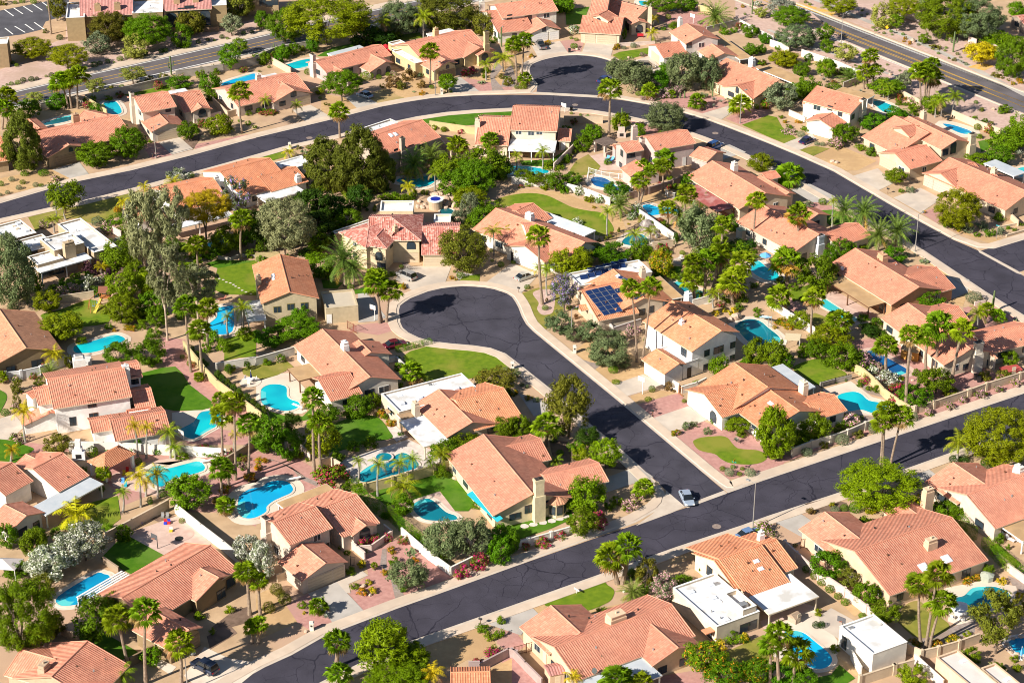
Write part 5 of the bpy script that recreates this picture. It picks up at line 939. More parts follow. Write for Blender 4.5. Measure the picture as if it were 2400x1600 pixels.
def along_walls():
    """bushes that grow against the garden walls"""
    kinds = [('bush.green', 'leafy green bush against the wall', 1.0), ('bush.citrus', 'dense dark green bush against the wall', 1.3), ('bush.lime', 'yellow-green bush against the wall', .9), ('ball.green', 'round clipped shrub against the wall', .7), ('bush.green.pink.35', 'pink-flowering shrub against the wall', .9), ('bush.green.magenta.4', 'bougainvillea spilling over the wall', 1.0)]
    r = random.Random(21)
    for a, b in WALLSEG:
        d = flat2(b-a); n = perp(d); L = (b-a).length; t = r.uniform(1, 3)
        while t < L-1:
            sg = r.choice((-1, 1)); k, look, sc = r.choice(kinds); rr = sc*r.uniform(.6, 1.25); p = a+d*t+n*sg*(rr*.8+.3)
            if r.random() < .62:
                o = place(unit(k+str(r.randint(0, 2))), 'wall_bush', None, (p.x, p.y, rr*.75), (rr*1.15, rr*1.15, rr*r.uniform(.9, 1.3)), r.uniform(0, 6)); reg(o, look, 'bush', 'bush plants of the gardens', p)
            t += rr*2+r.uniform(.3, 3.2)
# ------------------------------------------------------------------ plants: unit meshes, shared by the copies of a kind
def leaf_mesh(name, mats, n, seed, clumps=34, size=.09, flat=1.0, top=0.0, flower=0.0, spread=.25, shape='ball', cut=0.0, elong=1.0):
    r = np.random.default_rng(seed)
    K = clumps; c = r.normal(size=(K, 3)); c /= np.linalg.norm(c, axis=1)[:, None]; rad = r.uniform(.45, .84, K)**.8; c *= rad[:, None]
    if shape == 'cone': t = (c[:, 2]+1)/2; c[:, :2] *= (1.3-.8*t)[:, None]
    if shape == 'tall': t = (c[:, 2]+1)/2; c[:, :2] *= (1.1-.45*t)[:, None]
    if shape == 'col': c[:, :2] *= .9
    if shape == 'vase': t = (c[:, 2]+1)/2; c[:, :2] *= (.45+.6*t)[:, None]
    if shape == 'box': c = np.clip(c*1.5, -.82, .82)
    cs = r.uniform(.6, 1.25, K)*spread
    k = r.integers(0, K, n); dr = r.normal(size=(n, 3)); dr /= np.linalg.norm(dr, axis=1)[:, None]
    p = c[k]+dr*(cs[k]*r.uniform(.55, 1.05, n))[:, None]; nn = dr*.75+c[k]*.45+r.normal(size=(n, 3))*.42
    if shape == 'tight':                                       # clipped shrub: leaves on one lumpy shell
        p = dr*(.9+.1*np.sin(dr[:, :1]*5+seed)*np.cos(dr[:, 1:2]*6)+r.normal(size=(n, 1))*.05); nn = dr+r.normal(size=(n, 3))*.45
    if shape == 'boxy':
        q = r.uniform(-1, 1, (n, 3)); ax = r.integers(0, 3, n); q[np.arange(n), ax] = np.sign(q[np.arange(n), ax]); p = q*.95+r.normal(size=(n, 3))*.03; nn = np.zeros((n, 3)); nn[np.arange(n), ax] = q[np.arange(n), ax]; nn += r.normal(size=(n, 3))*.4
    nn /= np.linalg.norm(nn, axis=1)[:, None]
    a = np.cross(nn, r.normal(size=(n, 3))); a /= np.linalg.norm(a, axis=1)[:, None]; b = np.cross(nn, a)
    s = size*r.uniform(.6, 1.3, n)[:, None]; a *= s*elong; b *= s*.75
    if flat != 1: p[:, 2] *= flat
    V = np.stack([p-a*.9-b*.25, p-b*.55+a*.1, p+a, p+b*.6-a*.1], 1).reshape(-1, 3)
    me = bpy.data.meshes.new(name); me.vertices.add(n*4); me.vertices.foreach_set('co', V.astype(np.float32).ravel())
    me.loops.add(n*4); me.loops.foreach_set('vertex_index', np.arange(n*4, dtype=np.int32)); me.polygons.add(n)
    me.polygons.foreach_set('loop_start', np.arange(0, n*4, 4, dtype=np.int32)); me.polygons.foreach_set('loop_total', np.full(n, 4, dtype=np.int32))
    for m in mats: me.materials.append(m)
    if flower: fl = (r.random(n) < flower) & (r.random(K)[k] < .85); me.polygons.foreach_set('material_index', fl.astype(np.int32))
    me.update(); me.validate(); return me
def quadmesh(name, V, F, mats, MI=None):
    me = bpy.data.meshes.new(name); me.from_pydata(V, [], F)
    for m in mats: me.materials.append(m)
    if MI: me.polygons.foreach_set('material_index', MI)
    return me
def fan_crown(seed, n=34, dead=.2):
    r = random.Random(seed); V = []; F = []; M = []
    for i in range(n):
        t = i/n; el = math.radians(78-t*122+r.uniform(-10, 10)); az = i*2.39996+r.uniform(-.35, .35)
        d = Vector((math.cos(az)*math.cos(el), math.sin(az)*math.cos(el), math.sin(el))); side = Vector((-math.sin(az), math.cos(az), 0)); up = d.cross(side)
        if up.z < 0: up = -up
        rl = r.uniform(-.5, .5); side, up = side*math.cos(rl)+up*math.sin(rl), up*math.cos(rl)-side*math.sin(rl)
        pl = r.uniform(.34, .56); o = d*pl; m = 1 if t > 1-dead and r.random() < .8 else 0
        k = len(V); V += [d*.05+side*.014, d*.05-side*.014, o-side*.014, o+side*.014]; F.append((k, k+1, k+2, k+3)); M.append(m)
        fr = r.uniform(.34, .46)
        for j in range(13):                                     # fan of narrow pleated blades with hanging tips
            a = math.radians(-96+j*16+r.uniform(-3, 3)); e = d*math.cos(a)+side*math.sin(a); w = side*math.cos(a)-d*math.sin(a)
            l = fr*(1-.10*abs(j-6)/6)*r.uniform(.85, 1.1); mid = o+e*l*.55; tip = o+e*l+Vector((0, 0, -l*r.uniform(.12, .42)))-up*.03
            k = len(V); V += [o, mid-w*.036+up*.014, mid+w*.036-up*.02, tip]; F.append((k, k+1, k+3)); F.append((k, k+3, k+2)); M += [m, m]
    return [tuple(v) for v in V], F, M
def feather_crown(seed, n=24, L=1.0, arch=1.0, seg=9, dead=.08, wid=.17, up0=80, up1=-35):
    r = random.Random(seed); V = []; F = []; M = []
    for i in range(n):
        t = i/n; el = math.radians(up0+(up1-up0)*t+r.uniform(-8, 8)); az = i*2.39996+r.uniform(-.25, .25); m = 1 if t > 1-dead else 0
        side = Vector((-math.sin(az), math.cos(az), 0)); p = Vector((0, 0, 0)); ln = L*r.uniform(.85, 1.08)
        for j in range(seg):
            d = Vector((math.cos(az)*math.cos(el), math.sin(az)*math.cos(el), math.sin(el))); q = p+d*ln/seg; up = d.cross(side)
            if up.z < 0: up = -up
            w = wid*math.sin(math.pi*(.18+.8*(j+.5)/seg))+.02
            k = len(V); V += [p+side*.008, p-side*.008, q-side*.006, q+side*.006]; F.append((k, k+1, k+2, k+3)); M.append(m)
            for sg in (-1, 1):
                for h in (.1, .55):
                    b0 = p.lerp(q, h); b1 = p.lerp(q, h+.34); tp = b0.lerp(b1, .6)+side*sg*w+d*w*.55+Vector((0, 0, -w*r.uniform(.35, .75)))
                    k = len(V); V += [b0, b1, tp]; F.append((k, k+1, k+2)); M.append(m)
            p = q; el -= arch*(.10+.16*j/seg)
    return [tuple(v) for v in V], F, M
BARK = noisy('grey brown bark', (.11, .08, .06), (.19, .145, .11), 3, 5, .95, .5, 10); PBARK = noisy('palm trunk bark', (.20, .14, .10), (.31, .235, .17), 3, 4, .95, .6, 6); QBARK = noisy('grey smooth palm trunk', (.25, .23, .20), (.34, .31, .275), 2, 4, .9, .3, 6); EBARK = noisy('pale eucalyptus bark', (.36, .27, .20), (.50, .40, .31), 2, 4, .9, .3, 6)
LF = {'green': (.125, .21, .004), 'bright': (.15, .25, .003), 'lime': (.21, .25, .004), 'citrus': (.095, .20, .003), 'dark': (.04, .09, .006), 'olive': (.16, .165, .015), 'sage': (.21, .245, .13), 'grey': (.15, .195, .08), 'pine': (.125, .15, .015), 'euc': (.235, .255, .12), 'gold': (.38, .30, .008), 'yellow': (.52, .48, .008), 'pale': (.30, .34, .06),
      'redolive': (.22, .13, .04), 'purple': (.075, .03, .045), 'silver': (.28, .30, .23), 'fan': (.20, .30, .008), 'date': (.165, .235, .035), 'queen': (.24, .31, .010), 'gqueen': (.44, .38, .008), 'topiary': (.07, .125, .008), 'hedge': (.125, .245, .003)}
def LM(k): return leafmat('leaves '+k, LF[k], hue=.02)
FLW = {'magenta': (.50, .02, .12), 'pink': (.60, .34, .38), 'white': (.66, .66, .56), 'orange': (.60, .22, .02), 'yellow': (.66, .46, .02), 'red': (.42, .05, .07), 'lilac': (.36, .27, .58), 'fruit': (.62, .28, .02)}
def FM(k): return leafmat('blossom '+k, FLW[k], .25, .15, .7, .01)
DEADF = leafmat('dead palm fronds', (.34, .22, .09), .3, .15); SKIRT = leafmat('golden dead fronds', (.45, .26, .05), .3, .15)
UM = {}
def unit(key):
    if key in UM: return UM[key]
    k, v = key[:-1], int(key[-1]); sd = sum(map(ord, key))*7+v
    if k in ('fan', 'skirtfan'):
        V, F, M = fan_crown(sd, 34, .16 if k == 'fan' else .42); me = quadmesh(k+'_crown', V, F, [LM('fan'), DEADF if k == 'fan' else SKIRT], M)
    elif k == 'date': V, F, M = feather_crown(sd, 44, 1, .75, 9, .05, .13, 84, -35); me = quadmesh('date_crown', V, F, [LM('date'), SKIRT], M)
    elif k in ('queen', 'gqueen'): V, F, M = feather_crown(sd, 17, 1, 1.35, 9, .12, .22, 78, -10); me = quadmesh('queen_crown', V, F, [LM(k), DEADF], M)
    elif k == 'agave':
        V, F = [], []
        for i in range(26):
            az = i*2.4; el = math.radians(75-i*2.6); d = Vector((math.cos(az)*math.cos(el), math.sin(az)*math.cos(el), math.sin(el))); s_ = Vector((-math.sin(az), math.cos(az), 0)); b = len(V)
            V += [tuple(s_*.05), tuple(-s_*.05), tuple(d*.5-s_*.075+Vector((0, 0, .04))), tuple(d*.5+s_*.075+Vector((0, 0, .04))), tuple(d)]; F += [(b, b+1, b+2, b+3), (b+3, b+2, b+4)]
        me = quadmesh('agave_leaves', V, F, [LM('silver')])
    else:
        spec = dict(   # n, clumps, size, flat, spread, shape, elong
            broad=(5600, 75, .058, 1, .22, 'ball', 1.1), airy=(4200, 70, .05, 1, .19, 'ball', 1.6), mesq=(8000, 110, .042, 1, .18, 'ball', 1.9), euc=(6400, 95, .044, 1, .165, 'ball', 1.8), pine=(6500, 90, .05, 1, .18, 'cone', 1.9), tall=(7000, 85, .042, 1, .19, 'tall', 1.4),
            mesqL=(26000, 240, .021, 1, .125, 'ball', 1.9), broadL=(16000, 170, .033, 1, .15, 'ball', 1.1), eucL=(15000, 190, .026, 1, .12, 'ball', 1.8), airyL=(9500, 140, .031, 1, .13, 'ball', 1.6), pineL=(15000, 180, .031, 1, .13, 'cone', 1.9),
            ball=(1500, 10, .085, 1, .3, 'tight', 1), bush=(1300, 22, .105, 1, .32, 'ball', 1), col=(1600, 26, .09, 1, .3, 'col', 1), box=(1800, 10, .075, 1, .3, 'boxy', 1), scrub=(700, 20, .10, 1, .3, 'ball', 1.6))
        f, col, fl, fr = (k.split('.')+['', '', ''])[:4]; n, K, sz, ft, sp, sh, el = spec[f]
        mats = [LM(col)]+([FM(fl)] if fl else [])
        me = leaf_mesh(f+' '+col, mats, n, sd, K, sz, ft, 0, float('0.'+fr) if fl else 0, sp, sh, 0, el)
    UM[key] = me; return me
def limb_mesh(seed, mat, n=4):
    r = random.Random(seed); mb = MB(); mb.tube((0, 0, 0), (.02, .01, .5), .07, .05, 7)
    for i in range(n): a = i*2*math.pi/n+r.uniform(-.4, .4); q = Vector((math.cos(a)*.32, math.sin(a)*.32, r.uniform(.85, 1.1))); mb.tube((.02, .01, .45), q, .042, .018, 6); mb.tube(q*.75+Vector((0, 0, .12)), q+Vector((math.cos(a+.8)*.25, math.sin(a+.8)*.25, .2)), .022, .01, 5)
    me = bpy.data.meshes.new('trunk'); me.from_pydata([tuple(v) for v in mb.v], [], mb.f); me.materials.append(mat); return me
LIMBS = {}
def place(me, name, parent, loc, sc, rz): # a part that shares its mesh with the other plants of its kind
    o = bpy.data.objects.new(name, me); C.objects.link(o); o.scale = sc; o.rotation_euler = (0, 0, rz)
    if parent: o.parent = parent; o.location = Vector(loc)-wloc(parent)
    else: o.location = loc
    return o
def extents(T, x, y, wpx, hpx, base):
    """crown centre and radii of a plant whose foot is known, from its outline in the picture"""
    b = gp(src(T, *base)); cx, cy = src(T, x, y); z = up_to(b, cy); dist = proj((b.x, b.y, z))[2]
    rx = wpx/3.92/2*dist/FP; u = hpx/3.92/2*dist/FP
    rz = math.sqrt(max((u*u-(rx*.95*ST)**2), (rx*.35)**2))/CT; rz = min(rz, rx*2.6)
    px_ = proj((b.x, b.y, z))[0]; off = (cx-px_)*dist/FP
    return b, Vector((b.x+off, b.y, max(z, rz*.9))), rx, rz
def tree(T, kind, look, s, name='tree', bark=None, cat='tree', rep=1):
    for k in s.split():
        v = list(map(float, k.split(','))); x, y, w_, h_ = v[:4]; base = (v[5] if len(v) > 5 else x, v[4] if len(v) > 4 else y+h_*.62)
        b, c, rx, rz = extents(T, x, y, w_, h_, base)
        nm = {'pine.pine': 'pine_tree', 'broad.citrus': 'citrus_tree', 'col.topiary': 'cypress_tree'}.get(kind, name)
        o = thing(nm, b, look, cat, cat+'s of the gardens'); f_ = kind.split('.')[0]; kd = kind if rx < 4 or f_ not in ('mesq', 'broad', 'euc', 'airy', 'pine') else kind.replace(f_, f_+'L', 1)
        place(unit(kd+str(R.randint(0, 1))), 'crown', o, c, (rx*1.3, rx*1.3, rz*1.25), R.uniform(0, 6.3))
        m = bark or BARK; kk = (m.name, R.randint(0, 2))
        if kk not in LIMBS: LIMBS[kk] = limb_mesh(kk[1]+5, m)
        t = place(LIMBS[kk], 'trunk', o, b, (min(rx*.95, 3.4), min(rx*.95, 3.4), c.z), R.uniform(0, 6.3))
def palm(T, kind, look, s, r0=.22, bark=None, name='palm_tree'):
    for k in s.split():
        bx, by, x, y, w_ = map(float, k.split(',')[:5]); b = gp(src(T, bx, by)); cx, cy = src(T, x, y); z = up_to(b, cy); dist = proj((b.x, b.y, z))[2]
        off = (cx-proj((b.x, b.y, z))[0])*dist/FP; rr = w_/3.92/2*dist/FP*1.6; c = Vector((b.x+off, b.y, z+(rr*.1 if kind in ('fan', 'skirtfan') else rr*.0)))
        o = thing(name, b, look, 'palm', 'palms of the gardens'); place(unit(kind+str(R.randint(0, 2))), 'crown', o, c, (rr, rr, rr*(.95 if kind in ('fan', 'skirtfan') else 1)), R.uniform(0, 6.3))
        mb = MB(); n = 6; bend = R.uniform(-.25, .25)
        pts = [b.lerp(c, i/n)+Vector((math.sin(math.pi*i/n)*bend, 0, 0)) for i in range(n+1)]; pts[0].z = -.1
        for i in range(n): mb.tube(pts[i], pts[i+1], r0*(1.15-.4*i/n)*(1.25 if i == 0 else 1), r0*(1.15-.4*(i+1)/n), 8)
        mb.obj('trunk', bark or PBARK, o, smooth_=False)
def shrubs(T, kind, look, s, name='shrub', hh=.8, cat='shrub'):
    for k in s.split():
        v = list(map(float, k.split(','))); x, y, w_ = v[:3]; p0 = src(T, x, y); b = gp(p0); dist = proj(b)[2]; rx = w_/3.92/2*dist/FP; rz = rx*(v[3]/w_ if len(v) > 3 else hh)
        b = gp((p0[0], p0[1]+rz*CT*.75*FP/dist)); f = kind.split('.'); fl = f[2] if len(f) > 2 else ''; k_ = 1.0 if f[0] in ('ball', 'agave') else 1.22
        nm, cg = {'white': ('oleander', 'oleander'), 'pink': ('oleander', 'oleander'), 'magenta': ('bougainvillea', 'bougainvillea'), 'red': ('bougainvillea', 'bougainvillea'), 'orange': ('lantana', 'flowering shrub'), 'yellow': ('flowering_shrub', 'flowering shrub')}.get(fl) or {'ball': ('clipped_shrub', 'clipped shrub'), 'scrub': ('desert_scrub', 'scrub'), 'agave': ('agave', 'agave')}.get(f[0], ('leafy_bush', 'bush'))
        o = place(unit(kind+str(R.randint(0, 2))), nm, None, (b.x, b.y, rz*.72), (rx*k_, rx*k_, rz*k_), R.uniform(0, 6.3)); reg(o, look, cg, cg+' plants of the gardens', b)
def saguaro(T, s, look='tall green saguaro cactus', arms=2):
    m = noisy('cactus skin', (.09, .13, .05), (.14, .185, .075), 4, 4, .8, .4, 12)
    for k in s.split():
        bx, by, x, y = map(float, k.split(',')); b = gp(src(T, bx, by)); z = up_to(b, src(T, x, y)[1]); mb = MB(); top = b+Z0*z; r = max(.2, z*.045)
        mb.tube(b, b+Z0*z*.5, r*.85, r, 10); mb.tube(b+Z0*z*.5, top-Z0*r, r, r*.85, 10); mb.tube(top-Z0*r, top, r*.85, r*.3, 10)
        o = thing('saguaro_cactus', b, look, 'cactus', 'cacti of the gardens'); mb.obj('stem', m, o)
        for i in range(arms):
            a = R.uniform(0, 3)+i*2.6; q = b+Z0*z*R.uniform(.35, .5); e = q+Vector((math.cos(a), math.sin(a)*.6, .25))*r*3.2; am = MB(); am.tube(q, e, r*.55, r*.6, 8); am.tube(e-Z0*r*.3, e+Z0*z*R.uniform(.2, .32), r*.62, r*.45, 8); am.obj('arm', m, o)
def prickly(T, s, look='sprawling prickly pear cactus'):
    m = noisy('prickly pear skin', (.13, .18, .075), (.20, .25, .12), 4, 4, .8, .2, 12)
    for k in s.split():
        x, y, w_ = map(float, k.split(',')); b = gp(src(T, x, y)); r = w_/3.92/2*proj(b)[2]/FP; mb = MB()
        for i in range(26):
            a = R.uniform(0, 6.3); d = r*math.sqrt(R.random()); p = b+Vector((math.cos(a)*d, math.sin(a)*d, R.uniform(.1, r*.7))); nn = Vector((R.uniform(-1, 1), R.uniform(-1, 1), R.uniform(-.2, .4))).normalized(); mb.tube(p, p+nn*.07, r*.22, r*.2, 8)
        o = mb.obj('prickly_pear', m, None, loc=b); reg(o, look, 'cactus', 'cacti of the gardens', b)
def hedge(T, q, h_=1.6, wd=1.2, look='clipped green hedge', col='hedge', top=None):
    pts = G(T, q); n = 0; c = sum(pts, Vector())/len(pts); o = thing('hedge', pts[0], look, 'hedge', 'hedges of the gardens'); THINGS[-1][4] = c
    me = unit('box.%s0' % col) if 'box.%s0' % col in UM else unit('box.%s0' % col)
    for a, b in zip(pts, pts[1:]):
        L = (b-a).length; k = max(1, round(L/(wd*1.6))); d = flat2(b-a)
        for i in range(k): p = a.lerp(b, (i+.5)/k); e = place(me, 'hedge_section', o, p+Z0*h_/2, (L/k/2*1.06, wd/2*R.uniform(.92, 1.1), h_/2*R.uniform(.95, 1.06)), math.atan2(d.y, d.x))
# ------------------------------------------------------------------ the planting, tile by tile (crown x, y, width, height, foot y)
tree('00', 'mesq.lime', 'spreading yellow-green palo verde', '625,510,340,200,645'); tree('00', 'mesq.olive', 'drooping olive-brown tree', '1000,240,330,260,400 1750,210,240,200,320'); tree('00', 'mesq.bright', 'bright green spreading mesquite', '1360,270,410,280,440'); tree('00', 'airy.green', 'small green tree', '1670,330,180,200,430')
tree('00', 'airy.sage', 'grey-green olive tree', '890,400,240,190,500 2130,220,190,160,330'); tree('00', 'airy.pale', 'sparse pale palo verde', '1240,430,230,200,530'); tree('00', 'mesq.lime', 'broad lime bush', '300,440,340,190,530'); tree('00', 'airy.pale', 'young pale green palo verde', '1225,670,230,130,775 880,780,160,130,850 320,890,140,100,940')
tree('00', 'airy.green', 'light green street tree', '2110,520,200,190,650 2200,420,150,120,500'); tree('00', 'broad.olive', 'tall olive-green tree', '525,60,150,180,195 2200,50,250,200,190'); tree('00', 'broad.citrus', 'round citrus tree', '1655,755,220,115,800 1925,770,180,170,840 1940,880,110,110,930 515,930,185,150,990 265,1000,205,165,1080')
tree('00', 'pine.pine', 'dark conical pine', '190,1300,340,500,1560'); tree('00', 'mesq.green', 'feathery green mesquite', '870,1410,320,220,1510 1170,1300,300,260,1440'); tree('00', 'broad.green', 'small multi-stem green tree', '1735,1190,180,150,1290'); tree('00', 'broad.lime', 'round yellow-green bush tree', '2015,1150,230,180,1230')
palm('00', 'fan', 'tall fan palm', '630,1000,560,760,190 658,998,640,740,180 715,1000,715,700,170 75,1160,60,900,190 20,1190,40,1010,180'); palm('00', 'fan', 'fan palm with slim trunk', '2225,1225,2200,850,175 470,315,430,-60,120'); saguaro('00', '1575,690,1557,515')
shrubs('00', 'ball.dark', 'round dark green roadside shrub', '550,345,70 870,595,75 920,580,55 990,565,58 1330,495,72 1485,470,60 1520,465,60 1825,385,55 1910,365,45 2040,340,55 2240,305,50 2315,295,45 475,690,60 215,735,60 290,728,65 340,722,42')
shrubs('00', 'ball.green', 'small clipped green shrub', '1105,540,66 1170,520,62 165,760,60 105,770,48 155,600,45 65,778,30 30,795,30 1970,372,32 2090,355,36 1720,432,40 1120,795,50 1175,792,30 425,700,32 140,25,45 205,10,62 310,15,66 120,575,40 1050,573,24'); shrubs('00', 'scrub.olive', 'straggly olive shrub', '1500,710,90 1380,735,80 870,850,50 1020,825,80 1275,757,30 1700,655,40 1850,628,40 1960,610,40 30,20,90 420,290,50')
shrubs('00', 'bush.green.magenta.35', 'magenta bougainvillea', '1865,1135,110 2240,645,80 1100,875,70'); shrubs('00', 'bush.green', 'leafy green shrub', '2285,1040,65 2205,1110,42 2280,1135,55 2340,1165,42 830,920,110 1000,905,70 920,990,90 2335,510,35 1070,1410,60 1380,1300,40'); shrubs('00', 'agave', 'blue-green agave', '1860,1270,85 2010,605,40 2290,570,60')
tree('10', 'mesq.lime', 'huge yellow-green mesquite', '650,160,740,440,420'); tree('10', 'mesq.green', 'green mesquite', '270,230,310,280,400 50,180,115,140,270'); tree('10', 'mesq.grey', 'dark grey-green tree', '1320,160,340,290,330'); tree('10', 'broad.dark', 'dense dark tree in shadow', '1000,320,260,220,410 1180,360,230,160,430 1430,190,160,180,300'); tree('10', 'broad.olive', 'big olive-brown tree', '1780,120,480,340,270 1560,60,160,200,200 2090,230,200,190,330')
palm('10', 'queen', 'slender queen palm', '1115,395,1150,210,160 1540,360,1540,160,180 2115,740,2110,590,120 2275,660,2270,540,180 1165,330,1165,240,100', .17, QBARK); tree('10', 'broad.citrus', 'round citrus tree', '520,420,115,130,480 70,535,115,110,590 250,480,130,130,535 350,450,110,100,505'); tree('10', 'mesq.bright', 'lime palo verde', '790,760,340,230,935 1760,750,165,130,850')
palm('10', 'fan', 'straight fan palm', '1600,780,1600,480,155 770,1270,765,1040,165 1850,1450,1850,1340,170 2150,1440,2150,1305,150'); shrubs('10', 'bush.redolive', 'red-brown shrub', '1255,760,140 1410,700,130 1515,780,95 135,520,60'); shrubs('10', 'ball.green', 'round clipped green shrub', '1020,700,130,90 1130,710,60 1215,683,52 1735,850,30 1785,840,48 590,900,36 480,660,80 1615,800,50 30,655,28 120,615,36 1725,1190,66')
shrubs('10', 'bush.green.pink.4', 'pink-flowered oleander', '1260,680,62 1640,220,130 2320,740,90 2050,1080,80'); shrubs('10', 'bush.green.magenta.6', 'vivid magenta bougainvillea', '1930,670,90 1995,650,90 1880,1210,60'); shrubs('10', 'bush.lime.orange.5', 'orange lantana mound', '1525,858,58'); prickly('10', '1500,705,80 2070,770,70 440,1405,60 1450,850,30'); shrubs('10', 'scrub.olive', 'scrubby desert shrub', '390,1355,50 480,1355,45 630,1320,100,80 640,955,36 670,965,30 1580,1160,60 1160,790,50 1330,790,100 2320,760,90 2260,705,60 60,830,50'); palm('10', 'gqueen', 'yellowing small queen palm', '310,1455,310,1400,120', .15, QBARK)
shrubs('10', 'bush.green', 'bushy green plant', '30,1020,60 80,1015,50 1060,380,120,90 960,390,110,90 2100,700,60 2110,650,80 1190,380,90 2170,370,80 1280,320,120'); shrubs('10', 'bush.green.red.4', 'red flower bed', '90,1040,110,40 150,1030,110,40'); saguaro('10', '2255,430,2255,250 165,470,165,400 1330,300,1330,170'); palm('10', 'queen', 'young queen palm', '95,1030,85,920,110 380,1075,375,970,110', .1, QBARK)
tree('10', 'pine.pine', 'big dark pine', '640,1490,420,460,1720 970,1450,470,560,1780 1140,1570,300,380,1740 820,1600,300,320,1780'); palm('10', 'date', 'young date palm', '1450,1640,1450,1510,240 1610,1545,1610,1425,210', .3); tree('10', 'broad.green', 'spreading green tree', '1770,1530,260,220,1650 2110,1480,330,270,1630 2230,1550,230,190,1640')
palm('20', 'fan', 'fan palm beside the cul-de-sac', '78,780,110,390,150 42,780,20,430,150 110,790,120,735,120'); shrubs('20', 'bush.green.white.6', 'white-flowering oleander', '570,280,115 2260,40,70'); shrubs('20', 'ball.green', 'round green shrub', '45,800,52 100,795,82 545,350,36 590,365,46 570,425,72 765,375,28,50 975,370,34,60 1300,370,44,70 545,1040,36 630,1055,30 505,1480,60 505,1390,62 465,1440,50 1160,860,62 2195,155,22 2140,130,30 2055,80,30'); shrubs('20', 'bush.lime.orange.4', 'orange lantana mound', '965,430,62 940,450,40 180,517,50 330,395,55 2120,60,40'); shrubs('20', 'ball.sage', 'grey sage mound', '1030,440,46 1115,420,66 1255,660,80')
tree('20', 'broad.grey', 'dense grey-green olive tree', '1590,650,290,310,830 1790,670,260,290,820 1000,650,230,220,745 1130,690,260,260,835 1410,1070,340,270,1205'); tree('20', 'broad.citrus', 'bright green bushy tree', '1330,740,230,170,815 1450,640,160,150,720'); shrubs('20', 'bush.grey.pink.5', 'pink-white oleander bank', '1480,770,70,140 1420,860,150,70 1540,810,120,70 1350,880,100,50 1510,840,100,50 1215,905,62 1290,910,62 1200,505,50')
palm('20', 'fan', 'low bushy fan palm', '1265,910,1265,850,140 1695,1000,1695,940,140 2100,1090,2100,970,190 1465,895,1460,870,80'); palm('20', 'fan', 'tall fan palm at the kerb', '890,1240,905,830,190', .27); tree('20', 'broad.green', 'green garden tree', '440,40,240,150,100 1380,30,290,150,110 1600,30,180,130,95 480,60,160,120,110'); palm('20', 'date', 'big date palm', '1880,250,1870,160,250', .3); palm('20', 'gqueen', 'yellow queen palm', '1285,260,1300,175,100 1280,390,1290,305,110', .15, QBARK)
tree('20', 'broad.citrus', 'round citrus tree', '2195,290,135,110,340 2330,360,110,100,400 2200,455,135,110,505 2300,450,80,80,495 740,1220,175,140,1300 650,1310,175,140,1385'); shrubs('20', 'bush.green', 'leafy green shrub', '1950,290,90 2040,280,70 1030,320,40,120 1390,265,50 1480,240,90 2290,580,70 1000,220,60 1370,1215,60 500,1180,80 880,1490,70 460,1480,60 700,1080,60 1040,1080,60 380,1520,200,60 1660,620,70 1420,620,130,50'); saguaro('20', '1842,890,1848,745 2205,130,2215,-20', 'tall multi-armed saguaro'); saguaro('20', '1585,905,1585,835 1545,905,1550,855 1010,1065,1015,990', 'short column cactus', 0); tree('20', 'broad.bright', 'leafy lime-green tree', '1000,1120,160,160,1200 1160,1200,120,120,1260')
tree('20', 'airy.pale', 'pale young palo verde', '2290,110,130,90,160 1435,155,50,50,190'); palm('20', 'fan', 'fan palm beside the pinkish house', '1400,1640,1400,1480,190 1210,1660,1210,1555,150'); palm('20', 'queen', 'queen palm by the verandah pool', '280,1560,280,1390,130 40,1560,40,1435,120', .15, QBARK); tree('20', 'broad.lime', 'yellow-green shrub tree', '2290,1490,210,150,1560'); shrubs('20', 'agave', 'silver agave', '690,1080,75 1855,920,80 1920,940,75 1850,975,60'); shrubs('20', 'scrub.sage', 'grey desert shrub', '1760,880,80 1980,930,60 1720,210,40 1900,420,40'); shrubs('20', 'bush.green.red.3', 'red-flecked shrub', '2240,960,110 2320,960,110 2300,580,70 1180,1140,60')
tree('30', 'airy.silver', 'pale grey-leaved tree', '120,60,240,150,150'); tree('30', 'broad.green', 'green desert tree', '210,150,310,190,265'); tree('30', 'airy.grey', 'grey-green thorny tree', '260,330,340,210,445 370,360,120,140,440'); tree('30', 'airy.green', 'small airy green tree', '530,290,155,130,380 540,420,135,110,480 1440,350,115,85,405 1180,190,140,110,290'); tree('30', 'airy.pale', 'sparse pale palo verde', '710,480,200,150,575 1060,150,230,210,255'); tree('30', 'mesq.lime', 'olive-lime mesquite', '150,540,260,150,610 650,40,300,160,155 1240,60,280,170,215')
tree('30', 'mesq.green', 'large green mesquite', '1650,130,520,400,340 2250,520,300,350,710'); tree('30', 'mesq.grey', 'big grey-olive tree', '1930,160,440,360,370 1480,40,200,160,130'); tree('30', 'broad.bright', 'bright green round tree', '2120,360,275,165,425 2280,90,150,140,150'); tree('30', 'mesq.yellow', 'yellow blooming palo verde', '1960,470,280,180,595')
palm('30', 'fan', 'fan palm with slender trunk', '880,820,895,670,150 910,820,940,530,140 950,820,985,650,110 1400,1000,1390,670,170 1430,1000,1450,680,180 1470,900,1505,720,180 1440,960,1500,610,150'); palm('30', 'queen', 'drooping queen palm', '1590,1070,1590,920,160 1690,1060,1720,890,160 1535,1080,1540,960,120 480,700,480,600,110 550,720,530,610,100 1060,900,1070,790,120 1105,920,1120,820,100', .16, QBARK)
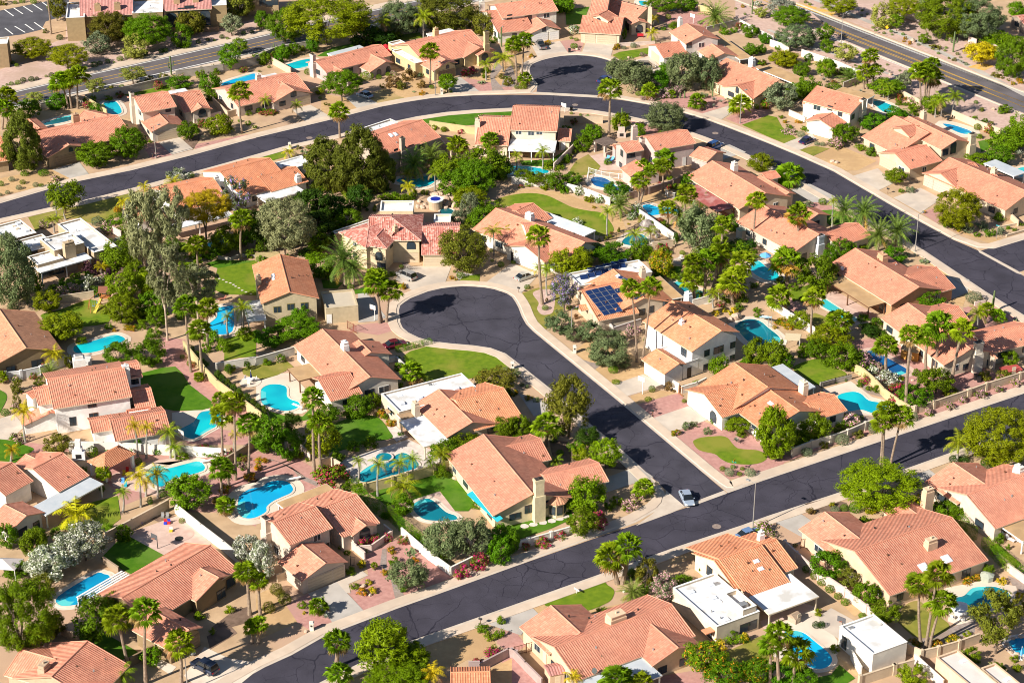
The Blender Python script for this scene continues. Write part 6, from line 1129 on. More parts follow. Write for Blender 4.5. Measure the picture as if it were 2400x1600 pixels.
tree('30', 'broad.green', 'leafy green tree', '540,620,160,160,720 310,640,140,120,695 1080,790,280,160,875 1520,950,190,160,1035 370,800,200,190,885 240,840,170,150,910 2200,1290,310,210,1375 2310,1200,210,260,1335 2120,1420,230,170,1505 1950,1460,200,110,1510 1850,1430,100,80,1480'); tree('30', 'airy.sage', 'grey-green olive tree', '1250,730,140,130,815 130,880,280,230,1015'); tree('30', 'broad.citrus', 'round bright citrus tree', '970,1120,240,150,1195 1180,1040,200,130,1095 710,1220,210,155,1305'); shrubs('30', 'ball.citrus', 'flat-clipped green hedge shrub', '600,800,165,70'); palm('30', 'date', 'low spreading palm', '750,760,750,720,180', .25)
shrubs('30', 'ball.green', 'small round desert shrub', '345,20,36 385,40,36 965,255,36 990,280,32 1065,305,36 1130,290,36 1240,315,38 1570,350,30 1640,370,30 1635,440,32 1625,465,32 1565,490,34 1740,495,38 1055,640,42 810,630,32 1910,940,46 2190,1185,46 2240,1085,42 2230,1120,42 480,360,30 1210,650,26 620,560,30 800,600,26 1095,595,28 1380,300,26 1140,320,26 860,100,24 1020,270,26'); shrubs('30', 'bush.lime.orange.5', 'orange-yellow flowering mound', '1265,352,42 1250,378,32 1300,385,30 1300,402,32 2250,770,48 2320,750,60 2300,735,40 620,435,36 80,335,44 300,1120,40 150,1115,46 270,1115,50'); shrubs('30', 'ball.sage', 'grey sage mound', '1380,410,34 1870,540,38 300,1235,78 450,1320,54 500,1325,54 1765,525,30 1820,590,40 860,140,30 870,95,30 910,130,30')
shrubs('30', 'scrub.olive', 'low brown-green scrub', '1715,550,48 2090,690,90,40 2210,735,36 2180,690,40 1270,660,34 1530,435,110,45 1660,535,26 1960,1010,50 2050,1140,60 490,355,34 2150,715,30'); shrubs('30', 'agave', 'blue agave', '1775,570,62 1115,660,52 2300,1420,120 510,740,90 850,840,60'); shrubs('30', 'bush.green', 'low green garden shrub', '1200,950,62 1260,960,42 1300,960,42 1340,990,100 1320,1030,54 1360,1050,50 190,1160,54 205,1185,44 120,1075,46 1990,1110,54 2180,1000,120,80 2140,1030,60 365,1190,60,70 325,1180,54 430,1050,80 860,1350,120,60 950,1400,110,80 930,1320,100,70 90,440,60 370,585,50 650,660,110,60 700,650,110,60 1940,1255,60')
shrubs('30', 'bush.green.red.45', 'red-flowered shrub', '1855,1110,52,70 2020,1190,84,90 1200,920,60 610,760,60 1235,890,100,70'); shrubs('30', 'bush.green.pink.5', 'pink bougainvillea', '620,1310,150,110 1320,930,90,70 1410,950,90,60 190,1210,150,26'); saguaro('30', '1700,480,1715,290', 'lone armed saguaro'); shrubs('30', 'agave', 'big yellow-tipped agave', '1890,110,0.1')
tree('01', 'broad.green', 'dark round street tree', '600,210,300,240,395'); palm('01', 'queen', 'queen palm before the flat-roofed house', '520,440,510,260,140 605,450,580,330,120 500,570,470,450,110 560,560,520,440,100', .16, QBARK); shrubs('01', 'bush.sage.white.5', 'white oleander', '1650,30,190,115'); palm('01', 'gqueen', 'yellow queen palm', '1590,190,1590,105,150 1330,190,1330,150,110 1130,420,1130,290,110 935,950,935,880,120', .15, QBARK)
tree('01', 'euc.euc', 'tall grey-green eucalyptus', '1330,520,340,640,900 1560,380,290,430,900,1500 1540,950,340,520,1560,1540 1820,1030,330,320,1360 1420,330,180,300,800', bark=EBARK); tree('01', 'mesq.gold', 'golden autumn-coloured tree', '1900,330,430,290,720'); tree('01', 'airy.grey.lilac.3', 'purple-flowering jacaranda', '2170,220,240,290,360'); palm('01', 'fan', 'dark-trunked fan palm', '1820,910,1810,690,190 2215,820,2220,470,190'); tree('01', 'broad.green', 'leafy green garden tree', '1080,790,270,270,905 1120,1050,270,260,1180 2320,440,150,170,560 1380,1220,220,220,1320 1360,1060,150,150,1150')
palm('01', 'fan', 'fan palm in the palm row', '1340,1130,1340,1030,150 1910,1640,1910,1280,180 1920,1180,1915,1130,110'); palm('02', 'fan', 'fan palm with a very long trunk', '1755,280,1700,-320,185 1865,330,1830,-100,190'); palm('01', 'queen', 'dark queen palm by the blue pool', '2240,1470,2230,1260,190 2100,1520,2090,1340,110', .17, QBARK); shrubs('01', 'bush.purple', 'dark purple-leaved shrub', '860,890,170,150 1000,910,120,110'); shrubs('01', 'ball.sage', 'rounded sage shrub', '900,465,130,90 175,155,62 330,130,62 110,80,62 70,200,50 5,220,40'); shrubs('01', 'ball.green', 'round olive-green shrub', '380,135,52 210,105,60 400,20,110,60 230,25,90,50 15,120,50,60 1750,40,80')
shrubs('01', 'bush.green', 'bushy green shrub', '1080,450,150,100 1120,540,95,80 620,1030,135,110 770,1000,160,130 890,1110,115,100 310,1040,190,180 500,1090,120,80 680,970,70 1330,1330,160,100 1000,490,80 1750,830,200,140 1700,900,120 1620,700,120 1660,1330,100 2170,640,150,110 2300,760,110,90 2250,560,130,110 1950,760,170,100 1780,1280,90,200 2260,1500,160,110'); shrubs('01', 'bush.green.pink.5', 'pink-flowering bush', '510,75,80 990,530,115,120 690,1080,120,100 940,1000,115,100 570,1115,120,90 1130,940,100,70 400,500,90,80'); shrubs('01', 'bush.sage.white.45', 'white-flowering shrub', '850,1050,190,150 420,1130,120,60 1090,640,80'); tree('01', 'broad.grey', 'big silvery olive tree', '100,960,410,560,1240 60,700,190,250,900 180,760,180,200,900'); tree('01', 'mesq.lime', 'lime-green feathery tree', '430,1200,230,180,1295 570,1420,350,240,1540 1120,1270,320,240,1400'); shrubs('01', 'bush.lime.orange.4', 'orange flowering shrub', '1080,355,70 1210,1450,80,50 1050,1465,40 1180,1440,90,50')
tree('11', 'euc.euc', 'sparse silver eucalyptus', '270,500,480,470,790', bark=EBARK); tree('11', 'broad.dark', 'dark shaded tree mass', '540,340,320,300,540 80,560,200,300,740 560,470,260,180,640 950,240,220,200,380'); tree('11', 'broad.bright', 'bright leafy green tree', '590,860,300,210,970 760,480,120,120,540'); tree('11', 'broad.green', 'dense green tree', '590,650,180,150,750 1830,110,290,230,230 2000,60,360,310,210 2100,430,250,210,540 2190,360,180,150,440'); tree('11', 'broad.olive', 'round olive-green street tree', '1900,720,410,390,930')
palm('11', 'date', 'feathery date palm', '820,1060,800,820,320 888,1070,890,900,240', .3); palm('11', 'fan', 'lush fan palm at the cul-de-sac kerb', '1135,1400,1105,1050,200 1155,1390,1110,1000,190 1200,1390,1235,1110,180', .25); shrubs('11', 'ball.green', 'round clipped green shrub', '1880,960,85 1050,955,75 1220,950,75 1260,945,60 1335,880,46 1825,925,36 2165,730,46 2170,825,36 2250,860,66 870,1070,70 20,810,40,60'); shrubs('11', 'bush.lime.orange.5', 'orange lantana', '1800,980,42 1840,1000,34 1345,1070,62 1350,1050,50')
tree('11', 'broad.sage', 'sage-green tree', '1960,330,160,230,460 1850,440,120,130,510'); tree('11', 'broad.lime', 'yellow-lime shrubby tree', '1980,230,260,160,320 1900,200,150,120,280'); palm('11', 'queen', 'queen palm by the date pool', '1640,190,1640,20,120 1390,130,1390,30,130', .16, QBARK); palm('11', 'gqueen', 'yellowing queen palm', '1400,270,1400,150,130', .16, QBARK); palm('11', 'queen', 'queen palm against the white garage house', '2185,780,2180,560,160 2270,690,2270,560,140', .15, QBARK); tree('11', 'broad.citrus', 'orange-bearing citrus tree', '380,1440,390,210,1540 400,1300,180,160,1395 130,1530,270,170,1600'); shrubs('11', 'bush.green', 'green garden shrub', '680,530,100 1190,240,120,70 1270,240,120,60 1090,350,40,70 60,700,120,100 780,490,80 1400,250,120,60 700,920,90 1450,210,80 1550,200,70 950,180,80 900,420,60 640,160,70')
tree('21', 'broad.citrus', 'neatly rounded green tree', '960,170,215,130,245'); shrubs('21', 'bush.green.white.5', 'white oleander bush', '620,190,84,100 805,270,76,90 950,260,140,80 1130,370,120,120 590,470,110,60 1100,420,90'); shrubs('21', 'bush.lime', 'lime shrub', '715,260,95,80 1190,450,60,90 900,600,52 860,620,40'); palm('21', 'fan', 'tall fan palm', '1165,310,1185,110,160 1385,200,1390,-30,140 1585,570,1600,230,180 1430,510,1430,355,150 2225,660,2250,280,160 1170,320,1270,20,110'); palm('21', 'fan', 'fan palm before the white garage house', '280,1230,245,610,190', .26); palm('21', 'queen', 'yellow-green queen palm', '875,620,880,380,140 1255,690,1270,560,130 1130,690,1130,590,150 320,1150,320,910,130 265,1030,250,900,140 1850,1260,1850,1130,150', .16, QBARK); palm('21', 'date', 'low date palm', '1000,430,990,320,200 1780,320,1740,290,150 1500,500,1540,400,180', .28)
palm('22', 'fan', 'very tall slim fan palm', '1148,190,1095,-475,180 1192,210,1270,-485,180', .2); tree('21', 'col.topiary', 'slim dark Italian cypress', '1507,620,46,250,745 1560,470,48,230,600', cat='cypress'); tree('21', 'broad.grey', 'large grey-green tree', '1720,540,340,420,770'); tree('21', 'broad.citrus', 'dense rounded green tree', '910,750,330,190,835 1180,730,200,190,815 2010,480,150,150,560 1620,90,130,130,170'); tree('21', 'mesq.lime', 'spreading yellow-olive tree', '550,830,360,260,960'); tree('21', 'broad.lime.fruit.2', 'lemon tree with yellow fruit', '1370,840,200,230,960'); tree('21', 'airy.grey.lilac.45', 'lilac-flowering jacaranda', '480,1100,230,260,1300')
palm('21', 'fan', 'bushy fan palm in the palm cluster', '1905,1090,1935,510,160 1680,1210,1660,860,170 1760,1180,1780,840,200 1840,1100,1900,790,180 1660,1220,1645,1020,170 2070,1190,2110,860,210 2030,1225,2020,1050,240 1880,1080,1910,690,160', .3); shrubs('21', 'bush.lime.yellow.5', 'yellow flower clump', '2020,1290,95,70 1870,1310,66 1950,1280,50'); shrubs('21', 'bush.green.magenta.5', 'magenta bougainvillea', '1905,1230,70 80,145,44 1440,150,60 1350,460,90,40'); shrubs('21', 'bush.green', 'leafy green shrub', '2085,1250,85 150,130,62 295,140,62 1500,150,70 1450,70,60 800,640,40 600,1260,50 2250,1280,70 1440,750,60 2250,1330,60 1250,1540,80 1590,180,80 2270,640,80 1400,500,80 2240,610,50 2220,1050,90,50 1480,890,50')
tree('21', 'airy.grey', 'grey-green desert olive', '440,1400,240,210,1510 710,1470,210,170,1570 920,1540,210,170,1620 560,1500,130,120,1580'); shrubs('21', 'bush.grey.pink.5', 'pink-flowering oleander', '1100,1470,130,110'); shrubs('21', 'ball.green', 'neat round green shrub', '140,1068,62 305,1258,66 525,1255,62 1565,755,60 980,550,30,40 10,840,50 20,560,40'); shrubs('21', 'bush.redolive', 'brown grass clump', '320,1190,28,40 980,545,30,50 915,575,40 590,1340,40,60'); shrubs('21', 'bush.lime.orange.3', 'dry orange shrub', '750,335,36 1070,490,26'); tree('21', 'broad.green', 'small leafy tree', '400,90,140,160,185 220,60,200,110,130 560,70,170,110,140 100,30,150,90,110')
tree('31', 'broad.bright', 'neat lollipop tree', '1180,45,195,120,130'); palm('31', 'fan', 'clumping fan palm', '190,120,190,60,240', .3); shrubs('31', 'ball.green', 'boxy clipped shrub', '500,285,82,70'); tree('31', 'mesq.lime', 'spreading feathery mesquite', '1740,340,400,330,530'); shrubs('31', 'bush.green', 'green desert shrub', '1650,490,95 1770,510,110 2040,570,95 2120,430,105 1920,585,62 2265,540,42 2205,525,42 1225,185,52 450,1470,90 820,690,130,80 1030,1490,110,90 2330,495,40 870,700,80 90,1390,60'); shrubs('31', 'scrub.sage', 'grey desert scrub', '1840,540,105,70 1310,175,85 1980,500,90,70 350,320,130,70 2130,560,60,90'); prickly('31', '1970,540,110 2140,555,70 1265,780,70 1430,840,90 1920,500,50'); shrubs('31', 'bush.lime.orange.4', 'orange flowering shrub', '1435,380,36 2330,340,120,110 130,1390,130,60 190,1430,90,60 1750,555,30 60,1440,40'); shrubs('31', 'agave', 'blue agave', '1350,775,60 1440,835,60 1940,495,50')
palm('31', 'date', 'golden-hearted date palm', '690,500,700,370,240 870,520,880,380,240 1000,740,1020,590,240 1170,690,1190,550,260', .27); palm('31', 'queen', 'thin queen palm', '590,520,600,280,90 1915,1500,1930,1310,180', .17, QBARK); palm('31', 'skirtfan', 'fan palm with golden skirt', '260,740,275,420,200 180,1070,170,860,260', .32); palm('31', 'fan', 'full fan palm', '395,1540,420,1180,185 100,1300,100,1170,210 650,1540,650,1400,230'); tree('31', 'broad.green', 'dense dark green tree', '450,930,330,310,1095'); tree('31', 'broad.citrus', 'round citrus tree', '680,720,220,170,805 560,790,130,120,850 1170,770,195,140,835 1490,1170,255,150,1255'); shrubs('31', 'ball.sage', 'large sage-green shrub', '1890,1165,165,115'); saguaro('31', '2060,1300,2075,1100', 'many-armed saguaro'); saguaro('31', '2275,1430,2275,1360', 'short column cactus', 3)
tree('31', 'broad.lime', 'bright lime citrus', '300,1370,180,150,1445 560,1530,380,150,1610'); tree('31', 'broad.dark', 'dark rounded shrub tree', '950,1470,150,110,1530'); palm('32', 'fan', 'fan palm shading the salmon roof', '1265,625,1320,-45,190 1450,285,1470,-40,190 1540,275,1560,-130,250 1690,345,1785,-95,200 1080,255,1090,50,210', .28); palm('31', 'fan', 'small fan palm', '2120,1430,2120,1340,120 2010,1400,2010,1290,130', .2)
tree('02', 'broad.citrus', 'dense green citrus tree', '1090,110,260,200,205 1370,100,280,210,210 1730,1380,360,290,1520'); palm('02', 'gqueen', 'yellow queen palm', '500,250,500,120,180 235,930,220,650,190 100,1100,110,1000,140 1265,1050,1235,780,160 1345,1070,1350,790,140 1295,1520,1280,1240,210 1450,1440,1440,1220,210 1340,1420,1340,1300,130 2160,1050,2160,860,110', .17, QBARK); palm('02', 'date', 'dark low date palm', '460,340,460,280,160', .25); tree('02', 'airy.olive', 'reddish olive shrub tree', '520,950,240,180,1020'); shrubs('02', 'bush.olive', 'tall olive shrub', '160,420,115,150 360,375,95,70 640,190,80,150 160,560,80,130'); shrubs('02', 'bush.green.pink.4', 'pink-flowered shrub', '175,890,135,110 2225,1140,95,80 140,610,80,90'); shrubs('02', 'ball.citrus', 'clipped green shrub', '850,1010,115,110 1450,1000,110,80 1825,1010,100,85 50,650,85,70 1275,1100,75,85 1745,200,66 1675,140,52 1500,1390,85,90 1380,1460,60,90'); shrubs('02', 'bush.green.red.3', 'red-tinged shrub', '1010,970,115,70')
palm('02', 'queen', 'green queen palm by the white wall', '1565,1070,1550,840,190 1610,1080,1610,980,160 1130,1568,1130,1390,130', .17, QBARK); palm('02', 'fan', 'slender tall fan palm', '2050,1100,2040,690,200 2165,1270,2150,580,200 2280,1260,2290,770,200 2100,1330,2090,1180,130', .21); palm('02', 'fan', 'short fan palm', '2020,640,2020,540,130 2030,1480,2030,1180,200 950,1300,950,1215,130 1835,360,1830,330,90 30,380,15,330,110 2080,1600,2080,1520,160'); shrubs('02', 'bush.lime.orange.55', 'orange lantana', '2065,1360,105 2290,1240,110'); shrubs('02', 'bush.redolive', 'red-brown shrub', '2030,1460,140,80 2240,1080,70'); shrubs('02', 'bush.green', 'leafy green shrub', '715,1540,85 1930,1020,130,80 760,1180,90,80 940,1350,60 1680,1050,120,70 2000,1040,90 2200,1060,120,60 2330,820,60 20,1560,80')
for T, s in (('02', '2000,370 2040,412 2095,452 2150,492 2205,532 2272,580 2335,628'), ('12', '30,672 82,692')):
    for q in s.split(): x, y = map(float, q.split(',')); tree(T, 'col.topiary', 'clipped cylinder topiary', '%g,%g,62,120,%g' % (x, y-50, y+8), cat='cypress')
tree('02', 'col.topiary', 'dark conical shrub', '2100,255,70,100,300 2275,220,60,90,260', cat='cypress')
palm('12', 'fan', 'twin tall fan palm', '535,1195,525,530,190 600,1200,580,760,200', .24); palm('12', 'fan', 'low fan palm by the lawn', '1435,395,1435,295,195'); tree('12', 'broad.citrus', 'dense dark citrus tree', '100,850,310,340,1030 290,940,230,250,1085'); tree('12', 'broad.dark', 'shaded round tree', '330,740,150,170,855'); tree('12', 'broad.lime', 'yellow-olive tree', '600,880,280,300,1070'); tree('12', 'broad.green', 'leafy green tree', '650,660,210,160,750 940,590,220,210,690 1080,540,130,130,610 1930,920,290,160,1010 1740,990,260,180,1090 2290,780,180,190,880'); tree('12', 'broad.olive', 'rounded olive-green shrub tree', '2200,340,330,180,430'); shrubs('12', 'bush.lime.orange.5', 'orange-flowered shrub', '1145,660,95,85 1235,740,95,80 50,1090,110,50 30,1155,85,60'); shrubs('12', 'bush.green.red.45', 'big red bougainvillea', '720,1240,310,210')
shrubs('12', 'bush.green', 'green garden bush', '830,1330,95,80 950,1350,115,70 750,1060,130,110 900,960,140,90 1050,930,140,90 2040,1500,110,90 1330,845,52 240,160,62,85 90,190,52,75 1330,400,46,65 1190,690,60 2130,830,100,60 850,665,110,60 480,1080,50 1320,235,100,70 2310,470,80,60 1300,150,60'); tree('12', 'broad.hedge', 'round lush green bush tree', '1350,1500,180,190,1610'); palm('12', 'queen', 'queen palm along the yellow wall', '930,1320,940,1100,120 1118,1420,1125,1130,160 1320,1270,1320,1120,160 1440,1275,1440,1085,150 1595,1230,1600,1100,120 1700,1200,1710,1040,180', .17, QBARK); palm('12', 'queen', 'spreading queen palm on the lawn', '1340,1460,1350,1340,270', .18, QBARK); shrubs('12', 'ball.sage', 'grey-green shrub', '2300,270,110,70')
tree('22', 'airy.grey', 'grey-green desert tree', '880,80,340,240,230 930,180,150,120,250 1030,180,120,120,240 800,150,160,140,220'); shrubs('22', 'ball.green', 'round green shrub', '930,255,100,80 1285,435,66,75 955,370,84,40 1250,530,72,48 1580,545,48,40 1935,1165,62 2030,1150,52 2090,1215,52 2115,1165,46 440,1020,75,60'); shrubs('22', 'bush.redolive', 'red-brown grass mound', '1455,415,115,80'); shrubs('22', 'bush.grey', 'grey-green shrub', '1600,780,85,70 1670,760,75,60 1800,825,80,65 225,535,62,45 90,395,44 140,415,42 40,290,95,70 460,835,80,65 380,900,70,60'); shrubs('22', 'bush.green.orange.35', 'orange-flowered round shrub', '1510,840,88,62 150,515,75,45 20,470,70,70'); shrubs('22', 'ball.sage', 'pale sage mound', '1995,1200,95,85 2185,1200,105,85'); shrubs('22', 'agave', 'pale agave clump', '2060,910,100 700,950,90')
tree('22', 'tall.olive', 'tall shaggy olive-green tree', '525,555,400,510,880'); palm('22', 'fan', 'full fan palm by the driveway', '310,960,310,780,220', .3); tree('22', 'broad.dark', 'dark green shrub tree', '690,870,220,170,950'); shrubs('22', 'bush.green', 'bushy green shrub', '600,960,150,110 900,1500,105,100 970,1460,105,100 2150,190,120,70 1700,390,100,70 20,900,110,90 380,880,80 2230,230,110,60 1990,780,120,80 1850,730,60,50 2110,850,90,60'); shrubs('22', 'bush.lime', 'lime cycad-like shrub', '640,1040,150,120 620,990,130,100'); tree('22', 'broad.bright', 'vivid lime-green round tree', '860,1015,260,240,1165'); palm('22', 'queen', 'small queen palm in the courtyard', '390,1175,400,1105,140', .14, QBARK); tree('22', 'broad.green', 'dense green tree', '80,780,190,200,870 1910,240,180,200,315 2250,90,210,230,195 2080,760,200,120,840')
tree('32', 'mesq.bright', 'lime-green airy tree', '70,830,330,440,1060'); tree('22', 'broad.bright', 'bright green street tree', '670,1410,330,310,1545'); palm('22', 'fan', 'clumping small fan palm', '1215,1430,1215,1350,180', .26); shrubs('22', 'bush.green.pink.55', 'pink oleander mound', '1155,1430,115,100 1080,1510,145,110 1130,1400,80'); shrubs('22', 'bush.green.magenta.6', 'crimson bougainvillea', '800,1600,120,110')
tree('32', 'broad.green', 'leafy green tree', '430,780,250,240,905 1540,350,290,200,475 700,130,280,230,235 2230,150,135,135,215 60,100,210,240,235 280,880,180,140,950'); tree('32', 'broad.citrus', 'citrus tree over the wall', '1350,500,270,200,595 450,70,200,160,155 150,180,160,150,245'); shrubs('32', 'ball.sage', 'large pale sage mound', '355,1015,110,90 680,900,135,115 960,800,90,110 1330,690,105,95 615,1540,90,60'); shrubs('32', 'bush.green', 'green garden shrub', '330,930,115,110 660,800,140,80 310,120,85 790,250,75 845,370,46 840,400,52 930,430,62 1005,440,80,70 855,700,52 1360,270,46 1350,300,52 1220,340,60 560,60,90 620,370,40 710,350,40')
shrubs('32', 'bush.olive', 'yellow-green round shrub', '830,850,95,80 515,950,85,70 1670,470,160,90 2160,310,140,110 2000,320,105,85 1960,310,60 1640,470,80'); shrubs('32', 'bush.green.pink.55', 'pink-white oleander', '755,720,150,110 880,190,185,150 1470,650,92,75 1660,590,95,80 1785,535,85,65 1955,490,115,85 2115,440,85,70 2265,380,92,80 1010,230,90'); shrubs('32', 'bush.sage.white.55', 'white oleander in bloom', '1080,340,200,150 960,270,100,90'); shrubs('32', 'bush.green.magenta.5', 'magenta bougainvillea on the wall', '900,350,90,100 1180,430,150,100 1150,530,95,110'); palm('32', 'fan', 'triple-trunk roadside fan palm', '1030,1165,1050,740,190 1055,1165,1090,640,180 1120,1155,1230,700,200', .2)
tree('32', 'mesq.bright', 'wide feathery green mesquite', '1030,1320,680,390,1540'); tree('32', 'mesq.lime', 'wide lime-green mesquite', '2130,870,620,470,1095'); palm('32', 'queen', 'queen palm beside the road', '1735,1115,1750,930,220', .2, QBARK); shrubs('32', 'ball.dark', 'dark round shrub', '1800,1080,110,80 1720,1080,120,80 2005,1115,125,95'); shrubs('32', 'ball.green', 'small green mound', '700,1525,80,75 800,1520,130,110'); shrubs('32', 'bush.lime.yellow.3', 'yellow-green garden shrub', '950,1540,120,70 1370,1450,90,110 1390,1560,70 590,1500,60,50'); shrubs('32', 'bush.redolive', 'reddish shrub', '390,1555,85,60'); tree('32', 'broad.green', 'green shrub tree by the chimney', '1620,1540,200,160,1610 1750,1560,130,140,1620')
tree('03', 'broad.sage.white.45', 'huge white-flowering oleander', '790,250,360,280,440 640,330,300,260,500 470,450,360,290,600 360,500,240,200,610'); tree('03', 'broad.green', 'dense green tree', '300,280,210,240,410 330,220,190,160,320 60,210,170,220,330 160,520,200,150,600'); tree('03', 'mesq.bright', 'massive lime-green mesquite', '210,950,560,660,1360'); tree('03', 'broad.olive', 'olive-green tree in shade', '500,1020,180,220,1130 360,680,230,200,800 330,1150,220,180,1240'); tree('03', 'airy.green', 'round mid-green tree', '860,980,360,400,1225'); tree('03', 'broad.green', 'green tree beside the roof', '1030,830,180,190,960')
palm('03', 'fan', 'big foreground fan palm', '1185,1440,1085,990,250 1340,1575,1340,930,250 1665,1575,1650,1220,240', .25); palm('03', 'fan', 'slim fan palm by the drive', '2295,940,2265,560,190', .26); palm('03', 'queen', 'ragged queen palm', '1110,1600,1115,1500,230', .2, QBARK); palm('13', 'fan', 'small fan palm', '40,950,22,650,160 20,1200,20,1050,160 -40,1200,-40,1060,140', .24); tree('13', 'broad.sage.white.5', 'white-flowering oleander', '50,450,230,360,630 -60,330,260,240,480 -30,560,140,160,660'); shrubs('03', 'bush.lime', 'lime planter shrub', '2110,890,90,75'); palm('03', 'gqueen', 'yellow drooping queen palm', '700,110,700,30,320', .17, QBARK); shrubs('03', 'bush.green', 'leafy shrub', '110,480,0.1 1630,850,70 1830,950,100,70 1730,880,80 520,190,110,90 1000,150,120,60 1950,1090,50,90 90,560,120')
shrubs('13', 'ball.olive', 'clipped olive-green shrub', '185,700,120,120 265,790,130,120 120,870,130,115 220,740,100'); shrubs('13', 'bush.green', 'bushy green plant', '425,855,82,68 905,680,80,45 1355,700,75,60 1270,450,100,85 870,540,100,70 840,370,60,50 785,320,60,50 1480,230,70,60 2240,1110,85,90 2250,990,85,80 2080,1060,110,80 2150,1140,100,80 1000,340,70,60 1190,30,90,50'); palm('13', 'fan', 'stubby young fan palm', '575,940,575,870,160 1085,530,1085,490,60', .2); shrubs('13', 'agave', 'silver-green agave', '640,960,90 2130,1450,110'); shrubs('13', 'bush.green.magenta.6', 'bright magenta bougainvillea', '990,290,110,130 1090,250,110,110 1210,230,85,110 1890,540,160,130 2050,460,170,160 2170,1280,160,90 2020,1370,90,60')
shrubs('13', 'bush.green.orange.5', 'orange-flowered mound', '1255,345,88,66 1455,440,72,52 1180,552,84,56 975,730,95,68'); shrubs('13', 'bush.lime.yellow.5', 'yellow-flowered mound', '975,470,95,70 1075,720,88,55 440,922,38 1035,638,64'); prickly('13', '1425,390,120'); tree('13', 'broad.grey', 'grey-green olive tree', '1390,565,330,230,690 1730,260,330,340,430 1980,230,320,360,430'); tree('13', 'broad.citrus', 'dense green shrub tree', '2240,350,210,260,465 2260,200,240,150,300'); palm('13', 'fan', 'roadside fan palm', '735,1420,745,1200,220 765,1640,765,1490,210', .3)
tree('13', 'mesq.bright', 'brilliant green mesquite', '1170,1210,460,430,1470 1420,1330,320,250,1480 1310,1510,560,230,1640'); palm('13', 'gqueen', 'ragged yellow-green palm', '1620,1640,1620,1480,200', .17, QBARK); tree('23', 'broad.green', 'leafy green tree by the road', '640,80,240,240,225 10,270,110,200,360'); shrubs('23', 'bush.green.magenta.5', 'magenta bougainvillea', '815,100,130,120 285,280,140,90 440,205,110,80 120,310,90,70'); palm('23', 'fan', 'twin-trunk stout fan palm', '968,655,915,430,260 1012,655,1065,330,235', .34); tree('23', 'airy.olive', 'golden-olive shrub tree', '1240,560,190,280,670'); tree('23', 'broad.grey.pink.5', 'pink-flowering oleander', '1395,690,220,240,810')
tree('23', 'broad.green', 'green oleander bush', '1570,640,190,110,690'); palm('23', 'date', 'low date palm by the lawn', '1110,800,1110,740,210', .25); shrubs('23', 'bush.green', 'green garden shrub', '1210,710,100,130 1995,250,52 825,895,90,55 1740,520,60,90 2030,1150,160,110 2150,1160,80,70 1090,560,120,70'); hedge('23', '1710,395 1860,345', 1.2, 1.6, 'boxy clipped green hedge'); tree('23', 'broad.citrus.fruit.1', 'orange tree laden with fruit', '1770,1320,340,270,1510 1950,1480,340,230,1620 2250,1460,260,260,1600'); shrubs('23', 'bush.lime.yellow.6', 'yellow-flowered bush', '1910,1220,125,110 2130,1150,70,110 2050,1400,70,50'); palm('23', 'fan', 'fan palm over the grey patio', '960,1720,960,1540,260 1190,1720,1190,1560,170', .3); palm('23', 'gqueen', 'yellow queen palm by the patio', '560,1680,560,1520,160', .2, QBARK); shrubs('23', 'bush.green.pink.4', 'pink-and-green oleander', '2300,140,150,110 2370,200,120,80')
tree('33', 'broad.citrus', 'rounded citrus tree', '555,480,300,220,600 905,750,220,200,850'); tree('33', 'airy.olive', 'weeping olive-green shrub', '740,600,180,160,690'); tree('33', 'broad.green', 'green tree behind the cube garage', '1090,910,240,190,1015'); shrubs('33', 'ball.green', 'round green shrub in the wall row', '350,520,80,75 425,580,82,80 490,640,85,66 565,700,90,78 640,765,80,68 705,820,86,70 865,945,78,50'); shrubs('33', 'ball.dark', 'dark round patio shrub', '440,1030,75,75 490,1030,75,75 1160,790,140,100 250,300,50'); shrubs('33', 'bush.lime', 'lime-green shrub', '610,1245,95,75 460,915,70,80 1830,1115,75,45'); shrubs('33', 'bush.green.orange.5', 'orange-flowered bush', '1840,625,115,75 1915,595,75,55 1340,1200,110,70 1545,1200,110,70'); shrubs('33', 'bush.lime.yellow.6', 'golden-yellow flowering bush', '2150,630,90,65 2310,765,80,65 1690,1165,130,70')
palm('33', 'fan', 'triple-trunk tall fan palm', '1405,1220,1390,680,210 1448,1250,1555,580,230 1480,1250,1595,840,240', .22); tree('33', 'airy.olive', 'airy olive-lime tree', '2090,960,400,460,1295 2290,870,160,160,1000'); palm('33', 'fan', 'fan palm behind the bright blue pool', '25,1610,30,1220,210 108,1630,100,1130,230 225,1610,265,1300,250', .24); tree('33', 'broad.citrus', 'green citrus below the fan palms', '120,1480,260,180,1570 320,1510,240,170,1600'); tree('33', 'airy.lime', 'lime palo verde', '1330,1490,240,180,1570'); tree('33', 'broad.green', 'small green tree', '1870,1320,170,150,1400 2100,1440,160,110,1500 2030,520,90,90,580'); shrubs('33', 'bush.lime', 'yellow-green shrub', '2260,1340,80,60 2290,1420,95,70'); shrubs('33', 'bush.green', 'leafy green shrub', '850,90,140,130 940,95,80,90 2120,240,100,90 2205,320,40,60')
hedge('33', '1700,60 1790,180 1880,260', 2.2, 2.0, 'tall dark green hedge'); hedge('33', '1990,310 2150,480 2352,610', 1.8, 1.5, 'long bright green hedge'); hedge('12', '1290,95 1610,18', 1.0, 1.2, 'low clipped hedge along the lawn'); hedge('13', '1190,10 1340,160 1560,330 1740,480', 1.9, 1.3, 'leafy vine hedge on the cream wall'); hedge('12', '900,1340 1010,1500 1200,1620', 1.8, 1.6, 'dark hedge behind the lawn'); hedge('12', '1370,170 1450,260', .9, .9, 'short clipped hedge by the entry')
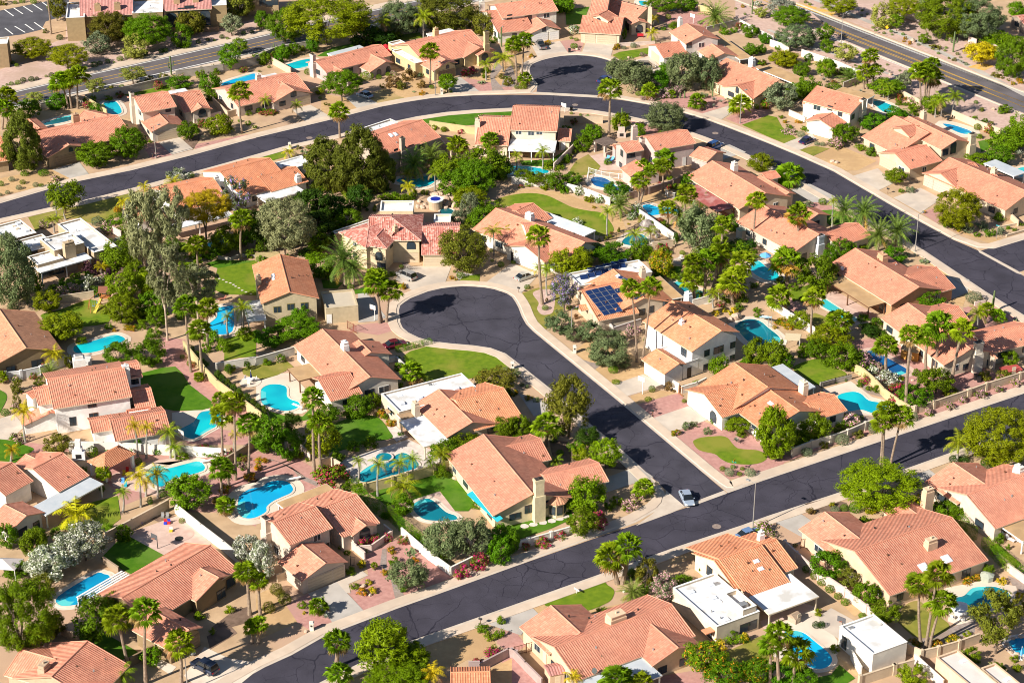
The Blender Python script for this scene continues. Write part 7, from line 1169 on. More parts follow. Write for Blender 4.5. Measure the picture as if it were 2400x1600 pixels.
tree('11', 'broad.dark', 'dark shaded tree mass', '700,330,240,200,470 480,300,260,220,480 650,560,180,160,680'); tree('01', 'broad.green', 'leafy green garden tree', '2070,630,260,240,760 1690,1010,170,170,1110 1440,1330,180,180,1440 1250,930,200,200,1040 2250,560,180,200,700 1200,640,160,160,740'); tree('11', 'broad.green', 'dense green tree', '120,560,180,200,680 860,430,200,160,520 560,700,160,130,770')
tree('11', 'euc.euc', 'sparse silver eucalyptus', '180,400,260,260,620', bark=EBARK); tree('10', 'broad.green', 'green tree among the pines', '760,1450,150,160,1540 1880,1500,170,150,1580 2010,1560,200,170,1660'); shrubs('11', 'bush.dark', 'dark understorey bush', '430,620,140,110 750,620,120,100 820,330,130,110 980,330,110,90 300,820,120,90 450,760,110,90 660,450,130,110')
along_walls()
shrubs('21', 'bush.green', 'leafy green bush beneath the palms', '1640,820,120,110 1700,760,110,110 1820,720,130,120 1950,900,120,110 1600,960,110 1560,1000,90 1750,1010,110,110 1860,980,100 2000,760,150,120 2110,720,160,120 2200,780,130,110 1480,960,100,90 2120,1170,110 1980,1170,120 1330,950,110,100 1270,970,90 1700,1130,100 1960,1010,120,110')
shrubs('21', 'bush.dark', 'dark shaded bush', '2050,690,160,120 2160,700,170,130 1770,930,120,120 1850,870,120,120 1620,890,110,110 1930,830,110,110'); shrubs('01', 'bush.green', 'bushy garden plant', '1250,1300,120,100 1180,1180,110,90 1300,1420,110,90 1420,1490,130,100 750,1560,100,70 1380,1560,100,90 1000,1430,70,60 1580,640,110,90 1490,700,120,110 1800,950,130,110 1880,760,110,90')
shrubs('02', 'bush.green', 'bushy garden plant', '1960,-30,150,130 2060,40,140,130 1900,60,90,110 1800,-60,110,100 1880,210,80,90'); shrubs('31', 'bush.green', 'bushy garden plant', '230,1070,90,70 130,1010,110,90 330,1180,80,60 60,1090,110,80 870,1350,110,70 1000,1400,120,80 900,1430,120,90'); shrubs('32', 'bush.green', 'bushy garden plant', '120,330,100,70 200,300,90,70 540,180,120,90 780,150,90,80 350,60,130,110'); shrubs('12', 'bush.green', 'bushy garden plant', '690,1090,90 180,750,120,100 400,900,110,100 500,960,100,90 660,800,110,90 1000,620,90'); shrubs('11', 'bush.green', 'bushy garden plant', '600,150,160,120 860,230,120,90 1000,180,120,90 1350,250,100,80 1870,300,120,100 2050,330,130,110 1950,480,110,90 380,1190,120,100 660,950,110,80')
# ------------------------------------------------------------------ lamps, cars, signs, garden things
LAMPG = plain('lamp pole grey', (.33, .31, .29), .5, .4, .3)
def lamp(T, b, top, look, arm=1.2, dirx=-1):
    p = G(T, b)[0]; z = up_to(p, P(T, top)[0][1]); o = thing('street_lamp', p, look, 'street lamp', 'street lamps'); m = MB(); m.tube(p, p+Z0*z, .11, .065, 8); m.tube(p-Z0*.05, p+Z0*.35, .18, .16, 8); m.obj('pole', LAMPG, o)
    d = Vector((.75*-dirx, .66, 0)).normalized(); a = MB(); a.tube(p+Z0*(z-.08), p+Z0*z+d*arm, .045, .04, 6); a.obj('arm', LAMPG, o)
    h_ = MB(); c = p+d*(arm+.25); h_.box(c, d, perp(d), .75, .34, z-.08, z+.06); h_.box(c, d, perp(d), .5, .26, z+.06, z+.12); h_.obj('lamp_head', STEEL, o)
for a in (('31', '1350,745', '1385,400', 'grey lamp post casting a long shadow over the loop road'), ('00', '1435,1455', '1410,1160', 'grey lamp post beside the driveway gravel'), ('10', '1648,880', '1640,580', 'slim lamp post by the yellow-walled house'), ('30', '670,410', '700,125', 'tall lamp post beside the arterial'), ('23', '2212,150', '2230,-268', 'lamp post at the street junction', 1.2, 1), ('03', '1725,1640', '1710,1335', 'lamp post rising before the dark parked SUV'), ('20', '2095,1135', '2115,840', 'lamp post in front of a fan palm'), ('21', '545,1560', '540,1270', 'dark slender lamp post beside the desert garden')): lamp(*a)
TYRE = plain('tyre rubber', (.012, .012, .013), .8); RIM = plain('alloy rim', (.45, .45, .46), .35, .5, .7); RED_L = plain('tail lamp', (.35, .01, .01), .3); HEADL = plain('head lamp', (.7, .7, .68), .2)
CGLASS, _t, _b = newmat('car glass', .06, .7); _b.inputs['Base Color'].default_value = (.012, .016, .02, 1)
def car(T, rear, front, col, look, kind='sedan', metal=.35):
    r_, f_ = G(T, rear)[0], G(T, front)[0]; d = flat2(f_-r_); c = (r_+f_)/2; n = perp(d); o = thing('parked_car' if kind != 'driving' else 'car', c, look, 'car', 'cars of the neighbourhood')
    m, t, b = newmat('car paint '+look[:14], .28, .5); b.inputs['Base Color'].default_value = rgba(col); b.inputs['Metallic'].default_value = metal; b.inputs['Coat Weight'].default_value = .6
    suv = kind in ('suv', 'van'); L = {'suv': 4.7, 'van': 4.9, 'truck': 5.5}.get(kind, 4.65); W_ = 1.84; sh = .82 if not suv else .95; rf = 1.42 if not suv else 1.75
    if kind == 'truck': sh, rf = 1.0, 1.8
    def ring(x, w_, z0, z1, k=.12):
        w2 = w_/2; return [(x, -w2, z0), (x, -w2, z1-k), (x, -w2+k, z1), (x, w2-k, z1), (x, w2, z1-k), (x, w2, z0)]
    def loft(rs):
        v = [q for r in rs for q in r]; k = 6; f = [[i*k+j, i*k+(j+1) % k, (i+1)*k+(j+1) % k, (i+1)*k+j] for i in range(len(rs)-1) for j in range(k)]; f += [list(range(k)), [(len(rs)-1)*k+j for j in range(k)][::-1]]; return v, f
    wv = lambda v: [c+d*q[0]+n*q[1]+Z0*(q[2]) for q in v]
    h2 = L/2; body = [ring(-h2, 1.5, .42, sh-.12), ring(-h2+.18, W_-.08, .3, sh-.02), ring(-h2+.9, W_, .26, sh), ring(0, W_, .26, sh+.01), ring(h2-1.2, W_, .26, sh-.02), ring(h2-.3, W_-.1, .28, sh-.14), ring(h2, 1.42, .4, sh-.28)]
    if kind == 'truck': body = [ring(-h2, 1.7, .5, sh-.02), ring(-h2+.1, W_, .4, sh), ring(0, W_, .35, sh), ring(h2-1.2, W_, .35, sh+.02), ring(h2-.2, W_-.1, .38, sh-.1), ring(h2, 1.5, .45, sh-.2)]
    v, f = loft(body); obj('body', wv(v), f, m, o)
    xs = {'sedan': (-1.75, -1.0, .35, 1.2), 'driving': (-1.75, -1.0, .35, 1.2), 'suv': (-2.25, -1.95, .45, 1.15), 'van': (-2.3, -2.0, .6, 1.5), 'truck': (-.55, -.3, .75, 1.35)}[kind]
    cab = [ring(xs[0], W_-.14, sh-.1, sh-.02, .03), ring(xs[1], W_-.46, sh-.1, rf-.02), ring(xs[2], W_-.46, sh-.1, rf), ring(xs[3], W_-.14, sh-.1, sh-.02, .03)]
    v, f = loft(cab); obj('windows', wv(v), f, CGLASS, o)
    rb = MB(); rb.box(c+d*((xs[1]+xs[2])/2), d, n, xs[2]-xs[1]+.1, W_-.56, rf-.03, rf+.03); rb.obj('car_roof', m, o)
    pl = MB()
    for x in ((xs[1]+xs[2])/2,):
        for sg in (-1, 1): p0 = c+d*x+n*sg*(W_/2-.07); p1 = c+d*x+n*sg*(W_/2-.25); pl.tube(p0+Z0*(sh-.03), p1+Z0*rf, .05, n=5)
    pl.obj('door_pillar', m, o)
    for x in (-h2+.85, h2-.9):
        for sg in (-1, 1):
            p = c+d*x+n*sg*(W_/2-.12)+Z0*.33; q = MB(); q.tube(p-n*.1, p+n*.11, .33, n=14); w_ = q.obj('wheel', TYRE, o); q = MB(); q.tube(p+n*sg*.06, p+n*sg*.125, .2, n=12); q.obj('rim', RIM, w_)
    for sg in (-1, 1):
        q = MB(); q.box(c+d*(h2-.12)+n*sg*.58, d, n, .26, .36, sh-.38, sh-.22); q.obj('headlight', HEADL, o); q = MB(); q.box(c-d*(h2-.05)+n*sg*.62, d, n, .16, .3, sh-.3, sh-.12); q.obj('tail_light', RED_L, o)
        q = MB(); q.box(c+d*(xs[3]-.3)+n*sg*(W_/2+.08), d, n, .14, .18, sh-.02, sh+.12); q.obj('side_mirror', m, o)
    if kind == 'truck': q = MB(); q.box(c-d*(h2-1.05), d, n, 1.75, W_-.3, sh+.001, sh+.02); q.obj('truck_bed', BLACK, o)
for a in (('22', '1580,1405', '1632,1512', (.42, .50, .62), 'silver-blue sedan driving out of the side street', 'driving'), ('21', '45,1015', '190,968', (.50, .50, .46), 'silver-beige sedan on the white-garage driveway'), ('11', '1430,1005', '1335,965', (.42, .40, .37), 'silver SUV parked before the mansion garages', 'suv'), ('12', '1215,60', '1340,35', (.16, .012, .03), 'dark red sedan beside the big lawn'),
          ('10', '1045,905', '955,875', (.36, .46, .60), 'silver-blue sedan on a grey driveway by the mauve ranch house'), ('20', '290,465', '235,405', (.22, .22, .23), 'dark grey pickup truck before the white two-garage house', 'truck'), ('20', '1165,625', '1295,628', (.36, .29, .20), 'tan minivan parked behind the olive trees', 'van'), ('20', '815,765', '890,735', (.035, .06, .20), 'dark blue sedan at the upper cul-de-sac kerb'),
          ('30', '310,1330', '410,1288', (.02, .025, .10), 'navy blue coupe on the driveway with the tall chimney'), ('20', '1830,1375', '1895,1345', (.03, .10, .30), 'blue car half hidden behind the pinkish house', 'suv'), ('03', '1965,1485', '1800,1400', (.02, .03, .06), 'dark navy SUV on the lower driveway', 'suv'), ('23', '2125,240', '2220,205', (.20, .32, .55), 'light blue car half behind the orange roof')): car(*a)
def basket(T, b, top, look, white=True, face=(-.6, -.8)):
    p = G(T, b)[0]; z = up_to(p, P(T, top)[0][1]); o = thing('basketball_hoop', p, look, 'hoop', 'basketball hoops'); f = Vector((face[0], face[1], 0)).normalized(); s_ = perp(f); m = MB(); m.tube(p, p+Z0*z, .07, n=6); m.tube(p+Z0*(z-.2), p+Z0*z+f*.5, .05, n=5); m.obj('pole', WHITE if white else BLACK, o)
    q = MB(); q.box(p+f*.55, f, s_, .05, 1.4, z-.35, z+.6); q.obj('backboard', WHITE if white else plain('smoked backboard', (.10, .10, .11), .3), o)
    r = MB(); c = p+f*.82+Z0*(z-.15)
    for i in range(10): a, b2 = i*math.pi/5, (i+1)*math.pi/5; r.tube(c+f*math.cos(a)*.23+s_*math.sin(a)*.23, c+f*math.cos(b2)*.23+s_*math.sin(b2)*.23, .02, n=4)
    r.obj('rim', plain('orange rim', (.55, .12, .02), .5), o)
for a in (('22', '1198,485', '1190,340', 'white basketball hoop beside the open driveway'), ('33', '682,1080', '682,975', 'black basketball hoop behind the cube garage', False), ('03', '1450,335', '1440,215', 'dark basketball hoop on the pink paved court', False), ('20', '1665,218', '1660,145', 'white basketball hoop in the upper gravel yard'), ('20', '487,1035', '465,965', 'basketball hoop over the loop road kerb'), ('02', '1690,905', '1700,830', 'white hoop at the edge of the angular pool'), ('11', '1093,1375', '1085,1250', 'white basketball hoop beside the cul-de-sac palms')): basket(*a)
def pillarbox(T, b, look, col=(.70, .64, .55), h_=1.35, w_=.62):
    p = G(T, b)[0]; o = thing('mailbox_pillar', p, look, 'mailbox', 'mailboxes along the kerbs'); m = MB(); m.box(p, X0, Y0, w_, w_, 0, h_); m.obj('pillar', stucco(col), o); q = MB(); q.box(p, X0, Y0, w_+.1, w_+.1, h_+.001, h_+.1); q.box(p, X0, Y0, w_-.1, w_-.1, h_+.1, h_+.22); q.obj('cap', stucco(tone(col, 1.05)), o); q = MB(); q.box(p+Y0*-.02, X0, Y0, .3, w_+.02, h_*.62, h_*.85); q.obj('letter_box', BLACK, o)
def postbox(T, b, look):
    p = G(T, b)[0]; o = thing('mailbox', p, look, 'mailbox', 'mailboxes along the kerbs'); m = MB(); m.tube(p, p+Z0*1.05, .05, n=6); m.obj('post', BROWN, o); q = MB(); q.box(p, flat2((.8, -.5)), perp(flat2((.8, -.5))), .55, .26, 1.05, 1.24); q.tube(p+Z0*1.24-flat2((.8, -.5))*.27, p+Z0*1.24+flat2((.8, -.5))*.27, .13, n=10); q.obj('letter_box', BLACK, o)
for T, b, l in (('13', '513,1083', 'white mailbox pillar on the red gravel'), ('22', '575,105', 'white mailbox pillar beside the desert trees'), ('22', '5,255', 'pale mailbox pillar at the lawn corner'), ('10', '312,1368', 'pale mailbox pillar by the yellow palm'), ('10', '1708,868', 'tan mailbox pillar below the lime palo verde'), ('01', '742,295', 'white mailbox pillar under the dark street tree')): pillarbox(T, b, l)
for T, b, l in (('13', '2062,1035', 'black mailbox on a post beside the lower road'), ('22', '1290,688', 'black mailbox on pink gravel by the side street'), ('31', '1100,212', 'black mailbox near the lollipop tree'), ('21', '62,1125', 'dark mailbox at the lawn of the white-garage house'), ('00', '1405,1460', 'small dark mailbox at the upper kerb')): postbox(T, b, l)
def sign(T, b, top, look, shape, col, w_=.7, face=(.2, -1), post=STEEL):
    p = G(T, b)[0]; z = up_to(p, P(T, top)[0][1]); o = thing('street_sign', p, look, 'sign'); m = MB(); m.tube(p, p+Z0*z, .04, n=6); m.obj('post', post, o); f = flat2(face); s_ = perp(f); c = p+Z0*(z-w_*.4)+f*.06; q = MB()
    if shape == 'rect': q.box(p+f*.06, f, s_, .03, w_*1.5, z-w_*.35, z)
    else:
        k = {'oct': 8, 'dia': 4}[shape]; o_ = math.pi/8 if k == 8 else 0; L = [c+(s_*math.cos(2*math.pi*i/k+o_)+Z0*math.sin(2*math.pi*i/k+o_))*w_*.52 for i in range(k)]; q.add(L+[x+f*.03 for x in L], [list(range(k)), [i+k for i in range(k)][::-1]]+[[i, i+k, (i+1) % k+k, (i+1) % k] for i in range(k)])
    q.obj('sign_plate', col, o); return o, p, z
sign('22', '1325,1390', '1325,1285', 'stop sign seen from its tan back at the junction', 'oct', plain('sign back', (.42, .36, .27), .5), .8); sign('30', '1088,330', '1090,238', 'yellow diamond warning sign beside the arterial', 'dia', plain('warning yellow', (.70, .36, .01), .5), 1.0, (-.6, -.8)); o, p, z = sign('22', '2036,1205', '2040,1100', 'green street-name post with a yellow plate on top', 'rect', plain('sign green', (.02, .30, .22), .5), .55, (-.5, -.85)); q = MB(); q.box(p+Vector((-.03, -.05, 0)), flat2((.85, -.5)), perp(flat2((.85, -.5))), .03, .75, z+.02, z+.42); q.obj('upper_plate', plain('sign yellow', (.72, .48, .02), .5), o)
sign('31', '2098,630', '2110,500', 'teal street-name sign at the right corner', 'rect', plain('sign teal', (.05, .35, .40), .5), .5, (-.5, -.85)); o, p, z = sign('23', '594,745', '590,700', 'white yard sign standing on the kidney lawn', 'rect', WHITE, .75, (-.75, -.65), WHITE)
def bin_(T, b, look, col=BLACK):
    p = G(T, b)[0]; o = thing('wheelie_bin', p, look, 'bin', 'wheelie bins'); m = MB(); m.box(p, X0, Y0, .62, .7, .08, .95); m.obj('bin_body', col, o); q = MB(); q.box(p, X0, Y0, .68, .78, .952, 1.06); q.obj('lid', col, o)
bin_('20', '528,485', 'black wheelie bin by the upper cul-de-sac'); bin_('20', '545,1020', 'black wheelie bin at the loop road kerb'); bin_('32', '1905,350', 'dark wheelie bin on the pink patio'); bin_('32', '1935,370', 'second dark wheelie bin, nearer the street wall')
def umbrella(T, b, top, look, col, r=1.4, closed=False):
    p = G(T, b)[0]; z = up_to(p, P(T, top)[0][1]); o = thing('patio_umbrella', p, look, 'umbrella', 'patio umbrellas'); m = MB(); m.tube(p, p+Z0*z, .04, n=6); m.box(p, X0, Y0, .5, .5, 0, .08); m.obj('pole', WHITE, o); ap = p+Z0*z; k = 8; rr = r if not closed else .22; dz = .65 if not closed else 1.4
    L = [ap+Vector((math.cos(i*2*math.pi/k)*rr, math.sin(i*2*math.pi/k)*rr, -dz)) for i in range(k)]; obj('canopy', [ap]+L+[x-Z0*.12 for x in L], [[0, i+1, (i+1) % k+1] for i in range(k)]+[[i+1, i+1+k, (i+1) % k+1+k, (i+1) % k+1] for i in range(k)], col, o)
CL = {'red': plain('red canvas', (.45, .02, .03), .8), 'navy': plain('navy canvas', (.02, .03, .09), .8), 'blue': plain('sky blue canvas', (.12, .36, .68), .8), 'white': plain('white canvas', (.70, .70, .74), .8), 'sand': plain('pale canopy cloth', (.58, .52, .50), .8)}
umbrella('33', '1755,985', '1750,835', 'white parasol above a white table by the teal pool', CL['white'], 1.5); umbrella('02', '2310,385', '2302,262', 'closed navy parasol beside the topiary columns', CL['navy'], 1, True); umbrella('10', '1195,470', '1190,405', 'red parasol between the two ranch houses', CL['red'], 1.3); umbrella('10', '1215,505', '1215,448', 'second red parasol, nearer the yellow wing', CL['red'], 1.3); umbrella('21', '2325,850', '2322,750', 'sky blue parasol by the palm pool', CL['blue'], 1.2); umbrella('33', '2320,1350', '2318,1230', 'folded blue parasol beside the round pool', CL['blue'], 1, True)
def seatset(T, b, look, col, n=4):
    p = G(T, b)[0]; o = thing('garden_table', p, look.replace('chairs', 'table'), 'table', 'garden tables'); m = MB(); m.tube(p+Z0*.7, p+Z0*.74, .62, n=14); m.obj('tabletop', col, o); q = MB(); q.tube(p, p+Z0*.7, .07, n=6); q.tube(p, p+Z0*.04, .3, n=8); q.obj('pedestal', col, o)
    for i in range(n):
        a = i*2*math.pi/n+.4; c = p+Vector((math.cos(a), math.sin(a), 0))*1.05; d = Vector((math.cos(a), math.sin(a), 0)); s = thing('garden_chair', c, look, 'chair', 'garden chairs'); u = MB(); u.box(c, d, perp(d), .5, .5, .4, .46); u.obj('seat', col, s); u = MB(); u.box(c+d*.23, d, perp(d), .06, .5, .46, .95); u.obj('backrest', col, s)
        for x in (-.2, .2):
            for y in (-.2, .2): u = MB(); u.tube(c+d*x+perp(d)*y, c+d*x+perp(d)*y+Z0*.4, .025, n=4); u.obj('leg', col, s)
seatset('33', '1750,970', 'white chairs around the parasol table', WHITE, 4); seatset('02', '2300,375', 'white chairs on a round slab near topiary', WHITE, 3); seatset('30', '1650,1100', 'dark patio chairs beside the salmon house pool', BLACK, 3); seatset('20', '880,1375', 'wicker chairs under the brown pergola', plain('wicker', (.35, .28, .2), .7), 3)
def lounger(T, b, look, col, ang=.6):
    p = G(T, b)[0]; o = thing('sun_lounger', p, look, 'lounger', 'sun loungers'); d = Vector((math.cos(ang), math.sin(ang), 0)); m = MB(); m.box(p, d, perp(d), 1.3, .65, .3, .38); m.obj('seat', col, o); e = p+d*.65+Z0*.34; n = perp(d)*.325; obj('backrest', [e-n, e+n, e+n+d*.5+Z0*.5, e-n+d*.5+Z0*.5, e-n-Z0*.06, e+n-Z0*.06, e+n+d*.5+Z0*.44, e-n+d*.5+Z0*.44], [[0, 1, 2, 3], [7, 6, 5, 4], [0, 4, 5, 1], [2, 6, 7, 3], [1, 5, 6, 2], [0, 3, 7, 4]], col, o)
    for x in (-.55, .6):
        for y in (-.28, .28): u = MB(); u.tube(p+d*x+perp(d)*y, p+d*x+perp(d)*y+Z0*.3, .03, n=5); u.obj('leg', WHITE, o)
for T, b, l, c, a in (('20', '872,1475', 'blue sun lounger on the pergola patio', CL['blue'], 1.2), ('20', '908,1485', 'blue-and-white sun lounger, second on the pergola patio', CL['blue'], 1.0), ('33', '2235,265', 'white sun lounger under the tan patio edge', CL['white'], 2.3), ('33', '2325,285', 'white sun lounger nearest the frame edge', CL['white'], 2.3), ('13', '2215,120', 'brown sun lounger by the teal awning pool', plain('brown sling', (.22, .14, .09), .7), .4), ('20', '1475,105', 'bright blue chair under green trees', CL['blue'], .5), ('01', '2030,1190', 'wooden lounger at the blue rectangular pool', plain('redwood', (.26, .10, .07), .7), .4)): lounger(T, b, l, c, a)
# poolside boards, slide, spa, boulders
def board(T, a, b, look):
    p, q = G(T, a)[0], G(T, b)[0]; d = flat2(q-p); o = thing('diving_board', p, look, 'diving board', 'diving boards'); m = MB(); m.box((p+q)/2, d, perp(d), 2.6, .5, .52, .6); m.obj('plank', WHITE, o); u = MB(); u.box(p+d*.3, d, perp(d), .5, .45, 0, .52); u.obj('stand', STEEL, o)
board('12', '430,632', '345,598', 'white diving board at the kidney pool'); board('12', '390,1272', '300,1290', 'white diving board at the bright freeform pool'); board('02', '1975,1105', '1840,1130', 'white diving board at the pavilion pool'); board('32', '1190,605', '1090,590', 'white diving board at the cream-deck pool'); board('33', '1640,1045', '1600,1010', 'short white board by the lawn') if False else None
ROCK = noisy('tan boulder rock', (.36, .25, .18), (.56, .42, .32), 1.2, 6, .9, .8, 4); ROCKG = noisy('grey granite boulder', (.24, .20, .19), (.42, .36, .33), 1.2, 6, .9, .8, 4)
def boulder(T, s, look, m=ROCK):
    for k in s.split():
        x, y, w_ = map(float, k.split(',')); p = G(T, '%g,%g' % (x, y))[0]; r = w_/3.92/2*proj(p)[2]/FP; bm = bmesh.new(); bmesh.ops.create_icosphere(bm, subdivisions=2, radius=1); sd = R.uniform(0, 90)
        for v in bm.verts: v.co *= 1+.35*mnoise.noise(v.co*1.3+Vector((sd, 0, 0))); v.co = Vector((v.co.x*r, v.co.y*r*.8, v.co.z*r*.7))
        me = bpy.data.meshes.new('boulder'); bm.to_mesh(me); bm.free(); me.materials.append(m); o = bpy.data.objects.new('boulder', me); C.objects.link(o); o.location = p+Z0*r*.35; o.rotation_euler = (0, 0, R.uniform(0, 6)); reg(o, look, 'boulder', 'boulders of the gardens', p)
boulder('11', '1650,240,90 1700,230,100 1760,235,90 1680,275,80 1740,275,100 1800,265,90 1840,290,70 1710,310,70 1770,320,80 1830,330,80 1860,345,60 1620,230,60 1560,330,70 1500,290,50 1740,345,60 1490,340,60 1530,345,60 1590,345,60 1680,215,50', 'tan boulder of the waterfall heap by the lagoon pool'); boulder('21', '1240,530,160 1300,580,110 1340,610,70', 'big grey boulder beside the teal pool', ROCKG); boulder('21', '2060,1360,110 2010,1380,70', 'pale boulder at the slide pool', ROCK)
boulder('13', '990,685,60 570,945,50 1050,765,40 460,1100,50 970,690,40', 'rose boulder in the red gravel garden'); boulder('23', '1030,730,40', 'white boulder beside the date palm', WHITE); boulder('20', '190,540,30 150,530,36 600,460,36 1070,540,40 2050,195,70', 'pale boulder near the upper cul-de-sac'); boulder('30', '1330,385,60 2070,1010,44 2150,715,36 590,1490,50 630,1500,44 1125,690,40', 'pinkish boulder in the desert garden'); boulder('33', '2195,1215,50 2200,1255,50 2230,1290,50 2290,1310,50 2250,1165,50 2320,1150,50', 'pale stone edging the round pool')
boulder('32', '1600,1465,50 1640,1480,40 1570,1460,40 1330,360,36', 'cream rock at the driveway bed'); boulder('12', '1830,1265,60', 'reddish flat rock on the narrow lawn')
p = G('11', '1650,345')[0]; o = thing('raised_spa', p, 'raised round spa of stucco with deep blue water beside the boulder heap', 'spa', label='raised round spa of stucco with deep blue water beside the boulder heap'); m = MB(); m.tube(p, p+Z0*2.0, 1.5, 1.5, 20); m.obj('spa_wall', stucco((.50, .37, .25)), o); m = MB(); m.tube(p+Z0*2.0, p+Z0*2.2, 1.75, 1.75, 20); m.obj('rim', WHITE, o); m = MB(); m.tube(p+Z0*2.2, p+Z0*2.23, 1.1, 1.1, 20); m.obj('water', plain('deep blue spa water', (.01, .02, .30), .1, .5), o)
p = G('12', '1175,1075')[0]; o = thing('round_spa', p, 'low stone spa set in the travertine deck above the long teal pool', 'spa', label='low stone spa set in the travertine deck above the long teal pool'); m = MB(); m.tube(p, p+Z0*.35, 1.7, 1.7, 18); m.obj('spa_wall', FLAG, o); m = MB(); m.tube(p+Z0*.35, p+Z0*.37, 1.35, 1.35, 18); m.obj('water', WAT['teal'], o)
p = G('21', '1552,850')[0]; o = thing('garden_fountain', p, 'tiered pale fountain in a round basin beneath the palms', 'fountain', label='tiered pale fountain in a round basin beneath the palms'); m = MB(); m.tube(p, p+Z0*.5, 1.7, 1.7, 20); m.tube(p+Z0*.5, p+Z0*.52, 1.45, 1.45, 20); m.obj('basin', stucco((.55, .46, .38)), o); m = MB(); m.tube(p, p+Z0*1.8, .18, .12, 10); m.tube(p+Z0*1.1, p+Z0*1.2, .2, .7, 14); m.tube(p+Z0*1.65, p+Z0*1.75, .15, .4, 14); m.obj('tiers', stucco((.66, .60, .54)), o)
p = G('31', '15,1440')[0]; o = thing('water_slide', p, 'pale blue curved slide beside the large teal pool', 'slide', label='pale blue curved slide beside the large teal pool'); pts = [p+Vector((math.cos(t*.35)*1.6-1.6, t*.75, 2.1-.42*t+.02*t*t)) for t in [0, .7, 1.4, 2.1, 2.8, 3.5, 4.2]]; V = []
for i, q in enumerate(pts):
    d = flat2(pts[min(i+1, 6)]-pts[max(i-1, 0)]); s_ = perp(d)*.35; V += [q-s_+Z0*.22, q-s_*.7, q+s_*.7, q+s_+Z0*.22]
obj('chute', V, [[i*4+j, i*4+j+1, i*4+j+5, i*4+j+4] for i in range(6) for j in range(3)], plain('slide blue', (.35, .62, .78), .4), o); m = MB()
for x in (-.3, .3): m.tube(p+X0*x, p+X0*x+Z0*2.8, .04, n=5)
for k in range(6): m.tube(p-X0*.3+Z0*.35*(k+1), p+X0*.3+Z0*.35*(k+1), .025, n=4)
m.obj('ladder', STEEL, o)
# pavilion, pergola, sheds, play set
def hiproof(T, c, z, lx, ly, ang, rise, mat): 
    p = gp(P(T, c)[0], z); d = Vector((math.cos(ang), math.sin(ang), 0)); n = perp(d); V = [p+d*sx*lx/2+n*sy*ly/2 for sx, sy in ((-1, -1), (1, -1), (1, 1), (-1, 1))]+[p-d*max(lx-ly, .1)/2+Z0*rise, p+d*max(lx-ly, .1)/2+Z0*rise]; return V, [[0, 1, 5, 4], [1, 2, 5], [2, 3, 4, 5], [3, 0, 4], [3, 2, 1, 0]], p, d, n
a_, b_ = gp(P('02', '960,1185')[0], 2.7), gp(P('02', '1255,1028')[0], 2.7); c_ = gp(P('02', '800,1100')[0], 2.7); d = flat2(b_-a_); n = perp(d); L, D_ = (b_-a_).length, abs((c_-a_).dot(n)); ctr = a_+d*L/2+n*D_/2; o = thing('pool_pavilion', Vector((ctr.x, ctr.y, 0)), 'open pool pavilion with clay hip roof on white posts', 'pavilion', label='open pool pavilion with clay hip roof on white posts')
V = [ctr+d*sx*L/2+n*sy*D_/2 for sx, sy in ((-1, -1), (1, -1), (1, 1), (-1, 1))]; k = max(L-D_, 1)/2; V += [ctr-d*k+Z0*1.5, ctr+d*k+Z0*1.5]; uv = []
for f in ([0, 1, 5, 4], [1, 2, 5], [2, 3, 4, 5], [3, 0, 4]):
    uu = (V[f[1]]-V[f[0]]).normalized(); uv.append([((V[i]-V[f[0]]).dot(uu)+50, ((V[i]-V[f[0]])-uu*(V[i]-V[f[0]]).dot(uu)).length) for i in f])
obj('roof', V, [[0, 1, 5, 4], [1, 2, 5], [2, 3, 4, 5], [3, 0, 4], [3, 2, 1, 0]], TILES['orange'], o, uv=uv+[[(0, 0)]*4])
for sx in (-1, 1):
    for sy in (-1, 1): m = MB(); m.box(ctr+d*sx*(L/2-.6)+n*sy*(D_/2-.6), d, n, .5, .5, 0, 2.7); m.obj('post', WHITE, o)
p = G('02', '730,1080')[0]; o = thing('outdoor_fireplace', p, 'white outdoor fireplace with dark hearth beside the pavilion', 'fireplace', label='white outdoor fireplace with dark hearth beside the pavilion'); m = MB(); m.box(p, X0, Y0, 2.2, 1.0, 0, 1.7); m.box(p, X0, Y0, 1.3, .9, 1.7, 2.4); m.box(p, X0, Y0, .9, .8, 2.4, 3.8); m.obj('chimney_breast', stucco((.74, .73, .72)), o); m = MB(); m.box(p-Y0*.5, X0, Y0, 1.0, .06, .4, 1.2); m.obj('hearth', BLACK, o)
p = G('20', '1005,1260')[0]; o = thing('outdoor_fireplace', p, 'pale arched outdoor fireplace behind the brown pergola', 'fireplace', label='pale arched outdoor fireplace behind the brown pergola'); m = MB(); m.box(p, X0, Y0, 2.0, 1.0, 0, 1.3); m.box(p, X0, Y0, 1.5, .9, 1.3, 2.4); m.obj('chimney_breast', stucco((.58, .47, .40)), o); m = MB(); m.box(p-Y0*.5, X0, Y0, .9, .06, .35, 1.1); m.obj('hearth', BLACK, o)
p = G('02', '735,270')[0]; o = thing('garden_chimney', p, 'big plain white chimney standing beyond the white stucco house', 'chimney', label='big plain white chimney standing beyond the white stucco house'); m = MB(); m.box(p, flat2((.9, .3)), perp(flat2((.9, .3))), 2.2, 1.4, 0, 2.6); m.box(p, flat2((.9, .3)), perp(flat2((.9, .3))), 1.6, 1.1, 2.6, 3.3); m.obj('chimney_breast', stucco((.76, .75, .73)), o); m = MB(); m.box(p, flat2((.9, .3)), perp(flat2((.9, .3))), 1.2, .8, 3.3, 3.42); m.obj('cap', STEEL, o)
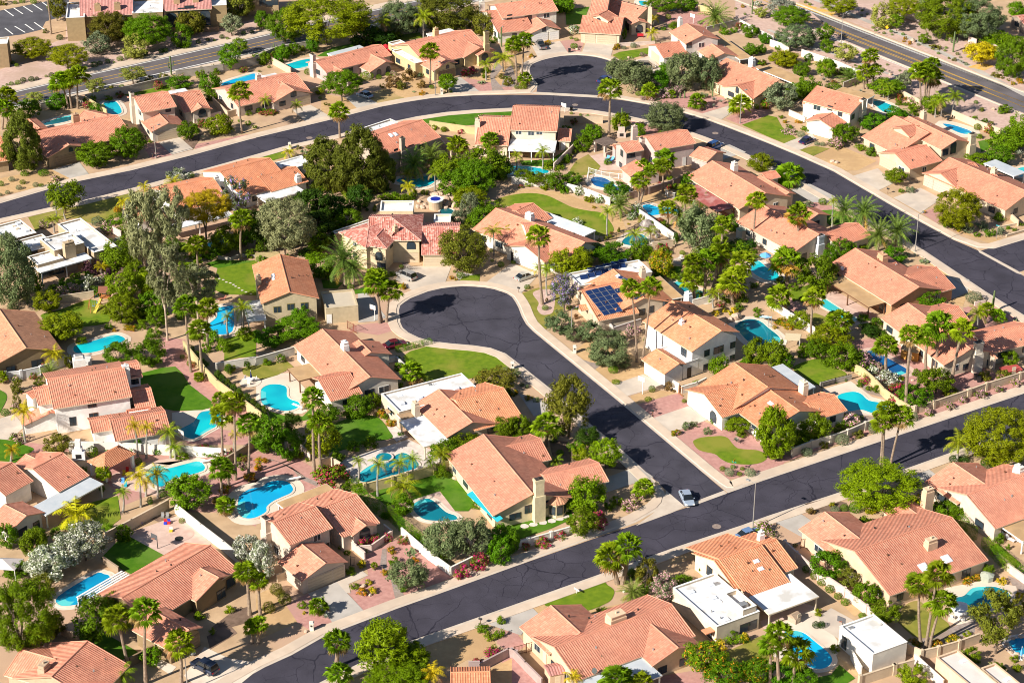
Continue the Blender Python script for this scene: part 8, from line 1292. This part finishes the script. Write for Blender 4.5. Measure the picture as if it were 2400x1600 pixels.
o = thing('pergola', G('20', '850,1350')[0], 'brown slatted pergola on stone pillars with a built-in counter', 'pergola', label='brown slatted pergola on stone pillars with a built-in counter'); q4 = [gp(P('20', s)[0], 2.6) for s in ('742,1295', '865,1255', '975,1305', '860,1350')]; d = flat2(q4[1]-q4[0]); n = perp(d); ctr = sum(q4, Vector())/4; L, D_ = (q4[1]-q4[0]).length, (q4[2]-q4[1]).length; m = MB()
for i in range(13): m.box(ctr+n*D_*((i+.5)/13-.5), d, n, L, D_/13*.7, 2.6, 2.68)
for sg in (-.42, 0, .42): m.box(ctr+d*L*sg, d, n, .18, D_, 2.4, 2.595)
m.obj('slat_roof', GREYW, o)
for sx in (-1, 1):
    for sy in (-1, 1): m = MB(); m.box(ctr+d*sx*(L/2-.4)+n*sy*(D_/2-.4), d, n, .5, .5, 0, 2.4); m.obj('post', stucco((.55, .45, .40)), o)
m = MB(); m.box(ctr-n*(D_/2-.1)-d*.8, d, n, L*.6, .8, 0, 1.05); m.obj('counter', stucco((.50, .38, .30)), o)
def shed(T, b, look, wallc, roofm, sx, sy, hh, rise=.5, ang=.3):
    p = G(T, b)[0]; o = thing('garden_shed', p, look, 'shed', label=look); d = Vector((math.cos(ang), math.sin(ang), 0)); n = perp(d); m = MB(); m.box(p, d, n, sx, sy, 0, hh); m.obj('wall', wallc, o); e = .15
    V = [p+d*a*(sx/2+e)+n*b_*(sy/2+e)+Z0*(hh+.002) for a, b_ in ((-1, -1), (1, -1), (1, 1), (-1, 1))]+[p-d*(sx/2+e)+Z0*(hh+rise), p+d*(sx/2+e)+Z0*(hh+rise)]; obj('roof', V, [[0, 1, 5, 4], [2, 3, 4, 5], [1, 2, 5], [3, 0, 4], [3, 2, 1, 0]], roofm, o, uv=[[(0, 0), (sx, 0), (sx, 1), (0, 1)]]*2+[[(0, 0)]*3]*2+[[(0, 0)]*4])
    m = MB(); m.box(p-n*(sy/2+.02)+d*.1, d, n, .8, .04, .05, 1.7); m.obj('door', CREAM, o)
shed('23', '390,1545', 'small shed with pink corrugated roof beside the peach house', stucco(PEACH), TILES['pink'], 2.2, 2.6, 2.1); shed('33', '240,1000', 'small brown dog house on the patio', stucco((.42, .33, .25)), noisy('dog house shingle', (.33, .24, .17), (.42, .31, .22), 3), 1.3, 1.5, 1.0, .55, .8); shed('21', '2105,615', 'grey-green storage cabinet beside the blue-chimney house', plain('grey resin', (.40, .42, .40), .6), plain('green lid', (.20, .30, .26), .5), 1.7, 1.5, 2.0, .12, .5); shed('32', '1310,150', 'orange wooden play shed under the palms', plain('orange shed wood', (.50, .23, .05), .7), TAN_ROOF, 3.2, 2.2, 1.9, .4, -.5); shed('32', '2225,285', 'low shed with flat red lid by the street wall', plain('red shed side', (.25, .07, .06), .6), plain('red spa lid', (.42, .08, .07), .6), 3.6, 2.0, .85, .06, .3)
shed('33', '800,625', 'weathered grey lean-to shed against the peach wall', GREYW, GREYW, 1.8, 2.4, 1.9, .2, -.7)
o = thing('shade_canopy', G('03', '80,540')[0], 'pale pitched shade canopy at the frame edge beneath green trees', 'canopy', label='pale pitched shade canopy at the frame edge beneath green trees'); c_ = gp(P('03', '60,470')[0], 2.6); V = [c_+Vector(q) for q in ((-3.5, -1.4, 0), (1.6, -1.8, -.1), (2.4, 1.4, 0), (-3, 1.8, 0), (-.6, 0, .9))]; obj('canopy_cloth', V, [[0, 1, 4], [1, 2, 4], [2, 3, 4], [3, 0, 4]], CL['sand'], o)
for q in V[:4]: m = MB(); m.tube((q.x, q.y, 0), q-Z0*.02, .06, n=6); m.obj('post', WHITE, o)
o = thing('pool_canopy', G('31', '230,1560')[0], 'cream cloth canopy beside the slide pool', 'canopy', label='cream cloth canopy beside the slide pool'); q4 = [gp(P('31', s)[0], 2.3) for s in ('165,1490', '305,1500', '290,1560', '150,1550')]; m = MB(); m.add(q4+[x-Z0*.06 for x in q4], [[3, 2, 1, 0], [4, 5, 6, 7], [0, 1, 5, 4], [1, 2, 6, 5], [2, 3, 7, 6], [3, 0, 4, 7]]); m.obj('canopy_cloth', plain('cream canopy', (.60, .50, .33), .8), o)
for q in q4: m = MB(); m.tube((q.x, q.y, 0), q-Z0*.06, .05, n=6); m.obj('post', WHITE, o)
p = G('01', '975,1215')[0]; o = thing('play_set', p, 'wooden play tower with brown roof, swings and yellow slide on the lawn', 'play set', label='wooden play tower with brown roof, swings and yellow slide on the lawn'); WOOD = plain('play set wood', (.42, .16, .05), .7); m = MB()
for x in (-.9, .9):
    for y in (-.8, .8): m.tube(p+Vector((x, y, 0)), p+Vector((x, y, 3)), .07, n=5)
m.box(p, X0, Y0, 1.9, 1.7, 1.35, 1.45); m.obj('tower', WOOD, o); V = [p+Vector(q) for q in ((-1.2, -1.1, 2.7), (1.2, -1.1, 2.7), (1.2, 1.1, 2.7), (-1.2, 1.1, 2.7), (-1.2, 0, 3.7), (1.2, 0, 3.7))]; obj('roof', V, [[0, 1, 5, 4], [2, 3, 4, 5], [1, 2, 5], [3, 0, 4], [3, 2, 1, 0]], plain('play roof', (.20, .075, .045), .7), o)
a, b = p+Vector((-.7, -.8, 1.45)), G('01', '868,1308')[0]; d = (b-a).normalized(); s_ = perp(flat2(d))*.3; obj('slide', [a-s_, a+s_, b+s_+Z0*.1, b-s_+Z0*.1, a-s_-Z0*.07, a+s_-Z0*.07, b+s_, b-s_], [[0, 1, 2, 3], [7, 6, 5, 4], [1, 5, 6, 2], [0, 3, 7, 4], [2, 6, 7, 3]], plain('yellow slide', (.70, .50, .08), .4), o)
a, b = p+Vector((-.9, .3, 2.6)), G('01', '830,1290')[0]+Z0*2.4; m = MB(); m.tube(a, b, .08, n=6); m.tube(b, b+Vector((-.6, .9, -2.4)), .07, n=5); m.tube(b, b+Vector((.3, -1.0, -2.4)), .07, n=5); m.obj('swing_beam', WOOD, o)
for k in (.35, .7): q = a.lerp(b, k); m = MB(); m.tube(q+X0*.2, q+X0*.2-Z0*1.9, .015, n=4); m.tube(q-X0*.2, q-X0*.2-Z0*1.9, .015, n=4); m.box(q, X0, Y0, .5, .2, q.z-1.95, q.z-1.9); m.obj('swing', CL['blue'], o)
def acunit(T, b, look):
    p = G(T, b)[0]; o = thing('air_conditioner', p, look, 'air conditioner', 'air conditioners'); m = MB(); m.box(p, X0, Y0, .95, .95, 0, 1.0); m.obj('casing', plain('ac casing', (.62, .62, .60), .5), o); m = MB(); m.tube(p+Z0*1.0, p+Z0*1.03, .38, n=14); m.obj('fan_grille', BLACK, o)
acunit('33', '455,430', 'grey air conditioner at the peach side wall'); acunit('13', '2165,1455', 'air conditioner beside the mauve pier') if False else None
p = G('33', '2010,615')[0]; o = thing('covered_barbecue', p, 'octagonal covered barbecue behind the deep teal pool', 'barbecue', label='octagonal covered barbecue behind the deep teal pool'); m = MB(); m.tube(p, p+Z0*.9, 1.1, 1.1, 8); m.obj('cover', plain('tarp grey green', (.36, .38, .31), .8), o); m = MB(); m.tube(p+Z0*.9, p+Z0*1.25, 1.15, .35, 8); m.obj('lid', plain('tarp grey green', (.36, .38, .31), .8), o)
def toy(T, b, look, col):
    p = G(T, b)[0]; o = thing('toy_chair', p, look, 'toy', 'toys on the paved court'); m = MB(); m.box(p, X0, Y0, .5, .5, 0, .35); m.obj('seat', col[0], o); m = MB(); m.box(p+Y0*.22, X0, Y0, .5, .08, .35, .85); m.obj('backrest', col[1], o)
BL, RD = plain('toy blue', (.03, .06, .55), .4), plain('toy red', (.6, .03, .03), .4)
for T, b, l, c in (('03', '1520,108', 'blue toy seat on the paved court', (BL, RD)), ('03', '1552,105', 'red toy slide on the paved court', (RD, BL)), ('03', '1572,178', 'yellow-and-white toy near the pink circle', (plain('toy yellow', (.65, .45, .03), .4), WHITE)), ('03', '1296,100', 'red-and-blue toy by the court wall', (BL, RD)), ('03', '1495,45', 'grey garden seat by the fire pit', (STEEL, STEEL)), ('03', '1538,45', 'second grey garden seat by the fire pit', (STEEL, STEEL)), ('02', '1140,1225', 'yellow chair beside the pavilion', (plain('toy yellow', (.65, .45, .03), .4),)*2), ('02', '1170,1195', 'red chair beside the pavilion', (RD, RD)), ('02', '1155,1330', 'teal covered chair near the pool palms', (TEAL, TEAL)), ('02', '1130,1295', 'blue cushion seat near the pool palms', (CL['blue'], CL['blue']))): toy(T, b, l, c)
m = MB(); p = G('03', '1640,245')[0]
for T, b, l in (('20', '1180,345', 'red garden bench before the arched window'),):
    p = G(T, b)[0]; o = thing('garden_bench', p, l, 'bench', label=l); m = MB(); m.box(p, X0, Y0, 1.6, .5, .38, .45); m.obj('seat', CL['red'], o); m = MB(); m.box(p+Y0*.25, X0, Y0, 1.6, .06, .45, .95); m.obj('backrest', CL['red'], o)
    for x in (-.7, .7): m = MB(); m.box(p+X0*x, X0, Y0, .06, .45, 0, .38); m.obj('leg', CL['red'], o)
for T, q in (('02', '2300,375'),): sheet('patio', [G(T, q)[0]+Vector((math.cos(a)*2.0, math.sin(a)*2.0, 0)) for a in [i*math.pi/10 for i in range(20)]], .105, DECK)
sheet('fire_pit_disc', [G('03', '1645,245')[0]+Vector((math.cos(a)*.7, math.sin(a)*.7, 0)) for a in [i*math.pi/8 for i in range(16)]], .11, BLACK)
for T, q in (('23', '1880,130'), ('10', '490,1268'), ('20', '580,965'), ('20', '1868,1225')):
    c_ = G(T, q)[0]; sheet('manhole_cover', [c_+Vector((math.cos(a)*.75, math.sin(a)*.75, 0)) for a in [i*math.pi/8 for i in range(16)]], .018, noisy('manhole concrete', (.20, .15, .13), (.30, .24, .21), 3))
# ------------------------------------------------------------------ labels that single each thing out
for T, q, ph, rad in (('11', '1900,1330', 'the central cul-de-sac', 9), ('20', '600,680', 'the upper cul-de-sac', 8), ('22', '1600,1450', 'the side-street junction', 6), ('13', '1900,780', 'the lower road', 5), ('23', '900,330', 'the lower road bend', 5), ('32', '1500,760', 'the lower road', 5), ('22', '900,620', 'the side street', 5), ('01', '300,300', 'the loop road', 5), ('10', '400,1200', 'the loop road', 5), ('20', '1800,1250', 'the loop road bend', 5), ('31', '1200,450', 'the loop road', 5), ('00', '1200,650', 'the wide arterial', 8), ('00', '300,880', 'the wide arterial', 8), ('30', '1200,450', 'the sloping arterial', 8), ('30', '1900,720', 'the sloping arterial', 8), ('00', '200,180', 'the parking lot', 10)):
    ANCHORS.append((ph, G(T, q)[0], rad))
ORD = ['', 'first', 'second', 'third', 'fourth', 'fifth', 'sixth', 'seventh', 'eighth', 'ninth', 'tenth', '11th', '12th', '13th', '14th', '15th', '16th', '17th', '18th', '19th', '20th', '21st', '22nd', '23rd', '24th']
NUM = ['', 'one', 'two', 'three', 'four', 'five', 'six', 'seven', 'eight', 'nine', 'ten']+[str(i) for i in range(11, 60)]
def near(p):
    a = min(ANCHORS, key=lambda a: (a[1]-p).to_2d().length-a[2]); d = p-a[1]
    if abs(d.x) > abs(d.y)*1.05: rel = 'left of' if d.x < 0 else 'right of'
    else: rel = 'behind' if d.y > 0 else 'before'
    return rel, a[0]
BUCK = {}
for T in THINGS:
    o, look, cat, grp, p, fixed = T
    if fixed: o['label'] = fixed; continue
    if grp and (grp.endswith('of the gardens') or 'garden walls' in grp or 'backyard' in grp or 'fences' in grp) or look is None:
        rel, ph = near(p); BUCK.setdefault((look, rel, ph), []).append(T)
    else: BUCK.setdefault((look, None, None), []).append(T)
for (look, rel, ph), L in BUCK.items():
    L.sort(key=lambda T: proj(T[4])[0])
    for i, T in enumerate(L):
        s = look if rel is None else '%s %s %s' % (look, rel, ph)
        if len(L) > 1:
            s += ', leftmost of %s' % NUM[len(L)] if i == 0 else ', rightmost of %s' % NUM[len(L)] if i == len(L)-1 else ', %s from left' % ORD[min(i+1, 24)]
        T[0]['label'] = ' '.join(s.split()) if len(s.split()) <= 16 else s.replace(' of %s' % NUM[len(L)], '').replace(' the ', ' ')
# drop placeholders of no size
for T in THINGS:
    o = T[0]
    if (o.type == 'MESH' and max(o.dimensions) < .02):
        bpy.data.objects.remove(o)
